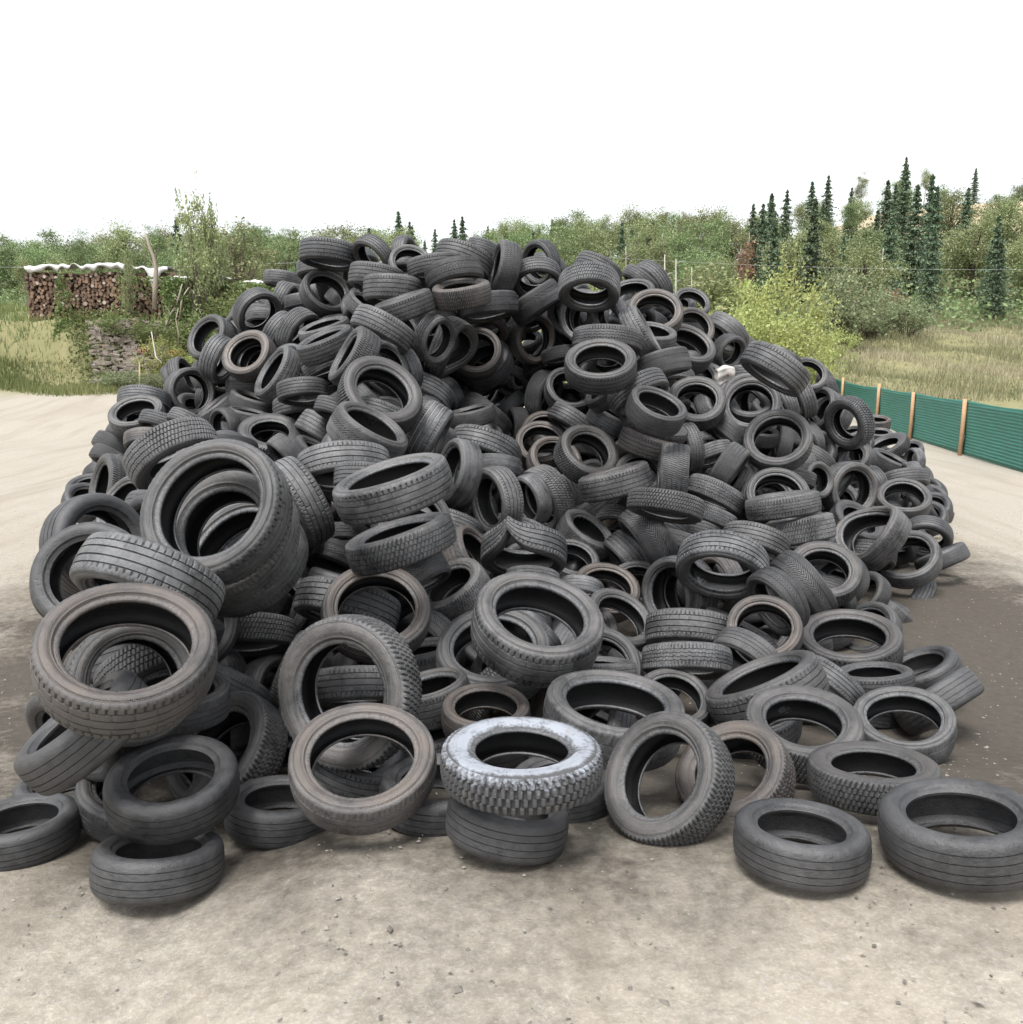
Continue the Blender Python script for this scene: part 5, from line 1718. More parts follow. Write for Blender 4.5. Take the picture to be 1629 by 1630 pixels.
1.89 8.57 0.13 0.42 -0.02 0.91 0.6
2.05 9.03 0.13 0.05 0.28 0.96 0.6
2.07 9.59 0.13 -0.4 -0.24 0.89 0.6
2.06 10.22 0.13 -0.27 -0.54 0.8 0.6
2.01 10.15 0.37 -0.17 0.36 0.92 0.6
1.94 10.7 0.13 -0.28 -0.15 0.95 0.6
1.86 10.55 0.61 -0.65 -0.16 0.74 0.6
1.91 10.62 1.09 0.08 -0.69 0.72 0.6
1.88 10.6 1.57 0.51 -0.36 0.78 0.6
2.01 11.2 0.13 0.28 -0.31 0.91 0.6
2.06 11.09 0.37 0.33 0.26 0.91 0.6
2.03 11.16 0.61 0.33 -0.16 0.93 0.6
2.02 11.17 0.85 0.31 0.01 0.95 0.6
2.12 11.05 1.09 -0.22 -0.33 0.92 0.6
2.03 11.17 1.33 -0.55 -0.15 0.82 0.6
2.09 11.08 1.57 -0.17 0.06 0.98 0.6
2.03 11.55 0.13 -0.58 -0.4 0.71 0.6
2.02 11.54 0.37 -0.26 0.02 0.96 0.6
2.01 11.52 0.61 -0.16 -0.35 0.92 0.6
2.05 11.56 0.85 0.09 -0.38 0.92 0.6
2.04 11.66 1.09 -0.35 0.3 0.89 0.6
2 11.52 1.33 -0.42 0.01 0.91 0.6
2.03 11.55 1.57 -0.46 -0.24 0.85 0.6
2.08 11.6 1.81 -0.08 -0.42 0.9 0.6
1.96 11.61 2.05 0.53 -0.09 0.84 0.6
2 12.08 0.13 -0.66 0.43 0.61 0.6
1.9 12.15 0.37 -0.41 -0.23 0.88 0.6
1.93 12.12 0.61 -0.19 -0.14 0.97 0.6
1.98 12.19 0.85 -0.05 0.35 0.94 0.6
1.92 12.11 1.09 -0.02 0.15 0.99 0.6
2.04 12.2 1.33 -0.2 -0.39 0.9 0.6
1.94 12.09 1.57 0.07 -0.19 0.98 0.6
1.91 12.12 1.81 -0.32 -0.45 0.83 0.6
2.04 12.21 2.05 -0.25 -0.41 0.87 0.6
2.03 12.09 2.29 0.43 0.07 0.9 0.6
1.98 12.58 0.13 0.3 -0.21 0.93 0.6
2 12.65 0.37 -0.33 -0.4 0.86 0.6
1.97 12.68 0.61 -0.24 0.18 0.95 0.6
1.95 12.6 0.85 -0.21 0.29 0.93 0.6
1.97 12.71 1.09 0.35 0.23 0.91 0.6
1.98 12.7 1.33 0.19 -0.06 0.98 0.6
2.01 12.6 1.57 0.17 0.5 0.85 0.6
2 12.71 1.81 -0.14 0.62 0.78 0.6
2.07 12.66 2.05 0.46 -0.4 0.79 0.6
2.05 12.74 2.29 0.22 -0.2 0.96 0.6
1.96 12.71 2.53 -0.35 0.03 0.94 0.6
1.99 13.12 0.13 0.05 -0.37 0.93 0.6
1.96 13.13 0.37 0.12 -0.16 0.98 0.6
1.95 13.04 0.61 0.25 0.05 0.97 0.6
1.99 13.05 0.85 0.12 -0.36 0.93 0.6
2 12.99 1.09 0.44 0.31 0.84 0.6
1.97 13.02 1.33 -0.13 -0.41 0.9 0.6
2 13 1.57 -0.61 0.37 0.7 0.6
2.05 13.1 1.81 0.14 0.2 0.97 0.6
2 13.02 2.05 -0.37 -0.59 0.72 0.6
1.94 13.11 2.29 0.41 0.56 0.72 0.6
2.04 13.09 2.53 -0.24 0.38 0.9 0.6
1.96 12.98 3.01 -0.18 0.09 0.98 0.6
1.85 13.57 0.13 -0 0.2 0.98 0.6
1.95 13.5 0.37 0.41 -0.29 0.86 0.6
1.87 13.48 0.61 -0.12 0.08 0.99 0.6
1.9 13.57 0.85 0.42 0.24 0.87 0.6
1.96 13.54 1.09 -0.54 0.34 0.77 0.6
1.96 13.48 1.33 -0.55 0.54 0.64 0.6
1.98 13.46 1.57 -0.12 0.66 0.74 0.6
1.87 13.51 1.81 -0.34 -0.16 0.93 0.6
1.88 13.53 2.05 0.14 0.04 0.99 0.6
1.86 13.55 2.29 0.61 -0.17 0.77 0.6
1.94 13.46 2.53 -0.4 -0.16 0.9 0.6
1.86 13.5 2.77 0.24 -0.36 0.9 0.6
2.55 7.98 0.13 0.17 0.04 0.98 0.6
2.45 10.12 0.13 0.56 0.37 0.74 0.6
2.52 10.19 0.37 -0.26 0.49 0.83 0.6
2.56 10.63 0.13 -0.38 -0.21 0.9 0.6
2.51 10.68 0.37 0.38 0.45 0.81 0.6
2.55 10.95 0.13 -0.02 0.65 0.76 0.6
2.4 11.03 0.37 0.49 0.44 0.76 0.6
2.41 11 0.61 -0.36 -0.17 0.92 0.6
2.52 11.59 0.13 -0.15 -0.52 0.84 0.6
2.57 11.54 0.37 0.54 0.04 0.84 0.6
2.47 11.51 0.61 0.23 -0.03 0.97 0.6
2.41 11.51 0.85 -0.37 0.3 0.88 0.6
2.56 11.51 1.33 0.12 -0.49 0.86 0.6
2.39 11.97 0.13 0.2 0.46 0.87 0.6
2.35 12.06 0.37 -0.29 0.56 0.78 0.6
2.39 12.01 0.61 -0.3 0.41 0.86 0.6
2.44 11.97 0.85 0.38 0.11 0.92 0.6
2.35 12.04 1.09 0.26 0.06 0.96 0.6
2.42 12.1 1.33 0.15 -0.43 0.89 0.6
2.39 12.59 0.13 -0.01 0.6 0.8 0.6
2.45 12.66 0.37 0.28 0 0.96 0.6
2.43 12.64 0.61 -0.28 0.42 0.86 0.6
2.45 12.6 0.85 -0.39 0.04 0.92 0.6
2.49 12.56 1.09 -0.05 0.01 1 0.6
2.52 12.7 1.33 -0.31 0.06 0.95 0.6
2.37 12.57 1.57 0.03 -0.15 0.99 0.6
2.46 12.62 1.81 0.01 -0.13 0.99 0.6
2.46 12.61 2.05 -0.09 -0.27 0.96 0.6
2.42 12.56 2.29 0.1 -0.13 0.99 0.6
2.49 13.21 0.13 -0.36 0.31 0.88 0.6
2.59 13.16 0.37 0.1 -0.13 0.99 0.6
2.58 13.25 0.61 0.15 0.2 0.97 0.6
2.48 13.22 0.85 -0.33 0.09 0.94 0.6
2.5 13.25 1.09 -0.02 0.65 0.76 0.6
2.54 13.19 1.33 0.25 -0.07 0.96 0.6
2.53 13.13 1.57 -0.18 -0.03 0.98 0.6
2.58 13.26 1.81 0.56 0.12 0.82 0.6
2.44 13.17 2.05 -0.37 -0.72 0.58 0.6
2.56 13.18 2.53 -0.09 0.08 0.99 0.6
2.49 13.2 2.77 0.32 0.43 0.85 0.6
2.98 8.66 0.13 -0.28 0.59 0.76 0.6
3 9.14 0.13 -0.13 0.16 0.98 0.6
2.95 9.18 0.37 -0.03 -0.42 0.91 0.6
3.14 9.66 0.13 -0.11 -0.26 0.96 0.6
3.11 9.63 0.37 -0.09 -0.48 0.87 0.6
3.01 10.09 0.13 0.47 0.22 0.85 0.6
3.01 10.1 0.37 0.43 -0.6 0.68 0.6
2.91 10.04 0.61 -0.3 -0.1 0.95 0.6
3.09 10.71 0.13 -0.05 -0.41 0.91 0.6
3.09 10.7 0.37 -0.24 -0.18 0.95 0.6
3.02 10.67 0.61 -0.25 0.48 0.84 0.6
2.94 11.08 0.13 0.14 -0.25 0.96 0.6
3 11.13 0.37 -0.32 0.35 0.88 0.6
3.02 11.06 0.85 0.09 -0.59 0.8 0.6
2.97 11.01 1.09 0.39 0.06 0.92 0.6
3.05 11.52 0.13 -0.17 -0.07 0.98 0.6
2.96 11.63 0.37 0.13 0.27 0.95 0.6
3.07 11.63 0.61 -0.1 0.23 0.97 0.6
3.04 11.61 1.57 0.35 -0.2 0.92 0.6
2.95 12.09 0.13 0.54 -0.18 0.82 0.6
2.88 12.08 0.37 0.12 -0.31 0.94 0.6
3.01 12.07 0.85 -0.29 0.04 0.95 0.6
3.01 12.13 1.09 0.2 -0.47 0.86 0.6
2.95 12.05 1.57 0.43 -0.48 0.77 0.6
2.88 12.17 1.81 0.05 -0.36 0.93 0.6
2.97 12.63 0.13 -0.41 0.39 0.83 0.6
2.85 12.59 0.37 0.03 -0.03 1 0.6
2.84 12.55 0.61 0.28 0.25 0.93 0.6
2.96 12.65 0.85 0.37 0.12 0.92 0.6
2.86 12.57 1.09 0.13 0.5 0.86 0.6
2.86 12.57 1.33 0.7 0.15 0.7 0.6
2.96 12.64 1.57 -0.27 -0.02 0.96 0.6
2.92 12.6 1.81 0.48 -0.19 0.85 0.6
3.05 13.23 0.13 -0.17 -0.22 0.96 0.6
2.99 13.16 0.37 -0.27 -0.18 0.94 0.6
2.99 13.11 0.61 -0.36 -0.19 0.91 0.6
3.01 13.19 0.85 0.11 -0.08 0.99 0.6
3.04 13.16 1.09 -0.68 0.37 0.64 0.6
3.11 13.15 1.33 -0.12 -0.37 0.92 0.6
3.07 13.19 1.57 -0.23 -0.21 0.95 0.6
3.13 13.13 1.81 -0.34 0.03 0.94 0.6
3.08 13.11 2.05 0.36 0.27 0.89 0.6
3.06 13.63 0.13 0.11 0.09 0.99 0.6
3.05 13.7 0.37 -0.3 0.02 0.95 0.6
3.04 13.63 0.61 0.2 0.39 0.9 0.6
2.97 13.66 0.85 -0.38 0.6 0.7 0.6
3.02 13.6 1.09 -0.25 -0.69 0.68 0.6
3.07 13.73 1.33 0.19 -0.35 0.92 0.6
3.02 13.58 1.57 0.4 0.27 0.87 0.6
3.04 13.73 1.81 0.12 -0.43 0.9 0.6
3.06 13.69 2.05 -0.1 0.52 0.85 0.6
3.07 14.05 0.13 -0.15 -0.66 0.74 0.6
3 14.06 0.37 -0.05 -0.45 0.89 0.6
3.1 14 0.61 0.23 0 0.97 0.6
2.96 13.98 0.85 0.08 0.19 0.98 0.6
3.02 14.09 1.09 -0.35 0.63 0.69 0.6
3.01 14.02 1.33 0.34 -0.26 0.9 0.6
3.04 13.97 1.57 0.01 0.13 0.99 0.6
3.1 14.04 1.81 0.07 0.19 0.98 0.6
3.02 14.1 2.05 -0.01 -0.22 0.98 0.6
3.52 10.01 0.13 -0.01 0.39 0.92 0.6
3.53 10.02 0.37 -0.44 -0.59 0.68 0.6
3.66 10.5 0.13 0.4 0.5 0.77 0.6
3.57 10.59 0.37 -0.58 -0.49 0.65 0.6
3.65 10.56 0.61 0.81 -0.04 0.58 0.6
3.41 11 0.13 0.57 0.52 0.64 0.6
3.48 11.11 0.37 0.44 -0.19 0.88 0.6
3.41 11.06 0.61 0.57 -0.42 0.7 0.6
3.44 11.63 0.13 0.25 0.34 0.91 0.6
3.33 11.55 0.37 0.35 -0.3 0.89 0.6
3.38 11.63 0.85 -0.13 -0.41 0.9 0.6
3.4 11.66 1.09 -0.44 -0.5 0.75 0.6
3.45 12.08 0.13 -0.25 0.2 0.95 0.6
3.45 12 0.37 -0.05 -0.16 0.99 0.6
3.53 12 0.85 -0.1 -0.25 0.96 0.6
3.45 11.94 1.09 -0.18 -0.38 0.91 0.6
3.46 12.52 0.13 0.21 -0.34 0.92 0.6
3.48 12.58 0.37 -0.34 0.11 0.94 0.6
3.43 12.49 0.61 0.69 0.07 0.72 0.6
3.38 12.49 0.85 0 0.02 1 0.6
3.33 12.52 1.33 0.42 -0.26 0.87 0.6
3.43 12.56 1.57 0.58 0.21 0.78 0.6
3.48 12.99 0.13 0.18 0.78 0.6 0.6
3.59 13.08 0.37 0.2 0.05 0.98 0.6
3.56 12.96 1.33 -0.24 -0.3 0.93 0.6
3.57 13.06 1.57 0.03 0.14 0.99 0.6
3.52 12.97 1.81 -0.46 0.31 0.83 0.6
3.41 13.6 0.13 -0.3 0.46 0.84 0.6
3.55 13.69 0.37 0.3 -0.25 0.92 0.6
3.51 13.68 0.61 -0.64 -0.16 0.75 0.6
3.54 13.65 1.09 0.29 0.21 0.93 0.6
3.5 13.59 1.33 0.12 -0.73 0.67 0.6
3.45 13.69 1.57 -0.28 0.47 0.84 0.6
3.5 13.6 1.81 0.32 -0.35 0.88 0.6
3.47 14.2 0.37 0.06 -0.31 0.95 0.6
3.51 14.18 0.61 0.66 -0.1 0.75 0.6
3.52 14.12 0.85 -0.46 -0.4 0.79 0.6
3.48 14.1 1.09 -0.26 0.64 0.72 0.6
3.43 14.22 1.33 0.25 0.26 0.93 0.6
3.5 14.09 1.57 -0.22 0.44 0.87 0.6
3.56 14.17 1.81 0.24 -0.45 0.86 0.6
3.55 14.61 0.13 0.27 -0.1 0.96 0.6
3.46 14.55 0.37 0.43 -0.27 0.86 0.6
3.53 14.54 0.61 0.17 0.09 0.98 0.6
3.55 14.52 0.85 -0.15 -0.16 0.98 0.6
3.47 14.65 1.09 0.02 0.44 0.9 0.6
3.49 14.52 1.33 0.3 0.23 0.93 0.6
3.53 14.62 1.57 0.49 0.3 0.82 0.6
3.45 14.57 1.81 0.01 0.57 0.82 0.6
4.09 10.59 0.13 0.06 0.21 0.98 0.6
4.01 11.18 0.13 -0.24 0.21 0.95 0.6
4.03 11.62 0.13 -0.34 0.22 0.91 0.6
4.02 11.62 0.37 -0.72 0.26 0.64 0.6
4.16 12.11 0.13 -0.5 -0.07 0.86 0.6
4.06 12.13 0.37 -0.39 0.36 0.84 0.6
4.13 12.26 0.61 0.35 0.31 0.89 0.6
4.11 12.54 0.13 0.53 -0.18 0.83 0.6
4.05 12.52 0.37 0.1 0.04 0.99 0.6
4.05 12.62 0.61 0.01 -0.37 0.93 0.6
3.97 12.56 0.85 0.19 0.32 0.93 0.6
4 12.94 0.13 0.34 0.08 0.94 0.6
3.96 13.05 0.37 -0.65 -0.14 0.75 0.6
3.91 13.09 0.61 0.57 -0.04 0.82 0.6
3.95 13.01 1.33 -0.32 0.16 0.93 0.6
3.85 13.09 1.57 -0.04 -0.32 0.95 0.6
3.95 13.01 1.81 -0.49 -0.1 0.87 0.6
4 14.09 0.13 0.24 0.14 0.96 0.6
4 14.06 0.37 0.1 -0.35 0.93 0.6
3.94 14 0.61 0.11 -0.69 0.71 0.6
3.88 14.04 0.85 -0.53 -0.05 0.85 0.6
3.89 14.01 1.33 0.26 -0.38 0.89 0.6
4.01 14 1.57 0.08 0.16 0.98 0.6
3.95 13.98 1.81 0.27 0.05 0.96 0.6
3.89 14.05 2.05 -0.34 0.12 0.93 0.6
3.96 14.54 0.13 0.29 0.06 0.96 0.6
3.99 14.62 0.61 0.13 -0.1 0.99 0.6
3.95 14.59 0.85 0.03 -0.1 0.99 0.6
3.9 14.5 1.09 0.1 -0.19 0.98 0.6
3.96 14.59 1.33 -0.07 0.24 0.97 0.6
3.9 14.6 1.57 -0.34 -0.01 0.94 0.6
3.88 14.53 1.81 -0.38 0.17 0.91 0.6
3.95 14.53 2.05 0.03 -0.47 0.88 0.6
4 14.6 2.29 -0.46 0.41 0.79 0.6
4.53 10.73 0.13 -0.71 0.22 0.67 0.6
4.58 11 0.13 -0.25 0.66 0.71 0.6
4.61 11.08 0.37 0.46 0.14 0.88 0.6
4.63 11.62 0.13 -0.04 0.73 0.68 0.6
4.53 12.11 0.13 -0.11 0.06 0.99 0.6
4.4 13.21 0.13 -0.47 0.31 0.83 0.6
4.49 13.22 0.37 0.16 0.38 0.91 0.6
4.37 13.17 0.61 -0.1 0.11 0.99 0.6
4.5 13.2 0.85 0.21 -0.59 0.78 0.6
4.48 13.24 1.33 -0.58 -0.31 0.75 0.6
4.59 13.68 0.13 0.29 -0.24 0.93 0.6
4.62 13.6 0.37 0.19 0.71 0.68 0.6
4.51 13.67 0.61 0.22 -0.28 0.93 0.6
4.62 13.73 0.85 0.03 0.35 0.94 0.6
4.61 13.74 1.09 -0.4 0.2 0.89 0.6
4.9 11.64 0.13 0.22 -0.13 0.97 0.6
5.02 12.11 0.13 0.19 -0.1 0.98 0.6
5.04 12.13 0.37 -0.35 0.15 0.92 0.6
5.07 13.18 0.37 -0.14 0.07 0.99 0.6
5.02 13.1 0.61 -0.58 0.41 0.71 0.6
5.03 13.58 0.37 0.27 0.09 0.96 0.6
5.03 14.03 0.37 -0.11 -0.04 0.99 0.6
5.02 13.99 0.61 0.51 0.03 0.86 0.6
5.51 11.56 0.13 0.08 0.33 0.94 0.6
5.4 12.71 0.13 0.13 -0.22 0.97 0.6
5.49 13.01 0.13 -0.15 -0.05 0.99 0.6
5.49 13.64 0.37 -0.12 -0.01 0.99 0.6
5.46 14.11 0.13 -0.14 0.4 0.9 0.6
5.39 14 0.37 0.24 0.17 0.96 0.6
6.1 13.7 0.13 -0.61 -0.05 0.79 0.6
6.14 14.09 0.13 0.48 -0.19 0.86 0.6
6.17 14.17 0.37 0.14 -0.47 0.87 0.6
5.97 14.58 0.13 0.12 -0.52 0.85 0.6
6.02 14.51 0.37 0.26 -0.16 0.95 0.6
6.41 14.66 0.13 0.76 -0.28 0.59 0.6
6.59 15.17 0.13 -0.13 -0.13 0.98 0.6
6.51 15.2 0.37 0.6 -0.38 0.7 0.6
6.56 15.71 0.13 -0.39 0.33 0.86 0.6
6.91 14.63 0.37 0.27 -0.01 0.96 0.6
6.99 15.04 0.13 0.27 0.08 0.96 0.6
6.86 15.57 0.13 0.13 0.01 0.99 0.6
6.86 15.6 0.37 -0.64 -0.05 0.76 0.6
7.07 16.09 0.13 0.24 0.22 0.95 0.6
7.09 16.14 0.37 0.67 0.09 0.74 0.6
7.14 16.68 0.13 -0.04 -0.53 0.85 0.6
7.04 16.57 0.37 -0.52 -0.28 0.8 0.6
7.01 16.71 0.61 -0.37 -0.06 0.93 0.6
6.97 17.1 0.13 -0.33 -0.28 0.9 0.6
6.92 17.16 0.37 0.17 -0.12 0.98 0.6
6.91 17.12 0.61 0.1 -0.7 0.71 0.6
6.93 17.53 0.13 0.45 -0.05 0.89 0.6
7.01 17.48 0.37 0.45 -0.09 0.89 0.6
6.92 17.49 0.61 0.13 0.34 0.93 0.6
7.41 15.66 0.13 -0.2 0.06 0.98 0.6
7.42 15.68 0.37 0.53 -0.22 0.82 0.6
7.55 16.55 0.13 -0.11 0.51 0.85 0.6
7.58 16.96 0.13 0.4 -0.46 0.79 0.6
7.56 17.1 0.37 0.22 -0.4 0.89 0.6
7.54 17.02 0.61 -0.46 0.22 0.86 0.6
7.36 17.71 0.13 -0.18 -0.15 0.97 0.6
7.4 17.69 0.37 -0.05 -0.33 0.94 0.6
7.38 17.67 0.61 -0.38 0.07 0.92 0.6
-0.02 3.58 0.7 0.17 0.18 0.97 0.56
-1.58 3.49 0.55 0.03 0.24 0.97 0.56
1.89 3.3 0.82 -0.12 0.08 0.99 0.65
1.23 3.33 0.75 0.02 0.11 0.99 0.56
-2.42 3.87 0.48 -0.02 0.06 1 0.54
-2.47 4.45 0.37 -0.04 0 1 0.58
0.31 13.7 2.6 -0.57 0.26 0.78 0.62""".strip().split('\n')]     # the rest of the heap

# ------------------------------------------------------------------ helpers
def link(o,parent=None):
    root_col.objects.link(o)
    if parent: o.parent=parent
    return o
def mesh_np(name,V,Fq,mat=None,smooth=True,attrs=None,uv=None):
    me=bpy.data.meshes.new(name)
    V=np.asarray(V,dtype=np.float32);Fq=np.asarray(Fq,dtype=np.int32)
    k=Fq.shape[1];n=len(Fq)
    me.vertices.add(len(V));me.vertices.foreach_set('co',V.ravel())
    me.loops.add(n*k);me.loops.foreach_set('vertex_index',Fq.ravel())
    me.polygons.add(n);me.polygons.foreach_set('loop_start',np.arange(n,dtype=np.int32)*k)
    me.polygons.foreach_set('loop_total',np.full(n,k,dtype=np.int32))
    me.update(calc_edges=True)
    me.polygons.foreach_set('use_smooth',np.full(n,smooth,dtype=bool))
    if attrs:
        for an,(dom,data) in attrs.items():
            a=me.attributes.new(an,'FLOAT',dom);a.data.foreach_set('value',np.asarray(data,dtype=np.float32))
    if mat: me.materials.append(mat)
    me.update()
    return me
def obj(name,me,parent=None):
    return link(bpy.data.objects.new(name,me),parent)
def tag(o,label=None,cat=None,group=None,kind=None):
    if label: o['label']=label
    if cat: o['category']=cat
    if group: o['group']=group
    if kind: o['kind']=kind
    return o
def empty(name,loc,rz=0):
    o=bpy.data.objects.new(name,None);o.empty_display_size=.2;link(o);o.location=loc;o.rotation_euler=(0,0,rz);return o
class MB:
    def __init__(s): s.v=[];s.f=[];s.a=[]
    def quad_box(s,M,rnd=0.5):
        b=len(s.v)
        for x in (-.5,.5):
            for y in (-.5,.5):
                for z in (-.5,.5): s.v.append(tuple(M@Vector((x,y,z))))
        for q in ((0,1,3,2),(4,6,7,5),(0,4,5,1),(2,3,7,6),(0,2,6,4),(1,5,7,3)):
            s.f.append([b+i for i in q]);s.a.append(rnd)
    def box(s,c,size,rz=0,rx=0,ry=0,rnd=.5):
        M=Matrix.Translation(c)@Matrix.Rotation(rz,4,'Z')@Matrix.Rotation(ry,4,'Y')@Matrix.Rotation(rx,4,'X')@Matrix.Diagonal((*size,1))
        s.quad_box(M,rnd)
    def tube(s,pts,rad,n=7,rnd=.5,caps=True):
        pts=[Vector(p) for p in pts];b0=len(s.v)
        if not hasattr(rad,'__len__'): rad=[rad]*len(pts)
        for i,p in enumerate(pts):
            d=(pts[min(i+1,len(pts)-1)]-pts[max(i-1,0)]).normalized()
            t=Vector((0,0,1)) if abs(d.z)<.9 else Vector((1,0,0))
            u=d.cross(t).normalized();w=d.cross(u)
            for k in range(n):
                a=2*math.pi*k/n;s.v.append(tuple(p+(u*math.cos(a)+w*math.sin(a))*rad[i]))
        for i in range(len(pts)-1):
            for k in range(n):
                a=b0+i*n+k;b=b0+i*n+(k+1)%n
                s.f.append([a,b,b+n,a+n]);s.a.append(rnd)
        if caps:
            for e in (0,len(pts)-1):
                c=len(s.v);s.v.append(tuple(pts[e]))
                for k in range(n):
                    a=b0+e*n+k;b=b0+e*n+(k+1)%n
                    s.f.append([a,b,c,c] if e else [b,a,c,c]);s.a.append(rnd)
    def build(s,name,mat,parent=None,smooth=False):
        me=bpy.data.meshes.new(name)
        me.from_pydata(s.v,[],[list(dict.fromkeys(f)) for f in s.f]);me.materials.append(mat)
        a=me.attributes.new('rnd','FLOAT','FACE');a.data.foreach_set('value',s.a)
        if smooth: me.shade_smooth()
        me.update();return obj(name,me,parent)

# ------------------------------------------------------------------ node helper
class NT:
    def __init__(s,name):
        s.m=bpy.data.materials.new(name);s.m.use_nodes=True;s.t=s.m.node_tree
        s.b=s.t.nodes['Principled BSDF'];s.out=s.t.nodes['Material Output']
    def n(s,ty,ins=None,**kw):
        nd=s.t.nodes.new(ty)
        for k,v in kw.items(): setattr(nd,k,v)
        if ins:
            for k,v in ins.items():
                if isinstance(v,bpy.types.NodeSocket): s.t.links.new(v,nd.inputs[k])
                else: nd.inputs[k].default_value=v
        return nd
    def l(s,a,b): s.t.links.new(a,b)
    def math(s,op,a,b=0.0,c=0.0,clamp=False):
        return s.n('ShaderNodeMath',{0:a,1:b,2:c},operation=op,use_clamp=clamp).outputs[0]
    def mix(s,f,a,b):
        nd=s.n('ShaderNodeMix',data_type='RGBA')
        for i,v in ((0,f),(6,a),(7,b)):
            if isinstance(v,bpy.types.NodeSocket): s.l(v,nd.inputs[i])
            else: nd.inputs[i].default_value=v if i==0 else (*v,1) if len(v)==3 else v
        return nd.outputs[2]
    def noise(s,vec,scale,detail=4,rough=.55):
        nd=s.n('ShaderNodeTexNoise',{'Scale':scale,'Detail':detail,'Roughness':rough});s.l(vec,nd.inputs['Vector']);return nd.outputs[0]
    def ramp(s,f,a,b): return s.n('ShaderNodeMapRange',{0:f,1:a,2:b,3:0.,4:1.}).outputs[0]
    def bump(s,h,st,dist=.01,nrm=None):
        nd=s.n('ShaderNodeBump',{'Height':h,'Strength':st,'Distance':dist})
        if nrm: s.l(nrm,nd.inputs['Normal'])
        return nd.outputs[0]

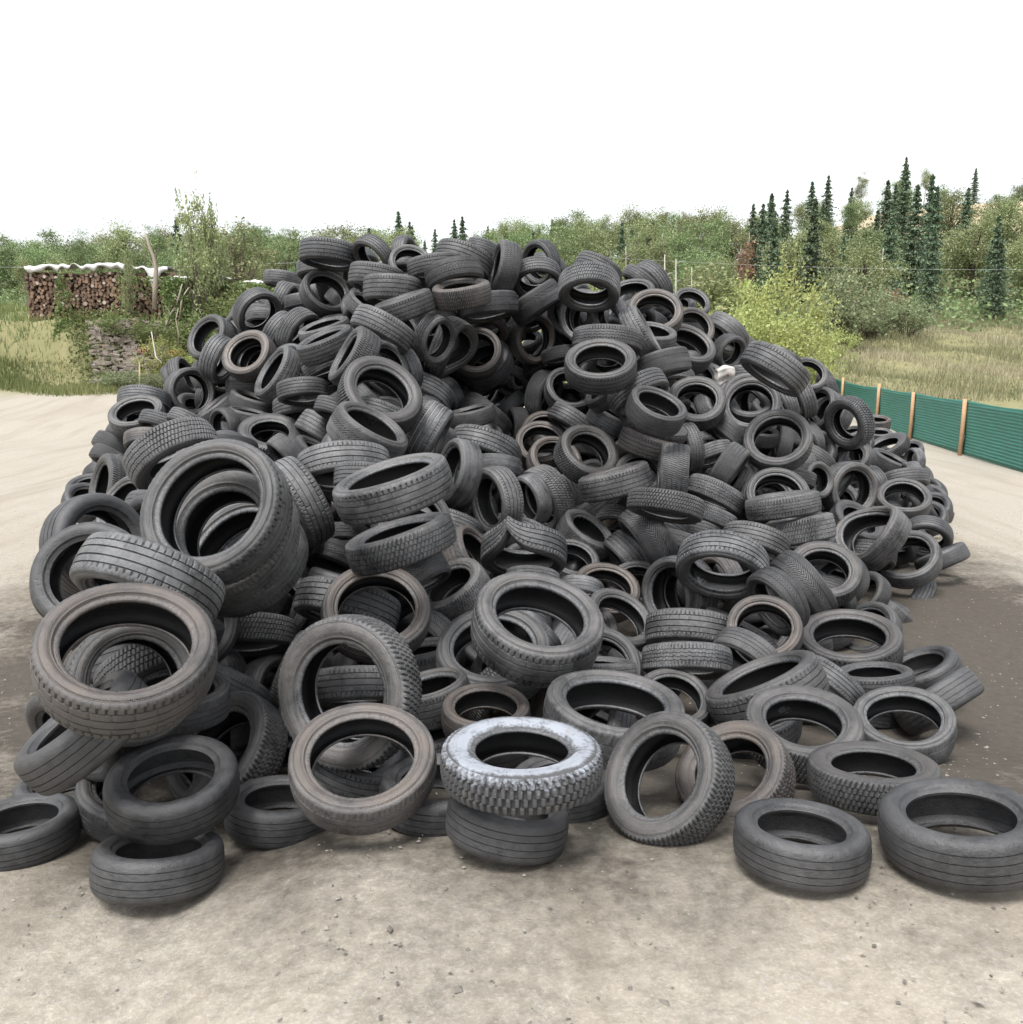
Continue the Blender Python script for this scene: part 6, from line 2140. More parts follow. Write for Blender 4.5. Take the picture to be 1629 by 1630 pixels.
# ------------------------------------------------------------------ rubber
# object colour: red = dust, green = brown road dirt, blue = offset of the wear pattern
def rubber(name,kind):
    t=NT(name);tc=t.n('ShaderNodeTexCoord').outputs['Object']
    oi=t.n('ShaderNodeObjectInfo');sep=t.n('ShaderNodeSeparateColor',{0:oi.outputs['Color']})
    dust,brown,seed=sep.outputs[0],sep.outputs[1],sep.outputs[2]
    off=t.n('ShaderNodeCombineXYZ',{0:t.math('MULTIPLY',seed,37.),1:t.math('MULTIPLY',seed,11.),2:0.})
    vec=t.n('ShaderNodeVectorMath',{0:tc,1:off.outputs[0]},operation='ADD').outputs[0]
    big=t.noise(vec,3.2,5,.6);fine=t.noise(vec,26,6,.7);grit=t.noise(vec,150,3,.7)
    xyz=t.n('ShaderNodeSeparateXYZ',{0:tc})
    rad=t.math('SQRT',t.math('ADD',t.math('MULTIPLY',xyz.outputs[0],xyz.outputs[0]),t.math('MULTIPLY',xyz.outputs[1],xyz.outputs[1])))
    ringv=t.n('ShaderNodeCombineXYZ',{0:t.math('MULTIPLY',rad,90.),1:t.math('MULTIPLY',xyz.outputs[0],2.2),2:t.math('ADD',t.math('MULTIPLY',xyz.outputs[1],2.2),t.math('MULTIPLY',seed,19.))})
    ring=t.noise(ringv.outputs[0],1.0,4,.6)
    d=t.math('ADD',t.math('MULTIPLY',big,.85),t.math('MULTIPLY',fine,.55))
    if kind=='side': d=t.math('ADD',t.math('MULTIPLY',d,.75),t.math('MULTIPLY',ring,.4))
    dm=t.ramp(d,.52,1.0);dm=t.math('MULTIPLY',dm,t.math('ADD',.30,t.math('MULTIPLY',dust,.85)),clamp=True)
    if kind=='tread': col=t.mix(dm,(.012,.0125,.014),(.165,.168,.172))
    elif kind=='side': col=t.mix(dm,(.013,.0132,.0138),(.145,.143,.140))
    elif kind=='bead': col=t.mix(dm,(.022,.024,.027),(.15,.155,.16))
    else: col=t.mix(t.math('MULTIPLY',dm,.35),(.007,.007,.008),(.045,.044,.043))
    bm=t.math('MULTIPLY',t.ramp(t.math('ADD',big,t.math('MULTIPLY',ring,.35)),.42,.82),brown,clamp=True)
    if kind!='liner': col=t.mix(t.math('MULTIPLY',bm,.8 if kind!='tread' else .45),col,(.105,.080,.064))
    # scattered pale scuffs and dried mud specks
    sc=t.math('ADD',t.ramp(t.noise(vec,9.,6,.8),.64,.78),t.math('MULTIPLY',t.ramp(t.noise(vec,70.,4,.8),.60,.72),.6),clamp=True)
    if kind!='liner': col=t.mix(t.math('MULTIPLY',sc,t.math('ADD',.15,t.math('MULTIPLY',dust,.5))),col,(.20,.195,.18))
    col=t.mix(t.math('MULTIPLY',t.ramp(grit,.45,.75),.35),col,(.035,.035,.036))
    t.l(col,t.b.inputs['Base Color'])
    ro={'tread':.43,'side':.40,'bead':.26,'liner':.48}[kind]
    t.l(t.math('ADD',ro,t.math('MULTIPLY',t.math('SUBTRACT',fine,.45),.5),clamp=True),t.b.inputs['Roughness'])
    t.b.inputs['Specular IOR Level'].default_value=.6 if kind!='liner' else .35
    nb=t.bump(t.math('ADD',t.math('MULTIPLY',fine,.6),t.math('MULTIPLY',grit,.5)),.75,.009)
    if kind=='side':
        # fine concentric ribs, a raised moulded band of worn marks and small radial ribs on the shoulder
        fr=t.math('SINE',t.math('MULTIPLY',rad,900.))
        ang=t.math('ARCTAN2',xyz.outputs[1],xyz.outputs[0])
        frm=t.math('MULTIPLY',t.ramp(rad,.44,.45),.25)
        rib=t.math('MULTIPLY',t.math('SINE',t.math('MULTIPLY',ang,240.)),t.math('MULTIPLY',t.ramp(rad,.448,.452),.35))
        lv=t.n('ShaderNodeCombineXYZ',{0:t.math('MULTIPLY',ang,34.),1:t.math('MULTIPLY',rad,60.),2:t.math('MULTIPLY',seed,60.)})
        let=t.ramp(t.noise(lv.outputs[0],1.6,1,.4),.52,.56)
        band=t.math('MULTIPLY',t.ramp(rad,.385,.388),t.math('SUBTRACT',1.,t.ramp(rad,.420,.423)))
        arc=t.ramp(t.math('SINE',t.math('ADD',t.math('MULTIPLY',ang,2.),t.math('MULTIPLY',seed,9.))),.0,.05)
        h=t.math('ADD',t.math('MULTIPLY',fr,t.math('MULTIPLY',frm,.25)),t.math('ADD',rib,t.math('MULTIPLY',t.math('MULTIPLY',let,band),t.math('MULTIPLY',arc,.35))))
        nb=t.bump(h,.55,.004,nb)
    if kind=='tread':
        ang=t.math('ARCTAN2',xyz.outputs[1],xyz.outputs[0])
        si=t.math('POWER',t.math('ABSOLUTE',t.math('SINE',t.math('ADD',t.math('MULTIPLY',ang,170.),t.math('MULTIPLY',t.math('SINE',t.math('MULTIPLY',xyz.outputs[2],120.)),1.2)))),.25)
        nb=t.bump(si,.35,.003,nb)
    t.l(nb,t.b.inputs['Normal'])
    return t.m
RM={k:rubber('rubber_'+k,k) for k in ('tread','side','bead','liner')}
def chalk(name,amt,side):
    t=NT(name);tc=t.n('ShaderNodeTexCoord').outputs['Object']
    a=t.noise(tc,5.5,6,.7);f=t.noise(tc,45,5,.75);xyz=t.n('ShaderNodeSeparateXYZ',{0:tc})
    rad=t.math('SQRT',t.math('ADD',t.math('MULTIPLY',xyz.outputs[0],xyz.outputs[0]),t.math('MULTIPLY',xyz.outputs[1],xyz.outputs[1])))
    v=t.math('ADD',t.math('MULTIPLY',a,.8),t.math('MULTIPLY',f,.45))
    if side: v=t.math('ADD',v,t.math('SUBTRACT',t.math('MULTIPLY',t.ramp(rad,.318,.345),.16),t.math('MULTIPLY',t.ramp(rad,.425,.452),.22)))
    else: v=t.math('ADD',v,t.math('SUBTRACT',t.math('MULTIPLY',t.ramp(xyz.outputs[2],-.02,.14),.26),.10))
    m=t.ramp(v,.60-amt,.78-amt)
    col=t.mix(m,(.06,.06,.062),(.27,.29,.325));col=t.mix(t.math('MULTIPLY',t.ramp(t.noise(tc,9,5,.7),.60,.70),.7),col,(.20,.17,.14))
    t.l(col,t.b.inputs['Base Color']);t.b.inputs['Roughness'].default_value=.55
    h=t.math('ADD',f,t.noise(tc,120,3,.6))
    if side:
        ang=t.math('ARCTAN2',xyz.outputs[1],xyz.outputs[0]);band=t.math('MULTIPLY',t.ramp(rad,.395,.398),t.math('SUBTRACT',1.,t.ramp(rad,.425,.428)))
        lv=t.n('ShaderNodeCombineXYZ',{0:t.math('MULTIPLY',ang,22.),1:t.math('MULTIPLY',rad,30.),2:0.});h=t.math('ADD',h,t.math('MULTIPLY',t.math('MULTIPLY',t.ramp(t.noise(lv.outputs[0],1.5,1,.4),.48,.52),band),1.3))
    t.l(t.bump(h,.7,.007),t.b.inputs['Normal']);return t.m
STRIPE=bpy.data.materials.new('stripe_paint');STRIPE.use_nodes=True;STRIPE.node_tree.nodes['Principled BSDF'].inputs['Base Color'].default_value=(.42,.41,.38,1);STRIPE.node_tree.nodes['Principled BSDF'].inputs['Roughness'].default_value=.7
CH_SIDE=chalk('chalky_sidewall',.0,True);CH_TREAD=chalk('chalky_tread',-.10,False)

# ------------------------------------------------------------------ tyre shapes (diameter 1, axis Z)
NA=320
PAT={
 'r':dict(gr=[(-.084,.010),(-.031,.012),(.031,.012),(.084,.010)],dep=.0145,pitch=5,ctr=0,sh=.8,shear=0,zig=0),
 'b':dict(gr=[(-.080,.010),(-.028,.010),(.028,.010),(.080,.010)],dep=.0145,pitch=4,ctr=.8,sh=1,shear=3,zig=.003),
 'z':dict(gr=[(-.066,.009),(-.022,.009),(.022,.009),(.066,.009)],dep=.014,pitch=4,ctr=.25,sh=.8,shear=0,zig=.006),
 'v':dict(gr=[(-.060,.007),(.060,.007)],dep=.012,pitch=5,ctr=1,sh=1,shear=26,zig=0),
 's':dict(gr=[(-.055,.008),(0,.008),(.055,.008)],dep=.008,pitch=4,ctr=0,sh=.5,shear=0,zig=0),
 'k':dict(gr=[(-.070,.016),(0,.012),(.070,.016)],dep=.022,pitch=5,ctr=1,sh=1.1,shear=0,zig=.002),
}
def revolve(prof,n=96,warp=None):
    prof=np.array(prof);k=len(prof)
    a=np.arange(n)*2*np.pi/n
    V=np.zeros((n,k,3));V[:,:,0]=np.cos(a)[:,None]*prof[:,0];V[:,:,1]=np.sin(a)[:,None]*prof[:,0];V[:,:,2]=prof[:,1]
    V=V.reshape(-1,3)
    if warp: V=warp(V)
    i=np.arange(n)[:,None];j=np.arange(k-1)[None,:];i2=(i+1)%n
    F=np.stack([i*k+j,i2*k+j,i2*k+j+1,i*k+j+1],-1).reshape(-1,4)
    return V,F
def tread_grid(P,warp=None,n=NA):
    zs=[];kind=[]   # kind: rib index, or -1 groove
    S=.113
    edges=[-S];
    for c,w in P['gr']: edges+= [c-w/2,c+w/2]
    edges.append(S)
    rib=0
    shN=5
    sh=[(S+.036*math.sin(t*math.pi/2),-.029*(1-math.cos(t*math.pi/2))) for t in np.linspace(0,1,shN+1)[1:]]
    rows=[]
    for z,dr in reversed(sh): rows.append((-z,dr,-2))
    for q in range(0,len(edges)-1):
        a,b=edges[q],edges[q+1]
        if q%2==0:
            for t in np.linspace(0,1,5): rows.append((a+(b-a)*t,0,rib))
            rib+=1
        else:
            rows.append((a+.0012,0,-1));rows.append((b-.0012,0,-1))
    for z,dr in sh: rows.append((z,dr,-3))
    last=rib-1
    k=len(rows);V=np.zeros((n,k,3));ii=np.arange(n);p=P['pitch']
    for j,(z,dr,kd) in enumerate(rows):
        r=.5-.010*(min(abs(z),S)/S)**2+dr
        lat=np.zeros(n);cw=2 if P['dep']>.015 else 1
        inner=abs(z)<S*.999
        if kd==-1: lat[:]=1
        elif kd in (-2,-3):
            fade=max(0,1+dr/.026) if P['dep']<.015 else max(.35,1+dr/.03)
            lat[(ii%p)<cw]=P['sh']*fade*(1 if P['sh']>=1 else .6)
        else:
            is_sh=(kd==0 or kd==last)
            am=P['sh'] if is_sh else P['ctr']
            ph=(kd*3)%p
            if am>0: lat[((ii+ph)%p)<cw]=min(1,am)
            if P['shear']==0 and not is_sh and P['ctr']<.5 and kd%2==1: lat[((ii+2)%12)<1]=.35
        rr=r-P['dep']*lat
        off=P['shear']*(abs(z)/S)**1.2 if P['shear']>10 else P['shear']*z/S
        a=(ii+off)*2*np.pi/n
        zz=np.full(n,z)
        if P['zig'] and inner: zz=z+P['zig']*(np.abs(((ii/ (12 if P['zig']<.005 else 8))%1)*2-1)*2-1)*(1-(abs(z)/S)**4)
        V[:,j,0]=np.cos(a)*rr;V[:,j,1]=np.sin(a)*rr;V[:,j,2]=zz
    V=V.reshape(-1,3)
    if warp: V=warp(V)
    i=np.arange(n)[:,None];j=np.arange(k-1)[None,:];i2=(i+1)%n
    F=np.stack([i*k+j,i2*k+j,i2*k+j+1,i*k+j+1],-1).reshape(-1,4)
    return V,F
def side_prof(b,s=1):
    r0,z0=.461,.149;rb,zb=b+.030,.131
    pr=[(r0,z0),(r0-.001,z0+.0035),(r0-.006,z0+.004),(r0-.008,z0+.0015)]
    for t in np.linspace(.08,.80,11):
        pr.append((r0+(rb-r0)*t,z0+(zb-z0)*t+.024*math.sin(math.pi*t)**.85))
    t=.84;r,z=r0+(rb-r0)*t,z0+(zb-z0)*t+.024*math.sin(math.pi*t)**.85
    pr+=[(r,z+.003),(r0+(rb-r0)*.88,z+.0025),(r0+(rb-r0)*.905,z-.003),(r0+(rb-r0)*.95,zb+.004),(rb,zb)]
    return [(r,s*z) for r,z in pr]
def bead_prof(b,s=1):
    return [(r,s*z) for r,z in [(b+.030,.131),(b+.0285,.1275),(b+.026,.1285),(b+.010,.1215),(b+.003,.1165),(b,.111),(b-.001,.104),(b,.097),(b+.006,.092)]]
def liner_prof(b):
    h=[(b+.006,.092),(b+.012,.104),(b+.040,.124),(.405,.146),(.43,.146),(.450,.134),(.463,.112),(.4735,.07),(.4745,.02)]
    return h+[(r,-z) for r,z in reversed(h)]
def w_oval(a,c):
    def f(V):
        th=np.arctan2(V[:,1],V[:,0]);V=V.copy()
        k=1+a*np.cos(2*th+.6)+a*.4*np.cos(3*th);V[:,0]*=k;V[:,1]*=k;V[:,2]+=c*np.cos(2*th);return V
    return f
def w_twist(V):
    th=np.arctan2(V[:,1],V[:,0]);V=V.copy();k=1+.055*np.cos(2*th);V[:,0]*=k;V[:,1]*=k
    r=np.hypot(V[:,0],V[:,1]);V[:,2]+=.06*np.cos(2*th+.8)-.05*np.exp(-((th-.9)/.35)**2)*(.5-r)/.2*np.sign(V[:,2]);return V
def w_fold(V):
    # carcass creased to a sharp peak on one side
    th=np.arctan2(V[:,1],V[:,0]);V=V.copy();d=(th-1.9+np.pi)%(2*np.pi)-np.pi
    cu=np.exp(-np.abs(d)/.34);wd=np.exp(-(d/.7)**2)
    V[:,2]=V[:,2]*(1-.45*cu)-.20*cu+.05*wd;k=1+.10*cu-.04*wd;V[:,0]*=k;V[:,1]*=k;return V
PROTO={}
def tyre_meshes(kind,b,shape='n',chalky=False):
    key=(kind,b,shape,chalky)
    if key in PROTO: return PROTO[key]
    h=(hash(str(key[:2]))%7) if False else (ord(kind)*7+int(b*1000))%7
    warp={'n':w_oval(.006+.002*h,.004+.001*h),'V':w_twist,'F':w_fold}[shape]
    P=PAT[kind];d={}
    V,F=tread_grid(P,warp);me=mesh_np('tread',V,F,CH_TREAD if chalky else RM['tread']);me.set_sharp_from_angle(angle=R(38));d['tread']=me
    for s,nm in ((1,'sa'),(-1,'sb')):
        V,F=revolve(side_prof(b,s),120,warp);F=F if s<0 else F
        d[nm]=mesh_np('sidewall',V,F,CH_SIDE if (chalky and s>0) else RM['side'])
        V,F=revolve(bead_prof(b,s),120,warp);d['b'+nm]=mesh_np('bead',V,F,RM['bead'])
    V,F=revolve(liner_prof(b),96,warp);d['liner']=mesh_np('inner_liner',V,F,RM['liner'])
    PROTO[key]=d;return d
BEAD={'s':.348,'r':.336,'b':.312,'v':.342,'z':.305,'k':.285}
def axis_matrix(p,nv,D,w,spin):
    q=Vector(nv).normalized().to_track_quat('Z','Y').to_matrix().to_4x4()
    return Matrix.Translation(p)@q@Matrix.Rotation(spin,4,'Z')@Matrix.Diagonal((D,D,D*w/.33,1))
def make_tyre(p,nv,D,w,kind,fl,spin,col):
    shape='F' if 'F' in fl else 'V' if 'V' in fl else 'n'
    b=BEAD[kind]
    if 'n' in fl: b=.292
    if 'o' in fl: b=.350
    d=tyre_meshes(kind,b,shape,'W' in fl)
    t=bpy.data.objects.new('tyre',None);t.empty_display_size=.1;link(t)
    t.matrix_world=axis_matrix(p,nv,D,w,spin)
    parts=[obj('tread',d['tread'],t),obj('inner_liner',d['liner'],t)]
    for nm in ('sa','sb'):
        s=obj('sidewall',d[nm],t);parts.append(s);parts.append(obj('bead',d['b'+nm],s))
        if 'W' in fl and nm=='sa': s['label']='sidewall caked in chalky white'
    for q in parts: q.color=col
    if 'S' in fl:
        for zc in (-.084,-.031,.031):
            V,F=revolve([(.4868+.0004*k,zc-.0035+.0035*k) for k in (0,1,2)],160)
            obj('painted_stripe',mesh_np('painted_stripe',V,F,STRIPE),t)
    return t

# ------------------------------------------------------------------ labels that single out every tyre
LAND=[ # picture position, its own label, the way the others refer to it
 (831,1198,'knobbly off-road tyre with chalky white sidewall lying flat at the bottom centre','the white-walled tyre'),
 (203,1045,'wide low-profile tyre with brown rim edge, largest one at the bottom left corner','the wide corner tyre'),
 (345,815,'big open tyre topping the leaning stack of large tyres at left','the left stack top tyre'),
 (855,998,'large pale truck-like tyre lying mouth-up in the lower middle of the heap','the large pale middle tyre'),
 (600,972,'thin brown-walled tyre standing like a hoop behind the tall standing tyre','the brown hoop tyre'),
 (556,1101,'tall thick tyre standing up at lower left, pale shoulder blocks on its right','the tall standing tyre'),
 (577,1217,'brown-walled wide open tyre leaning at the bottom edge, left of the white-walled tyre','the brown bottom tyre'),
 (626,775,'large ribbed tyre tipped so its mouth shows as a long slit, left of centre','the slit-mouthed tyre'),
 (605,632,'open pale-walled tyre resting high in the middle of the slope','the high middle tyre'),
 (680,689,'upright tyre with white stripes in its tread grooves','the white-striped tyre'),
 (1238,702,'big round tyre facing out, alone on top of the right slope','the big right-slope tyre'),
 (1072,750,'pale tyre standing upright edge-on with its tread towards the viewer','the upright pale tyre'),
 (1041,677,'thin knobbly off-road tyre sandwiched between two smooth tyres','the thin knobbly tyre'),
 (967,542,'tyre with zigzag tread grooves lying on an open tyre','the zigzag-tread tyre'),
 (1390,853,'twisted open tyre with a buckled rim at the right side','the buckled tyre'),
 (1219,1099,'dark tyre tipped on its edge with a thin slit mouth, lower right','the tipped slit tyre'),
 (758,561,'round tyre with a bright white bead ring, upper middle','the white-beaded tyre'),
 (518,468,'narrow round tyre tilted on the upper left crest, its opening towards the viewer','the round crest tyre'),
 (398,567,'wide-mouthed tyre leaning on the left flank of the heap','the wide-mouthed flank tyre'),
 (1352,1027,'deep tyre lying mouth-up with a pale bead ring, right side','the deep mouth-up tyre'),
 (1042,501,'wide open tyre with a smooth rim on the right crest','the wide right-crest tyre'),
 (829,880,'tyre folded to a sharp peak, ribs sweeping down its right half','the folded tyre'),
 (219,663,'small open tyre lying apart at the far left end of the heap','the far left tyre'),
 (651,863,'tyre with large snow-tread blocks and a pale shoulder under the slit-mouthed tyre','the snow-tread tyre'),
]
SECT=['right of','above right of','above','above left of','left of','below left of','below','below right of']
ORD=['first','second','third','fourth','fifth','sixth','seventh','eighth','ninth','tenth','eleventh','twelfth']
def tyre_labels(pos):
    n=len(pos);lab=[None]*n;own={}
    for k,(lx,ly,l,r) in enumerate(LAND):
        b=min((i for i in range(n) if i not in own),key=lambda i:(pos[i]['px']-lx)**2+(pos[i]['py']-ly)**2)
        own[b]=k;lab[b]=l
    for i in range(n):
        if lab[i]: continue
        best=None
        for b,k in own.items():
            dx=pos[i]['px']-pos[b]['px'];dy=pos[b]['py']-pos[i]['py']
            s=int(round(math.degrees(math.atan2(dy,dx))/45))%8;d=math.hypot(dx,dy);rk=0
            for j in range(n):
                if j in (i,b): continue
                ex=pos[j]['px']-pos[b]['px'];ey=pos[b]['py']-pos[j]['py']
                if int(round(math.degrees(math.atan2(ey,ex))/45))%8==s and math.hypot(ex,ey)<d: rk+=1
            c=d*(1+.35*rk)
            if rk<12 and (best is None or c<best[0]): best=(c,k,s,rk)
        _,k,s,rk=best;t=pos[i]
        tone='brown-walled ' if 'B' in t['fl'] else 'pale dusty ' if 'L' in t['fl'] else 'knobbly ' if t['ty']=='k' else 'dark '
        if t['deep']: pose='deep in a gap'
        elif t['th']>70: pose='seen edge-on'
        elif t['th']<48: pose='facing out'
        elif 45<=t['phi']%360<=135: pose='lying mouth-up'
        elif 225<=t['phi']%360<=315: pose='tipped tread-up'
        else: pose='leaning sideways'
        lab[i]='%styre %s, %s one %s %s'%(tone,pose,ORD[rk],SECT[s],LAND[k][3])
    return lab
T=[]
for r in TYRES:
    T.append(dict(p=[float(v) for v in r[0:3]],n=[float(v) for v in r[3:6]],D=float(r[6]),w=float(r[7]),ty=r[8],fl=r[9].replace('-',''),th=float(r[10]),phi=float(r[11]),px=float(r[12]),py=float(r[13]),deep=False))
for r in DEEP:
    T.append(dict(p=[float(v) for v in r[0:3]],n=[float(v) for v in r[3:6]],D=float(r[6]),w=.33,ty='rsbv'[len(T)%4],fl='',th=60,phi=90,px=float(r[7]),py=float(r[8]),deep=True))
LABS=tyre_labels(T)
for t,lb in zip(T,LABS):
    dust=rng.uniform(.1,.95)*rng.uniform(.6,1);brown=rng.uniform(0,.25)
    if 'L' in t['fl']: dust=rng.uniform(.75,1.)
    if 'B' in t['fl']: brown=rng.uniform(.8,1.)
    spin=rng.uniform(0,6.28)
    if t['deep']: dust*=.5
    if 'F' in t['fl']: spin=0.0
    if 'V' in t['fl']: spin=.6
    o=make_tyre(t['p'],t['n'],t['D'],t['w'],t['ty'],t['fl'],spin,(dust,brown,rng.uniform(0,1),1))
    tag(o,lb,'tyre','used tyres thrown on the heap')

# ---- remaining tyres of the heap: too many to single out
def lowres():
    b=.32
    pr=[(.5,0),(.5,.026),(.489,.0265),(.489,.033),(.499,.0335),(.496,.079),(.485,.0795),(.485,.0855),(.493,.086),(.489,.112),(.478,.135),(.462,.149)]+[(r,z) for r,z in side_prof(b)[4::3]]+[(b+.030,.131),(b,.111),(b+.006,.092),(b+.040,.124),(.43,.146),(.463,.112),(.4745,0)]
    full=[(r,-z) for r,z in reversed(pr[1:])]+pr
    return revolve(full,44)
lv,lf=lowres();VV=[];FF=[];b0=0
for r in REST:
    f=[float(v) for v in r]
    M=np.array(axis_matrix(f[0:3],f[3:6],f[6],.34,0))
    v=np.c_[lv,np.ones(len(lv))]@M.T;VV.append(v[:,:3]);FF.append(lf+b0);b0+=len(lv)
me=mesh_np('tyre_heap_core',np.vstack(VV),np.vstack(FF),RM['tread']);me.set_sharp_from_angle(angle=R(32));hp=obj('tyre_heap_core',me);hp.color=(.1,.1,.4,1)
tag(hp,'black tyres buried deeper in the heap, glimpsed in the gaps between the outer ones','tyre',kind='stuff')

# ------------------------------------------------------------------ terrain
def sm(a,b,x):
    t=np.clip((x-a)/(b-a),0,1);return t*t*(3-2*t)
def ground_h(x,y):
    x=np.asarray(x,float);y=np.asarray(y,float)
    yy=y-9*sm(2,9,x)*(1-sm(52,75,y))*sm(27,40,y)
    s=np.interp(yy,[-500,28,40,70,110,150,175,300,900],[0,0,1.25,4.1,9.6,15.2,16.5,14,10])
    bank=2.75*sm(40.3,43.3,y)*sm(-3,-8,x)*(1-sm(52,76,y))
    hill=9*sm(36,74,x)*sm(92,150,y)+sm(70,170,y)*(2.2*np.sin(x*.031+1)+1.3*np.sin(x*.083+y*.04)+4*sm(20,90,x))
    ns=sm(28,60,y)*(.16*np.sin(x*.9+y*.3)+.12*np.sin(x*.37-y*.8)+.07*np.sin(x*2.1+y*1.7))
    near=(.45+.17*sm(-1.4,-.6,x)+.07*sm(1.0,1.6,x))*sm(6.2,3.2,y)+.015*np.sin(x*1.3)+.02*np.sin(y*1.1+x*.4)
    return s+bank+hill+ns+near
def ground_mat():
    t=NT('ground');g=t.n('ShaderNodeNewGeometry').outputs['Position'];xyz=t.n('ShaderNodeSeparateXYZ',{0:g})
    n1=t.noise(g,1.2,6,.65);n2=t.noise(g,14,6,.7);n3=t.noise(g,60,4,.7);n4=t.noise(g,.25,4,.6)
    vor=t.n('ShaderNodeTexVoronoi',{'Vector':g,'Scale':26.});
    grav=t.mix(n2,(.20,.178,.145),(.35,.32,.27));grav=t.mix(t.ramp(n3,.5,.8),grav,(.42,.395,.345));grav=t.mix(t.math('MULTIPLY',t.ramp(n4,.5,.7),.45),grav,(.24,.205,.16))
    grav=t.mix(t.math('MULTIPLY',t.ramp(vor.outputs['Distance'],.30,.0),.45),grav,t.n('ShaderNodeHueSaturation',{'Color':vor.outputs['Color'],'Saturation':.12,'Value':.38}).outputs[0])
    trk=t.noise(t.n('ShaderNodeMapping',{0:g,2:(0,0,.35),3:(1.6,.12,1)}).outputs[0],1.3,5,.6);grav=t.mix(t.math('MULTIPLY',t.ramp(trk,.50,.66),.5),grav,(.20,.172,.135))
    grass=t.mix(n1,(.10,.115,.045),(.27,.235,.13));grass=t.mix(t.ramp(n2,.45,.7),grass,(.16,.15,.08))
    wood=t.mix(n1,(.055,.07,.03),(.13,.12,.06))
    f1=t.ramp(t.math('ADD',xyz.outputs[1],t.math('MULTIPLY',n1,3.)),38.2,40.5)
    f2=t.ramp(t.math('ADD',xyz.outputs[1],t.math('MULTIPLY',n4,14.)),78.,84.)
    col=t.mix(f1,grav,grass);col=t.mix(f2,col,wood)
    # bare cut slopes up on the right of the hill
    sl=t.math('MULTIPLY',t.ramp(t.math('ADD',xyz.outputs[0],t.math('MULTIPLY',n4,25.)),68.,76.),t.ramp(xyz.outputs[1],125.,135.))
    col=t.mix(sl,col,(.36,.29,.20))
    # dark trodden, rubber-stained soil round the heap; also paints shade into the tyre gaps
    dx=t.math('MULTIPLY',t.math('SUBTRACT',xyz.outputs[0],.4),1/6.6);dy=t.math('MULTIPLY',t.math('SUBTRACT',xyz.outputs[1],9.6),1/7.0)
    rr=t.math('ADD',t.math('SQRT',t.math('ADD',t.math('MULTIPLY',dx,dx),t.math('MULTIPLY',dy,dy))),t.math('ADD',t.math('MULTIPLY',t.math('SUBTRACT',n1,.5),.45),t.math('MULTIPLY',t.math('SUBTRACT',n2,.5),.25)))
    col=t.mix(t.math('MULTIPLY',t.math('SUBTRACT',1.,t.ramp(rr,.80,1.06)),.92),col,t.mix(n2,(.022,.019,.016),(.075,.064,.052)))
    t.l(col,t.b.inputs['Base Color']);t.b.inputs['Roughness'].default_value=.95;t.b.inputs['Specular IOR Level'].default_value=.2
    t.l(t.bump(t.math('ADD',t.math('ADD',n2,n3),t.math('MULTIPLY',vor.outputs['Distance'],.4)),.45,.02),t.b.inputs['Normal']);return t.m
xs=np.concatenate([np.linspace(-900,-70,16),np.linspace(-66,110,260),np.linspace(116,900,16)])
ys=np.concatenate([np.linspace(-400,-12,12),np.linspace(-10,80,300),np.linspace(81,210,130),np.linspace(220,1500,20)])
X,Y=np.meshgrid(xs,ys,indexing='ij');Z=ground_h(X,Y)
V=np.stack([X,Y,Z],-1).reshape(-1,3);ny=len(ys)
i=np.arange(len(xs)-1)[:,None];j=np.arange(ny-1)[None,:]
F=np.stack([i*ny+j,(i+1)*ny+j,(i+1)*ny+j+1,i*ny+j+1],-1).reshape(-1,4)
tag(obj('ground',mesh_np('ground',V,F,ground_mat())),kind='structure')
def gh(x,y): return float(ground_h(x,y))

# ---- added dark mound under the tyres: blocks see-through, keeps the gaps dark
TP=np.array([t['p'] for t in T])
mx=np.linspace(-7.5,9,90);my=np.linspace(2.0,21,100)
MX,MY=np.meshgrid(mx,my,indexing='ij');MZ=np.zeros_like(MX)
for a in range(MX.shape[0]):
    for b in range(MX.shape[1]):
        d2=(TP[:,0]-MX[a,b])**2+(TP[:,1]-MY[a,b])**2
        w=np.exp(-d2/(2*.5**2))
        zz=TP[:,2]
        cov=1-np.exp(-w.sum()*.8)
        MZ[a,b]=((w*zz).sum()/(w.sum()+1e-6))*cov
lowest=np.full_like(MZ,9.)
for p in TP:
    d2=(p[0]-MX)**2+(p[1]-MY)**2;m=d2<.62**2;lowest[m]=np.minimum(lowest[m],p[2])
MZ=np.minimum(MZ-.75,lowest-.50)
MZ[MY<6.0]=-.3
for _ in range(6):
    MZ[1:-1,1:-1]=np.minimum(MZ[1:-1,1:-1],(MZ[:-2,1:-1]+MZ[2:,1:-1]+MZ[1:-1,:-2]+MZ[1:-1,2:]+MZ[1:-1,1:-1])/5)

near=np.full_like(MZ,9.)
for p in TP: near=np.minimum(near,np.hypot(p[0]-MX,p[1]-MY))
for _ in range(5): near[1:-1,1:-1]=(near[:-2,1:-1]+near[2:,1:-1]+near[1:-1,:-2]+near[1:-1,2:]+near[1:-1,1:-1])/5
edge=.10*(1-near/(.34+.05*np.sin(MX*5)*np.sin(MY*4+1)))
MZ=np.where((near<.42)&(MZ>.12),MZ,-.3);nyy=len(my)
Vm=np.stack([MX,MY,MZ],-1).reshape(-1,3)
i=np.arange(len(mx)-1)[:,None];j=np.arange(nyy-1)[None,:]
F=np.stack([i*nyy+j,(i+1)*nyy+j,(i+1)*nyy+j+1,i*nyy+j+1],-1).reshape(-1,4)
t=NT('gap_blocker_dark');tc=t.n('ShaderNodeTexCoord').outputs['Object'];t.l(t.mix(t.noise(tc,6,6,.7),(.03,.026,.022),(.11,.095,.078)),t.b.inputs['Base Color']);t.b.inputs['Roughness'].default_value=1
t.b.inputs['Specular IOR Level'].default_value=.1
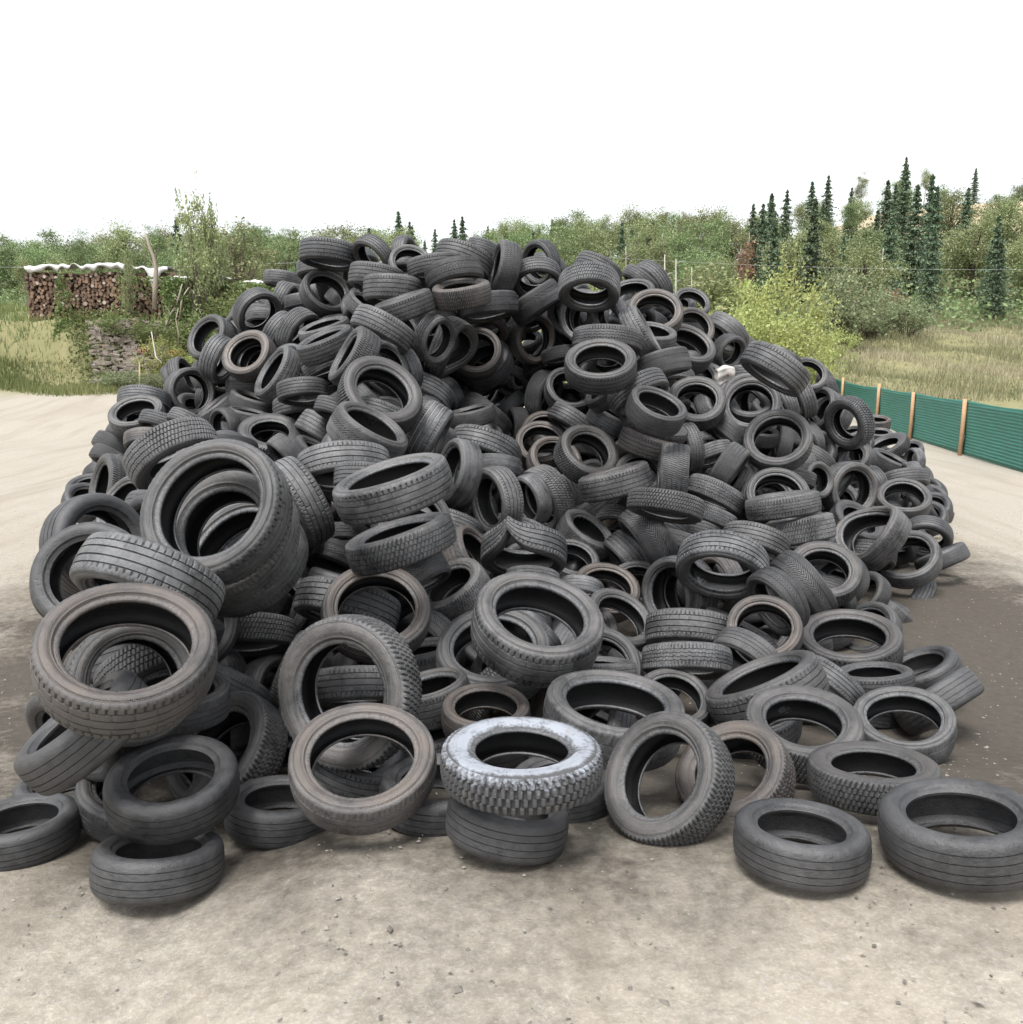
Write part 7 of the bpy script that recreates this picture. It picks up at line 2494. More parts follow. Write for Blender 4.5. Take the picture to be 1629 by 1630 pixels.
tag(obj('gap_blocker',mesh_np('gap_blocker',Vm,F,t.m)),kind='structure')

# ------------------------------------------------------------------ plants
def leaf_mat(name,c1,c2,c3=None,tr=.3):
    t=NT(name);a=t.n('ShaderNodeAttribute',attribute_name='rnd').outputs['Fac'];oi=t.n('ShaderNodeObjectInfo').outputs['Random']
    col=t.mix(a,c1,c2)
    if c3: col=t.mix(t.ramp(a,.86,.95),col,c3)
    hs=t.n('ShaderNodeHueSaturation',{'Color':col,'Hue':t.math('ADD',.485,t.math('MULTIPLY',oi,.03)),'Saturation':.92,'Value':t.math('ADD',.8,t.math('MULTIPLY',oi,.4))})
    t.l(hs.outputs[0],t.b.inputs['Base Color']);t.b.inputs['Roughness'].default_value=.55;t.b.inputs['Specular IOR Level'].default_value=.25
    tl=t.n('ShaderNodeBsdfTranslucent',{'Color':hs.outputs[0]});mx_=t.n('ShaderNodeMixShader',{0:tr,1:t.b.outputs[0],2:tl.outputs[0]})
    t.l(mx_.outputs[0],t.out.inputs[0]);return t.m
def bark_mat(name,c1,c2):
    t=NT(name);tc=t.n('ShaderNodeTexCoord').outputs['Object'];mp=t.n('ShaderNodeMapping',{0:tc,3:(6,6,1.2)}).outputs[0]
    n=t.noise(mp,4,5,.7);t.l(t.mix(n,c1,c2),t.b.inputs['Base Color']);t.b.inputs['Roughness'].default_value=.9
    t.l(t.bump(n,.6,.02),t.b.inputs['Normal']);return t.m
L_CON=leaf_mat('needles',(.06,.095,.055),(.14,.195,.11),(.12,.13,.07),.12)
L_MID=leaf_mat('leaves_mid',(.11,.165,.06),(.25,.325,.135),(.26,.26,.12))
L_PALE=leaf_mat('leaves_pale',(.16,.19,.075),(.31,.345,.16),(.33,.30,.15))
L_YEL=leaf_mat('leaves_yellow',(.235,.28,.07),(.50,.57,.20),(.52,.42,.14),.4)
L_GREY=leaf_mat('leaves_greygreen',(.13,.165,.075),(.27,.31,.165),(.30,.27,.18))
L_IVY=leaf_mat('leaves_bramble',(.07,.11,.03),(.22,.27,.09),(.27,.24,.12))
L_RED=leaf_mat('leaves_rusty',(.20,.10,.06),(.34,.20,.12),(.30,.28,.14))
B_BRN=bark_mat('bark_brown',(.06,.045,.035),(.17,.13,.10));B_PAL=bark_mat('bark_pale',(.22,.20,.17),(.50,.47,.42));B_DEAD=bark_mat('bark_dead',(.16,.13,.10),(.36,.31,.25))
def leaves(C,size,n_rng,up=.3,jit=.5):
    """one small quad per centre, random tilt"""
    n=len(C);v=n_rng.normal(size=(n,3));v[:,2]+=up;v/=np.linalg.norm(v,axis=1)[:,None]
    t=n_rng.normal(size=(n,3));e1=np.cross(v,t);e1/=np.linalg.norm(e1,axis=1)[:,None];e2=np.cross(v,e1)
    s=size*(1+jit*n_rng.uniform(-1,1,n))[:,None]
    P=np.stack([C-e1*s*.5,C+e2*s*.28-e1*s*.05,C+e1*s*.5,C-e2*s*.28-e1*s*.05],1).reshape(-1,3)
    return P,np.arange(n*4).reshape(-1,4),np.clip(n_rng.normal(.45,.22,n),0,1)
def leaf_mesh(name,C,size,mat,g,up=.3,shade=None):
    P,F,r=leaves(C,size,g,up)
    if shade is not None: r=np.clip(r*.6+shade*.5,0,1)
    return mesh_np(name,P,F,mat,False,{'rnd':('FACE',r)})
def crown_pts(g,n,nc,rx,rz,z0,cl=.28,shell=.55,taper=0):
    """clumps spread through an uneven ellipsoid; returns points and clump tone"""
    d=g.normal(size=(nc,3));d/=np.linalg.norm(d,axis=1)[:,None];rr=g.uniform(shell,1,nc)**.6*g.uniform(.72,1.12,nc)
    c=d*rr[:,None]*np.array([rx,rx,rz]);c[:,2]+=z0+rz
    if taper: c[:,:2]*=(1-taper*np.clip((c[:,2:3]-z0)/(2*rz),0,1))
    w=g.uniform(.5,1.3,nc);tone=g.uniform(0,1,nc);k=g.choice(nc,n,p=w/w.sum())
    s=(cl*rx*g.uniform(.6,1.3,nc))[k]
    p=c[k]+g.normal(size=(n,3))*s[:,None]*np.array([1,1,.7])
    return p,tone[k],c
def proto_tree(kind,seed):
    g=np.random.default_rng(seed);mb=MB()
    if kind=='conifer':
        H=10.;n=7000;u=g.uniform(0,1,n)**1.1;lay=np.round(u*17)/17+g.normal(0,.010,n)
        rad=((1-lay)*2.7+.1)*(.75+.35*np.sin(lay*60+g.uniform(0,6)))+.12;a=g.uniform(0,6.283,n);br=np.round(a/.5+lay*9)*.5
        a=br-lay*4.5+g.normal(0,.14,n);r=rad*g.uniform(.15,1.05,n)*(.72+.38*np.sin(br*2.7+np.round(lay*17)*1.9+seed))
        C=np.stack([np.cos(a)*r,np.sin(a)*r,1.0+lay*9.1-r*.28],-1)
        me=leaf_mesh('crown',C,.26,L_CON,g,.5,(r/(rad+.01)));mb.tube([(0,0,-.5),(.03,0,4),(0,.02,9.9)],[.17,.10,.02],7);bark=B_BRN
    elif kind=='birch':
        C,tn,cc=crown_pts(g,6000,40,1.6,3.4,3.8,.28,.3,.35);me=leaf_mesh('crown',C,.165,L_MID if seed%2 else L_PALE,g,.9,tn)
        mb.tube([(0,0,-.5),(.08,.02,3),(-.05,.05,6),(.05,0,10)],[.13,.10,.07,.02],7)
        for c in cc[::3]: mb.tube([(0,0,max(2.8,c[2]-1.5)),tuple(c)],[.035,.01],4)
        bark=B_PAL
    elif kind=='broad':
        C,tn,cc=crown_pts(g,9500,60,2.7,2.8,1.4,.20,.45);me=leaf_mesh('crown',C,.19,L_MID if seed%2 else L_PALE,g,.9,tn)
        mb.tube([(0,0,-.5),(.1,0,1.6),(0,.1,3.6),(.1,.1,5.2)],[.22,.18,.11,.04],8)
        for c in cc[::2]: mb.tube([(0,.05,1.6+.3*(c[2]-1.6)),tuple(c*np.array([.6,.6,1])-np.array([0,0,.4])),tuple(c)],[.06,.035,.01],4)
        bark=B_BRN
    elif kind=='dead_conifer':
        C,tn,cc=crown_pts(g,900,26,.8,2.6,1.5,.35,.2,.7);me=leaf_mesh('crown',C,.17,L_RED,g,.3,tn)
        mb.tube([(0,0,-.5),(0,0,6.6)],[.10,.02],6)
        for k in range(26):
            a=g.uniform(0,6.28);z=g.uniform(1.2,6);l=(7-z)*.2;mb.tube([(0,0,z),(math.cos(a)*l,math.sin(a)*l,z-.1)],[.025,.008],4)
        bark=B_DEAD
    else: # shrubs: many thin stems
        mat,rx,rz,n,sz={'yellow':(L_YEL,1.9,1.7,5200,.115),'green':(L_GREY,1.6,1.5,4600,.12),'tall':(L_PALE,1.0,1.7,3600,.10),'bramble':(L_IVY,1.5,.95,3800,.11),'rusty':(L_RED,1.0,.9,2200,.10)}[kind]
        C,tn,cc=crown_pts(g,n,60,rx,rz,.25,.17,.35)
        # airy shoots that break the outline
        sh=[]
        for k in range(40):
            c=cc[g.integers(len(cc))];d=np.array([c[0]*.3,c[1]*.3,g.uniform(.6,1.4)]);d/=np.linalg.norm(d);L=g.uniform(.4,1.0)*rz*.55
            for q in np.linspace(0,1,18): sh.append(c+d*L*q+g.normal(0,.06*(1.2-q),3))
        sh=np.array(sh);C=np.vstack([C,sh]);tn=np.r_[tn,np.full(len(sh),.8)]
        C=C[C[:,2]>-.1] if True else C;tn=tn[:len(C)]
        me=leaf_mesh('foliage',C,sz,mat,g,.35,tn)
        for c in cc[::2]: mb.tube([(c[0]*.12,c[1]*.12,-.2),tuple(c*np.array([.55,.55,.6])),tuple(c)],[.028,.018,.006],4)
        bark=B_BRN
    st=mb.build('trunk' if kind in ('conifer','birch','broad','dead_conifer') else 'stems',bark,None,True)
    sm_=st.data;bpy.data.objects.remove(st);return me,sm_
TREES={}
def plant(kind,x,y,s,label,cat,group=None,var=0,name=None,sx=1,z=None,rz=None):
    key=(kind,var)
    if key not in TREES: TREES[key]=proto_tree(kind,var*13+len(kind))
    me,st=TREES[key]
    nm=name or {'conifer':'conifer_tree','birch':'birch_tree','broad':'broadleaf_tree','dead_conifer':'dead_conifer'}.get(kind,'shrub')
    e=empty(nm,(x,y,(gh(x,y) if z is None else z)),random.uniform(0,6.28) if rz is None else rz);e.scale=(s*sx,s*sx,s)
    obj(me.name.split('.')[0],me,e);obj(st.name.split('.')[0],st,e)
    tag(e,label,cat,group);return e
F_=1367.;PIT=R(10.57);CAM=Vector((0,0,2.8))
def at(px,py,d):
    """world point seen at a picture position, d metres ahead: only used to lay out the surroundings"""
    u=(px-814.5)/F_;v=(815-py)/F_
    fw=Vector((0,math.cos(PIT),-math.sin(PIT)));up=Vector((0,math.sin(PIT),math.cos(PIT)))
    w=fw+Vector((1,0,0))*u+up*v
    return CAM+w*(d/w.y)
# ------------------------------------------------------------------ surroundings: right side
# green netting fence on wooden posts
def fence():
    t=NT('green_netting');tc=t.n('ShaderNodeTexCoord').outputs['Object'];mp=t.n('ShaderNodeMapping',{0:tc,3:(1,1,9)}).outputs[0]
    n=t.noise(mp,2.2,5,.6);x=t.n('ShaderNodeSeparateXYZ',{0:tc})
    wv=t.math('SINE',t.math('MULTIPLY',x.outputs[2],75.));t.l(t.mix(n,(.018,.105,.080),(.035,.17,.13)),t.b.inputs['Base Color']);t.b.inputs['Roughness'].default_value=.6
    t.l(t.bump(t.math('ADD',wv,t.math('MULTIPLY',n,2.)),.4,.02),t.b.inputs['Normal'])
    t2=NT('raw_pine');tc=t2.n('ShaderNodeTexCoord').outputs['Object'];mp=t2.n('ShaderNodeMapping',{0:tc,3:(9,9,1.5)}).outputs[0];n=t2.noise(mp,4,5,.7)
    t2.l(t2.mix(n,(.28,.15,.075),(.52,.34,.20)),t2.b.inputs['Base Color']);t2.b.inputs['Roughness'].default_value=.8
    pts=[(16.2,48.0),(15.3,43.2),(14.58,38.0),(13.72,32.2),(13.07,28.0),(12.45,23.6),(11.9,19.4)]
    e=empty('netting_fence',(13.72,32.2,0));tag(e,'green netting fence on raw wooden posts at the right behind the heap','fence')
    o=Vector((13.72,32.2,0))
    V=[];Fq=[];H=1.48
    for k in range(len(pts)-1):
        a,b=Vector((*pts[k],0)),Vector((*pts[k+1],0));n=24;m=14
        base=len(V);nn=Vector((0,0,1)).cross((b-a).normalized())
        for i in range(n+1):
            for j in range(m+1):
                u=i/n;v=j/m;p=a.lerp(b,u);g=max(0,gh(p.x,p.y)-.1)
                sag=-.05*math.sin(u*math.pi)*v
                bl=.035*math.sin(u*math.pi)*math.sin(v*math.pi)+.012*math.sin(u*23+v*5)*math.sin(v*3.1)
                q=p+nn*bl;V.append((q.x-o.x,q.y-o.y,g+.02+v*H+sag))
        for i in range(n):
            for j in range(m):
                c=base+i*(m+1)+j;Fq.append((c,c+m+1,c+m+2,c+1))
    me=mesh_np('netting',V,Fq,t.m);ob=obj('netting',me,e);md=ob.modifiers.new('s','SOLIDIFY');md.thickness=.012
    for (x,y) in pts:
        g=gh(x,y);mb=MB();x2=x-.07
        mb.tube([(x2-o.x,y-o.y,g-.3),(x2-o.x+.01,y-o.y,g+.9),(x2-o.x,y-o.y,g+H+.07)],[.062,.058,.055],9)
        mb.build('post',t2.m,e,True)
fence()

# dry grass field beyond the fence (nobody could count the blades)
def blades(name,region,n,h,w,mats,seed,label=None,cat='grass',ok=None):
    g=np.random.default_rng(seed);x=g.uniform(region[0],region[1],n);y=g.uniform(region[2],region[3],n)
    if ok is not None:
        m=ok(x,y,g);x,y=x[m],y[m];n=len(x)
    z=ground_h(x,y);a=g.uniform(0,6.283,n);hh=h*g.uniform(.4,1.3,n)*(.75+.4*np.sin(x*.7)*np.sin(y*.5));ww=w*g.uniform(.6,1.4,n)
    dx=np.cos(a)*ww;dy=np.sin(a)*ww;lx=g.normal(0,.25,n)*hh;ly=g.normal(0,.25,n)*hh
    P=np.stack([np.stack([x-dx,y-dy,z-.05],-1),np.stack([x+dx,y+dy,z-.05],-1),np.stack([x+lx+dx*.2,y+ly,z+hh],-1)],1).reshape(-1,3)
    o=obj(name,mesh_np(name,P,np.arange(n*3).reshape(-1,3),mats,False,{'rnd':('FACE',np.clip(g.normal(.5,.25,n)+.25*np.sin(x*.35+y*.2),0,1))}))
    tag(o,label,cat,kind='stuff');return o
L_DRY=leaf_mat('dry_grass',(.17,.19,.08),(.44,.395,.25),(.50,.43,.31),.25)
L_WEED=leaf_mat('weeds',(.09,.13,.04),(.23,.26,.09),(.34,.32,.14),.3)
blades('dry_grass',(6,62,41,80),95000,.55,.028,L_DRY,3,'tall straw coloured grass in the field beyond the green fence')
blades('weeds',(-34,-3,36.5,41.5),42000,.42,.022,L_WEED,4,'low green weeds along the foot of the overgrown bank',ok=lambda x,y,g:(y+1.2*np.sin(x*.6)+g.uniform(-.6,.6,len(x)))>38.0)
blades('bank_grass',(-40,6,40,60),42000,.5,.025,L_WEED,5,'rough grass and weeds on top of the bank')

# yellow-green bushes right behind the heap
def P2(px,d): return (px-814.5)/F_*d/ (math.cos(PIT))*1.0
def bush(kind,px,d,s,label,var=0,sx=1,dz=0,cat='bush',group=None,name='bush'):
    p=at(px,560,d);return plant(kind,p.x,d,s,label,cat,group,var,name,sx,z=gh(p.x,d)+dz)
bush('yellow',1252,40,1.15,'bright yellow-green bush right behind the right shoulder of the heap',0,1.0)
bush('yellow',1195,41,1.30,'yellow-green bush left of the brightest one behind the heap',1,1.0)
bush('yellow',1288,42,.82,'small yellow-green bush beside the straw coloured field',2,1.05)
bush('yellow',1240,44,1.65,'tallest yellow-leaved bush, its orange-tipped shoots rising behind the others',1,.75)
bush('tall',1130,46,1.75,'pale green loose bush above the right crest tyres',2,1.5)
bush('yellow',1172,48,1.5,'pale yellow-green bush in front of the dark conifers',0,1.0)
bush('green',1350,62,1.75,'rounded grey-green bush at the back of the field',0,1.0)
bush('green',1322,66,1.35,'smaller grey-green bush left of the rounded one at the back of the field',1,1.1)
bush('green',1385,67,1.15,'low grey-green bush right of the rounded one at the back of the field',1,1.2)
bush('rusty',1402,70,1.9,'rusty half-dead bush at the back of the field',0,1.0)
bush('rusty',1376,72,1.7,'grey-brown twiggy bush between the green bushes of the field',1,.9)
bush('green',1442,68,1.0,'pale low bush at the right edge of the field',2,1.2)
bush('yellow',925,47,1.2,'yellow-green bush peeking over the crest of the heap',2,1.)
bush('yellow',1330,56,.6,'tiny yellow-green bush in the straw coloured field',1,1.2)

# forest on the hillside
FO=[]
gf=np.random.default_rng(21)
def okdist(x,y,m): return all((x-a)**2+((y-b)*.6)**2>m*m for a,b in FO)
lab={'conifer':('dark green conifer','conifer'),'birch':('slender pale-trunked tree','tree'),'broad':('rounded mid-green leafy tree','tree')}
cnt=0
for k in range(9000):
    y=gf.uniform(76,182);x=gf.uniform(-.66,.72)*y
    if x>60 and 128<y<190 and gf.uniform()<.93: continue
    px=814+x/y*F_
    if not okdist(x,y,2.6+.018*y): continue
    if cnt>=285: break
    zone=math.sin(x*.09+1.5)+math.sin(y*.07+x*.05)
    r=gf.uniform()
    if px>1180: kind='conifer' if r<.62 else 'broad' if r<.86 else 'birch'
    elif px>880: kind='birch' if r<.42 else 'broad' if r<.86 else 'conifer'
    elif px<480: kind='broad' if r<.78 else 'birch' if r<.93 else 'conifer'
    else: kind='broad' if r<.5 else 'conifer'
    FO.append((x,y));cnt+=1
    s={'conifer':gf.uniform(.55,.95),'birch':gf.uniform(.6,.85),'broad':gf.uniform(.8,1.25)}[kind]
    if x<0 and y<98: s*=.68
    if px>1180 and kind=='conifer': s*=1.25
    side='left of the heap' if px<640 else 'right of the heap' if px>880 else 'straight behind the heap'
    row='on the lower slope' if y<115 else 'on the upper slope'
    plant(kind,x,y,s,'%s in the hillside forest %s, %s'%(lab[kind][0],row,side),lab[kind][1],'hillside forest trees',int(gf.integers(0,4)))
for px,d,s in ((1166,84,1.0),(1178,86,1.15)):
    x=(px-814.5)/F_*d;plant('dead_conifer',x,d,s,'rust-brown dead young conifer %s the yellow bushes'%('standing left above' if px<1170 else 'standing taller, right above'),'tree',None,0)
# undergrowth that closes the forest floor
g=np.random.default_rng(8);n=60000
yy=g.uniform(72,180,n);xx=g.uniform(-.7,.75,n)*yy;cl=np.sin(xx*.55)*np.sin(yy*.5+xx*.2)+np.sin(xx*1.7+yy)*.4
m=~((xx>62)&(yy>128)&(yy<190));xx,yy,cl=xx[m],yy[m],cl[m];n=len(xx)
C=np.stack([xx,yy,ground_h(xx,yy)+g.uniform(0,1,n)**1.3*(1.6+1.1*cl)],-1)
tag(obj('undergrowth',leaf_mesh('undergrowth',C,.42,L_MID,g,.4,np.clip(.5+.3*cl,0,1))),'bushy undergrowth covering the forest floor of the hillside','undergrowth',kind='stuff')

# tall bare stakes / birch stems in front of the forest, right of the crest
for q,(px,d,top,bot,rr) in enumerate(((1057,74,405,472,.10),(1075,76,412,470,.10),(1100,72,425,480,.07),(1399,80,395,500,.09),(996,80,392,440,.07))):
    a=at(px,bot,d);b=at(px-1,top,d);g0=gh(a.x,d);mb=MB();L=b.z-g0+.3
    e=empty('bare_tree',(a.x,d,g0-.3));tag(e,['pale bare stem left of the barbed pair behind the right crest','pale bare stem second from left behind the right crest','thin white stem nearest the right crest tyres','tall grey dead stem in front of the dark conifers at right','thin pale stem rising over the heap crest tyres'][q],'tree')
    mb.tube([(0,0,0),(.06,0,L*.5),(-.03,0,L)],[rr,rr*.8,rr*.4],7);mb.build('trunk',B_PAL,e,True)
    mb=MB()
    for k in range(9):
        z=L*random.uniform(.35,.95);an=random.uniform(0,6.28);l=random.uniform(.4,1.0)
        mb.tube([(0,0,z),(math.cos(an)*l*.6,math.sin(an)*l*.6,z+l*.25),(math.cos(an)*l,math.sin(an)*l,z+l*.2)],[.03,.018,.006],4)
    mb.build('branches',B_PAL,e)

# ------------------------------------------------------------------ left side
WD=44.6
def woodpile(px0,px1,ytop0,ytop1,name,label,seed):
    g=np.random.default_rng(seed);xa=at(px0,500,WD).x;xb=at(px1,500,WD).x
    t=NT('log_ends');a=t.n('ShaderNodeAttribute',attribute_name='rnd').outputs['Fac'];tc=t.n('ShaderNodeTexCoord').outputs['Object']
    n=t.noise(tc,18,5,.7);c=t.mix(a,(.055,.035,.025),(.34,.22,.15));c=t.mix(t.ramp(a,.85,.95),c,(.50,.42,.36));c=t.mix(t.math('MULTIPLY',n,.5),c,(.06,.04,.03))
    t.l(c,t.b.inputs['Base Color']);t.b.inputs['Roughness'].default_value=.9
    mb=MB();step=.19;x=xa;top=[]
    while x<xb:
        u=(x-xa)/(xb-xa);zt=at(0,ytop0+(ytop1-ytop0)*u,WD).z;zb=gh(x,WD-.6)-.1;z=zb
        while z<zt:
            r=g.uniform(.06,.105);xx=x+g.uniform(-.06,.06);yo=g.uniform(-.14,.1)
            mb.tube([(xx,WD-.7+yo,z),(xx+g.uniform(-.05,.05),WD+.7,z+g.uniform(-.03,.03))],r,7,float(np.clip(g.normal(.5,.25),0,1)))
            z+=r*1.75
        top.append((x,zt));x+=step
    o=mb.build(name,t.m);tag(o,label,'woodpile');return xa,xb
woodpile(60,290,436,437,'woodpile','tall stack of split logs under a white tarpaulin on the left bank',1)
woodpile(292,430,447,459,'woodpile','lower overgrown stack of logs behind the shrubs, right part of the bank',2)
TM=NT('white_tarpaulin');tc=TM.n('ShaderNodeTexCoord').outputs['Object'];n=TM.noise(tc,2.5,6,.65);n2=TM.noise(TM.n('ShaderNodeMapping',{0:tc,3:(2.5,1,.8)}).outputs[0],3.,6,.7);TM.l(TM.mix(TM.ramp(TM.math('ADD',TM.math('MULTIPLY',n,.5),TM.math('MULTIPLY',n2,.5)),.48,.64),(.52,.52,.51),(.27,.25,.22)),TM.b.inputs['Base Color'])
TM.b.inputs['Roughness'].default_value=.55;TM.l(TM.bump(n,.5,.06),TM.b.inputs['Normal'])
def tarp(px0,px1,yt,drop,label,seed,n=160):
    """draped sheet: lies over the logs, front edge hanging unevenly"""
    g=np.random.default_rng(seed);xa=at(px0,480,WD).x;xb=at(px1,480,WD).x;m=12;V=[];ph=g.uniform(0,6,4)
    for i in range(n+1):
        u=i/n;x=xa+(xb-xa)*u;py=yt(u);zt=at(0,py,WD-.8).z+.05*math.sin(x*2.3+ph[0])+.02*math.sin(x*5.1+ph[1])+.03*math.sin(x*11.3+ph[3])
        dr=drop(u)
        for j in range(m+1):
            v=j/m
            if v<.45: y=WD+.75-(v/.45)*1.55;z=zt-.05+.03*math.sin(v*9+x*2)
            else:
                w_=(v-.45)/.55;y=WD-.85-.10*math.sin(w_*3)-(.07*math.sin(x*4+ph[2])+.06*math.sin(x*9.7+ph[0]))*w_;z=zt-dr*w_+.02*math.sin(x*9)
            V.append((x+.03*math.sin(v*7+x),y,z))
    F=[(i*(m+1)+j,(i+1)*(m+1)+j,(i+1)*(m+1)+j+1,i*(m+1)+j+1) for i in range(n) for j in range(m)]
    o=obj('tarpaulin',mesh_np('tarpaulin',V,F,TM.m));md=o.modifiers.new('s','SOLIDIFY');md.thickness=.02;tag(o,label,'tarpaulin');return o
def gauss(u,c,s): return math.exp(-((u-c)/s)**2)
tarp(60,282,lambda u:421+1.5*math.sin(u*9)+(5*max(0,(u-.75))/.25),lambda u:.20+.08*math.sin(u*14)+.09*math.sin(u*31)+.07*math.sin(u*67)+1.15*gauss(u,.895,.032),'long wrinkled white tarpaulin over the tall log stack, one corner hanging down',1)
tarp(286,312,lambda u:441+4*(u-.5)**2,lambda u:.22+.15*math.sin(u*9),'small white tarpaulin scrap half hidden behind the tall left shrub',2,24)
tarp(340,366,lambda u:438+4*math.sin(u*6),lambda u:.22+.2*math.sin(u*7)**2,'white tarpaulin scrap on the low log stack, right of the tall shrub',3,24)
tarp(392,424,lambda u:447+5*(u-.5)**2,lambda u:.28+.22*math.sin(u*8)**2,'white tarpaulin scrap closest to the heap on the low log stack',4,24)

# stone and brick rubble at the foot of the bank
ST=NT('rubble_stone');a=ST.n('ShaderNodeAttribute',attribute_name='rnd').outputs['Fac'];tc=ST.n('ShaderNodeTexCoord').outputs['Object'];n=ST.noise(tc,7,5,.7)
c=ST.mix(a,(.13,.10,.08),(.34,.30,.26));c=ST.mix(ST.ramp(a,.93,.95),c,(.42,.15,.08));ST.l(ST.mix(n,c,(.17,.145,.12)),ST.b.inputs['Base Color']);ST.b.inputs['Roughness'].default_value=.95
for q,(pa,pb,lb) in enumerate(((150,250,'heap of weathered stone slabs and bricks under the left woodpile'),(252,330,'heap of grey stones and red bricks at the foot of the bank near the tyres'))):
    g=np.random.default_rng(30+q);mb=MB()
    for k in range(420):
        px=g.uniform(pa,pb);v=g.uniform(0,1);d=40.2+v*2.6;x=at(px,560,d).x;z=gh(x,d)
        w_,h_=g.uniform(.18,.55),g.uniform(.06,.15)
        mb.box((x,d-.1,z+g.uniform(0,.22)),(w_,g.uniform(.15,.35),h_),g.normal(0,.25),g.normal(0,.12),g.normal(0,.16),float(g.uniform(0,.96)))
    o=mb.build('rubble_pile',ST.m);tag(o,lb,'rubble')
# red hollow bricks
BR=NT('red_brick');BR.b.inputs['Base Color'].default_value=(.45,.13,.06,1);BR.b.inputs['Roughness'].default_value=.9
tcb=BR.n('ShaderNodeTexCoord').outputs['Object'];BR.l(BR.mix(BR.noise(tcb,12,4,.6),(.30,.08,.04),(.55,.19,.10)),BR.b.inputs['Base Color'])
for q,(px,py) in enumerate(((271,562),(279,563),(224,558))):
    p=at(px,py,39.9);mb=MB();w_,h_,t_=.22,.20,.02
    for dx,dz,sx,sz in ((-w_/2,0,t_,h_),(w_/2,0,t_,h_),(0,-h_/2,w_,t_),(0,h_/2,w_,t_),(0,0,t_*.8,h_-.03)): mb.box((dx,0,dz),(sx,.3,sz*.98),0,0,0)
    o=mb.build('hollow_brick',BR.m);o.location=(p.x,p.y+.35,max(p.z,gh(p.x,p.y)+.12));o.rotation_euler=(0,.15*(q-1),.2*(q-1))
    tag(o,['red hollow brick, left one of the pair on the rubble','red hollow brick, right one of the pair on the rubble','red hollow brick beside the top of the yellow stake'][q],'brick')

# bramble curtain that hangs over the bank and the woodpile
g=np.random.default_rng(40);n=30000
px=g.uniform(120,470,n);xx=(px-814.5)/F_*43.6
v=g.uniform(0,1,n);dens=np.sin(xx*1.9)+np.sin(xx*.8+2)+np.sin(v*7+xx)*.6
keep=(dens+g.normal(0,.7,n)+(1.2*(v<.3))+(1.5*(px>330))-.55*((px<285)&(v>.35))>.35);xx,v,px=xx[keep],v[keep],px[keep];n=len(xx)
lowz=4.15;topz=np.interp(px,[120,290,430],[6.6,6.4,6.1])
zz=lowz-.9+(topz-lowz+.9)*v;yy=43.35-(1-v)*.9+g.normal(0,.14,n)+.25*np.sin(xx*2)
C=np.stack([xx,yy,np.maximum(zz,ground_h(xx,yy)+.02)],-1)
tag(obj('bramble',leaf_mesh('bramble',C,.15,L_IVY,g,.2,np.clip(.5+.25*np.sin(xx*2.3+v*6),0,1))),'brambles and climbers hanging over the log stack and the bank','bramble',kind='stuff')
n=16000;px=g.uniform(120,470,n);yy=g.uniform(40.0,43.3,n);xx=(px-814.5)/F_*yy
keep=(np.sin(xx*1.3+yy*1.1)+np.sin(xx*.55+1)+g.normal(0,.5,n)+(px>330)*1.6)>.75;xx,yy=xx[keep],yy[keep]
C=np.stack([xx,yy,ground_h(xx,yy)+g.uniform(0,.55,len(xx))],-1)
tag(obj('bank_weeds',leaf_mesh('bank_weeds',C,.14,L_IVY,g,.3)),'leafy weeds growing over the slope of the bank and its rubble','weeds',kind='stuff')
# individual shrubs on the left
for kind,px,py,d,s,sx,var,lb in (
 ('tall',322,470,42.4,1.75,.62,0,'tall loose pale-green shrub in front of the low log stack'),
 ('tall',342,470,43.0,1.55,.5,1,'slimmer tall pale-green shrub just right of the tallest one'),
 ('tall',382,468,46.5,1.2,1.5,3,'pale yellow-green shrub behind the white tarpaulin scraps'),
 ('yellow',262,545,40.6,.62,1.0,3,'small yellow-green bush on the rubble at left'),
 ('yellow',308,548,40.4,.42,1.2,1,'tiny yellow-green bush on the rubble right of the other'),
 ('bramble',400,500,41.8,1.3,1.1,0,'dense dark-green bush next to the left flank tyres'),
 ('bramble',350,510,41.3,1.15,1.1,1,'dense green bush at the middle of the bank'),
 ('bramble',305,520,41.6,.85,1.1,2,'dense green bush right of the white hanging tarpaulin corner'),
 ('bramble',195,500,42.2,.5,1.6,1,'low dark bush on the bank at the far left'),
 ('bramble',240,505,42.0,.5,1.4,0,'low dark bush at the foot of the dead trunk'),
 ('green',198,600,38.7,.28,2.2,1,'low green weed bush left of the yellow stake'),
 ('green',250,600,38.5,.26,2.4,0,'low green weed bush right of the yellow stake'),
 ('green',290,592,38.8,.26,2.4,2,'low green weed bush nearest the heap on the left'),
 ('tall',206,480,42.7,.95,.4,2,'thin climber-like shrub in front of the tall log stack'),
):
    x=at(px,py,d).x;plant(kind,x,d,s,lb,'bush',None,var,'bush',sx)
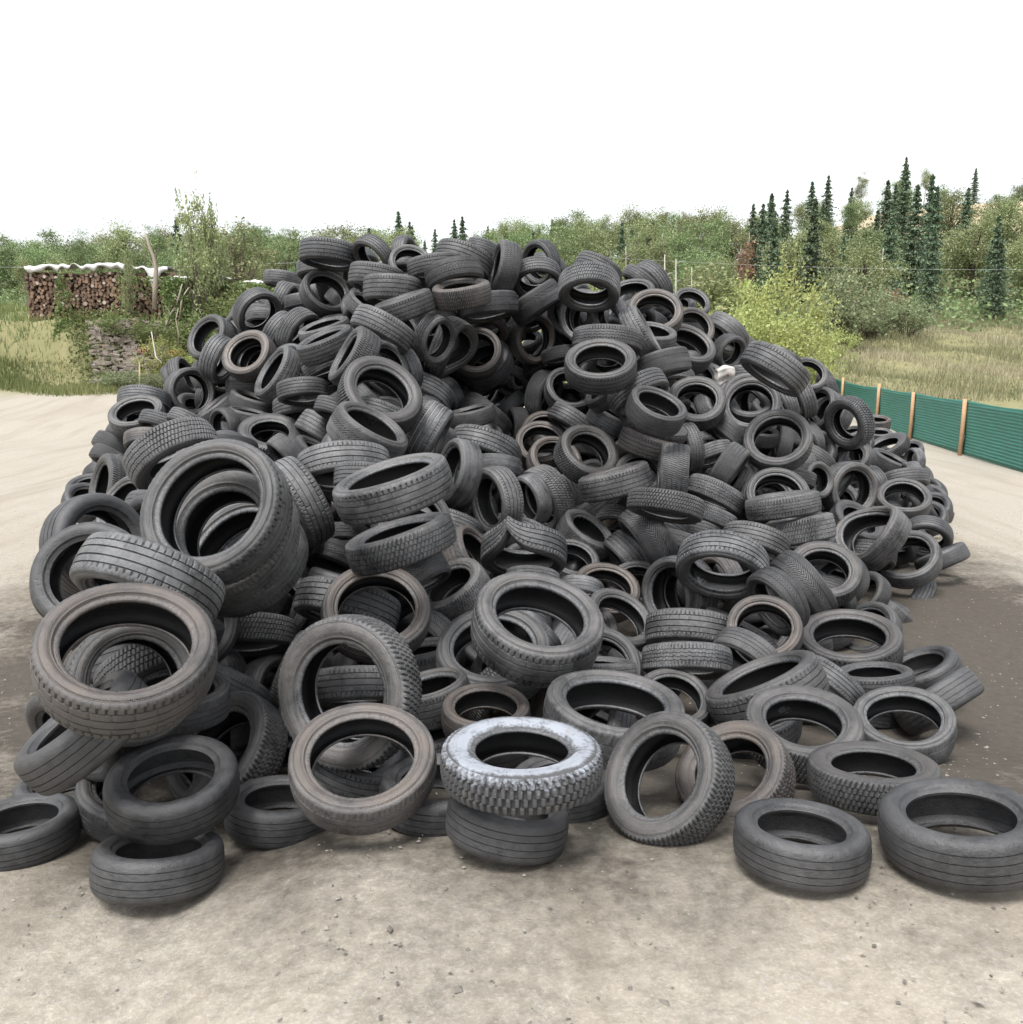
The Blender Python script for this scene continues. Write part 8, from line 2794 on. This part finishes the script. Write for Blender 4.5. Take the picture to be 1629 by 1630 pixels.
# dead forked trunk
def stem(name,pts,rad,mat,label,cat,twigs=0,tl=.6):
    b=Vector(pts[0]);e=empty(name,b);tag(e,label,cat);mb=MB();rel=[tuple(Vector(p)-b) for p in pts]
    mb.tube(rel,rad,8);mb.build('trunk' if cat=='tree' else 'stem',mat,e,True)
    if twigs:
        mb=MB()
        for k in range(twigs):
            i=random.randrange(1,len(rel));a=Vector(rel[i-1]).lerp(Vector(rel[i]),random.random());d=Vector((random.uniform(-1,1),random.uniform(-.4,.4),random.uniform(.2,1))).normalized()*tl*random.uniform(.5,1.2)
            mb.tube([tuple(a),tuple(a+d*.5+Vector((0,0,.05))),tuple(a+d)],[.022,.014,.005],4)
        mb.build('twigs',mat,e)
d=41.6
stem('dead_tree',[at(246,492,d),at(247,455,d),at(249,425,d),at(244,408,d),at(237,390,d),at(231,372,d)],[.12,.12,.10,.08,.07,.04],B_DEAD,'bare grey-brown trunk leaning in front of the white tarpaulin','tree',10,.8)
d=41.0
stem('dead_branch',[at(262,530,d),at(266,512,d),at(275,495,d),at(283,478,d),at(290,452,d)],[.05,.05,.045,.04,.03],B_DEAD,'pale dead branch leaning diagonally on the bank, left one of two','branch',6,.5)
stem('dead_branch',[at(286,508,d),at(289,480,d),at(294,467,d),at(301,457,d)],[.04,.04,.03,.02],B_DEAD,'pale curved dead branch leaning on the bank, right one of two','branch',0,.5)
stem('dead_branch',[at(241,528,40.2),at(246,555,39.9),at(248,568,39.7),at(258,578,39.5)],[.025,.035,.035,.02],B_PAL,'bent whitish dead branch sticking out of the rubble','branch',0,.3)
stem('dead_branch',[at(284,550,40.2),at(284,528,40.2),at(280,508,40.3),at(284,490,40.4)],[.03,.03,.025,.02],B_DEAD,'thin upright dead stem above the pair of red bricks','branch',0,.4)
YS=NT('yellowed_wood');tcb=YS.n('ShaderNodeTexCoord').outputs['Object'];YS.l(YS.mix(YS.noise(tcb,9,4,.6),(.40,.33,.15),(.62,.54,.30)),YS.b.inputs['Base Color']);YS.b.inputs['Roughness'].default_value=.8
e=Vector(at(221,604,38.2));mb=MB();mb.tube([(0,0,-.3),(.05,0,.7),(.09,0,1.32)],[.035,.034,.032],6);o=mb.build('wooden_stake',YS.m);o.location=(e.x,e.y,gh(e.x,e.y));tag(o,'thin yellow wooden stake standing in the weeds at far left','stake')
# overhead wires
WM=NT('wire');WM.b.inputs['Base Color'].default_value=(.35,.36,.36,1);WM.b.inputs['Roughness'].default_value=.4
for q,(a,b,lb) in enumerate(((at(-60,424,62),at(640,408,66),'thin overhead wire above the white tarpaulin'),(at(940,408,66),at(1700,428,70),'thin overhead wire in front of the conifers on the right'))):
    mb=MB();pts=[a.lerp(b,t)-Vector((0,0,1.2*4*t*(1-t)*.3)) for t in np.linspace(0,1,30)];o=mb;mb.tube(pts,.009,5);ob=mb.build('overhead_wire',WM.m,None,True);tag(ob,lb,'wire')
    # the poles carrying it, past both edges of the picture
    for k,p in enumerate((a,b)):
        pass
# crushed white canister between the tyres
CM=NT('white_plastic');tcb=CM.n('ShaderNodeTexCoord').outputs['Object'];n=CM.noise(tcb,5,5,.7);CM.l(CM.mix(CM.ramp(n,.58,.66),(.42,.40,.37),(.24,.10,.06)),CM.b.inputs['Base Color']);CM.b.inputs['Roughness'].default_value=.5
p=at(1154,597,11.6)
import bmesh
bm=bmesh.new();bmesh.ops.create_cube(bm,size=1);bmesh.ops.subdivide_edges(bm,edges=bm.edges,cuts=7,use_grid_fill=True)
for v in bm.verts:
    c=v.co;c.x*=.24;c.y*=.12;c.z*=.21
    k=math.sin(c.x*31+c.z*17)*.010+math.sin(c.z*43+1)*.008;c.y+=k*(1 if c.y>0 else -1.2);c.z+=.018*math.sin(c.x*25+1);c.x+=.012*math.sin(c.z*30)
me=bpy.data.meshes.new('crushed_canister');bm.to_mesh(me);bm.free();me.materials.append(CM.m);me.shade_smooth()
o=obj('crushed_canister',me);o.location=p;o.rotation_euler=(.2,-.12,.1);tag(o,'crushed white canister with rusty stains stuck between tyres on the right crest','canister')

# loose stones on the yard
g=np.random.default_rng(77);n=14000
x=g.uniform(-11,12,n);y=2.0+13*g.uniform(0,1,n)**1.4;r=g.uniform(.003,.010,n)*(1+.9*(g.uniform(0,1,n)>.96))
z=ground_h(x,y);o6=np.array([[1,0,0],[0,1,0],[-1,0,0],[0,-1,0],[0,0,.6],[0,0,-.6]])
sc_=np.stack([r*g.uniform(.7,1.4,n),r*g.uniform(.7,1.4,n),r],-1);a=g.uniform(0,6.28,n)
P=o6[None]*sc_[:,None,:];P=P+g.normal(0,.15,P.shape)*r[:,None,None];c,s_=np.cos(a)[:,None],np.sin(a)[:,None]
P=np.stack([P[:,:,0]*c-P[:,:,1]*s_+x[:,None],P[:,:,0]*s_+P[:,:,1]*c+y[:,None],P[:,:,2]+z[:,None]+.002],-1).reshape(-1,3)
f=np.array([[0,1,4],[1,2,4],[2,3,4],[3,0,4],[1,0,5],[2,1,5],[3,2,5],[0,3,5]])
F=(f[None]+6*np.arange(n)[:,None,None]).reshape(-1,3)
t=NT('yard_stones');a_=t.n('ShaderNodeAttribute',attribute_name='rnd').outputs['Fac'];t.l(t.mix(a_,(.08,.072,.062),(.24,.22,.19)),t.b.inputs['Base Color']);t.b.inputs['Roughness'].default_value=.9
tag(obj('loose_gravel',mesh_np('loose_gravel',P,F,t.m,False,{'rnd':('FACE',np.repeat(g.uniform(0,1,n),8))})),'loose stones scattered over the pale yard round the heap','gravel',kind='stuff')

# ------------------------------------------------------------------ camera, light, sky
cam=bpy.data.cameras.new('camera');co=bpy.data.objects.new('camera',cam);link(co)
co.location=CAM;co.rotation_euler=(R(90)-PIT,0,0);cam.sensor_width=36;cam.sensor_fit='HORIZONTAL';cam.lens=36*F_/1629;cam.clip_end=3000;cam.clip_start=.05
scn.camera=co
SE,SA=R(66),R(205)   # high hazy sun behind the viewer's left shoulder
sun=bpy.data.lights.new('sun','SUN');so=bpy.data.objects.new('sun',sun);link(so);sun.energy=1.5;sun.angle=R(22);sun.color=(1,.985,.965)
dv=Vector((math.cos(SE)*math.sin(SA),math.cos(SE)*math.cos(SA),math.sin(SE)))
so.rotation_euler=dv.to_track_quat('Z','Y').to_euler();so.location=(0,0,30)
w=bpy.data.worlds.new('World');scn.world=w;w.use_nodes=True;nt=w.node_tree
sky=nt.nodes.new('ShaderNodeTexSky');sky.sky_type='NISHITA';sky.sun_disc=False;sky.sun_elevation=SE;sky.sun_rotation=SA
sky.air_density=1.2;sky.dust_density=3.5;sky.ozone_density=1.
hs=nt.nodes.new('ShaderNodeHueSaturation');hs.inputs['Saturation'].default_value=.20
nt.links.new(sky.outputs[0],hs.inputs['Color']);bg=nt.nodes['Background'];nt.links.new(hs.outputs[0],bg.inputs[0]);bg.inputs[1].default_value=.12
scn.view_settings.view_transform='Standard';scn.view_settings.look='None';scn.view_settings.gamma=1;scn.view_settings.use_curve_mapping=False
scn.view_settings.exposure=1.42
scn.render.engine='CYCLES';scn.cycles.max_bounces=6;scn.cycles.diffuse_bounces=4;scn.cycles.transparent_max_bounces=4
scn.cycles.use_denoising=True
"""end"""
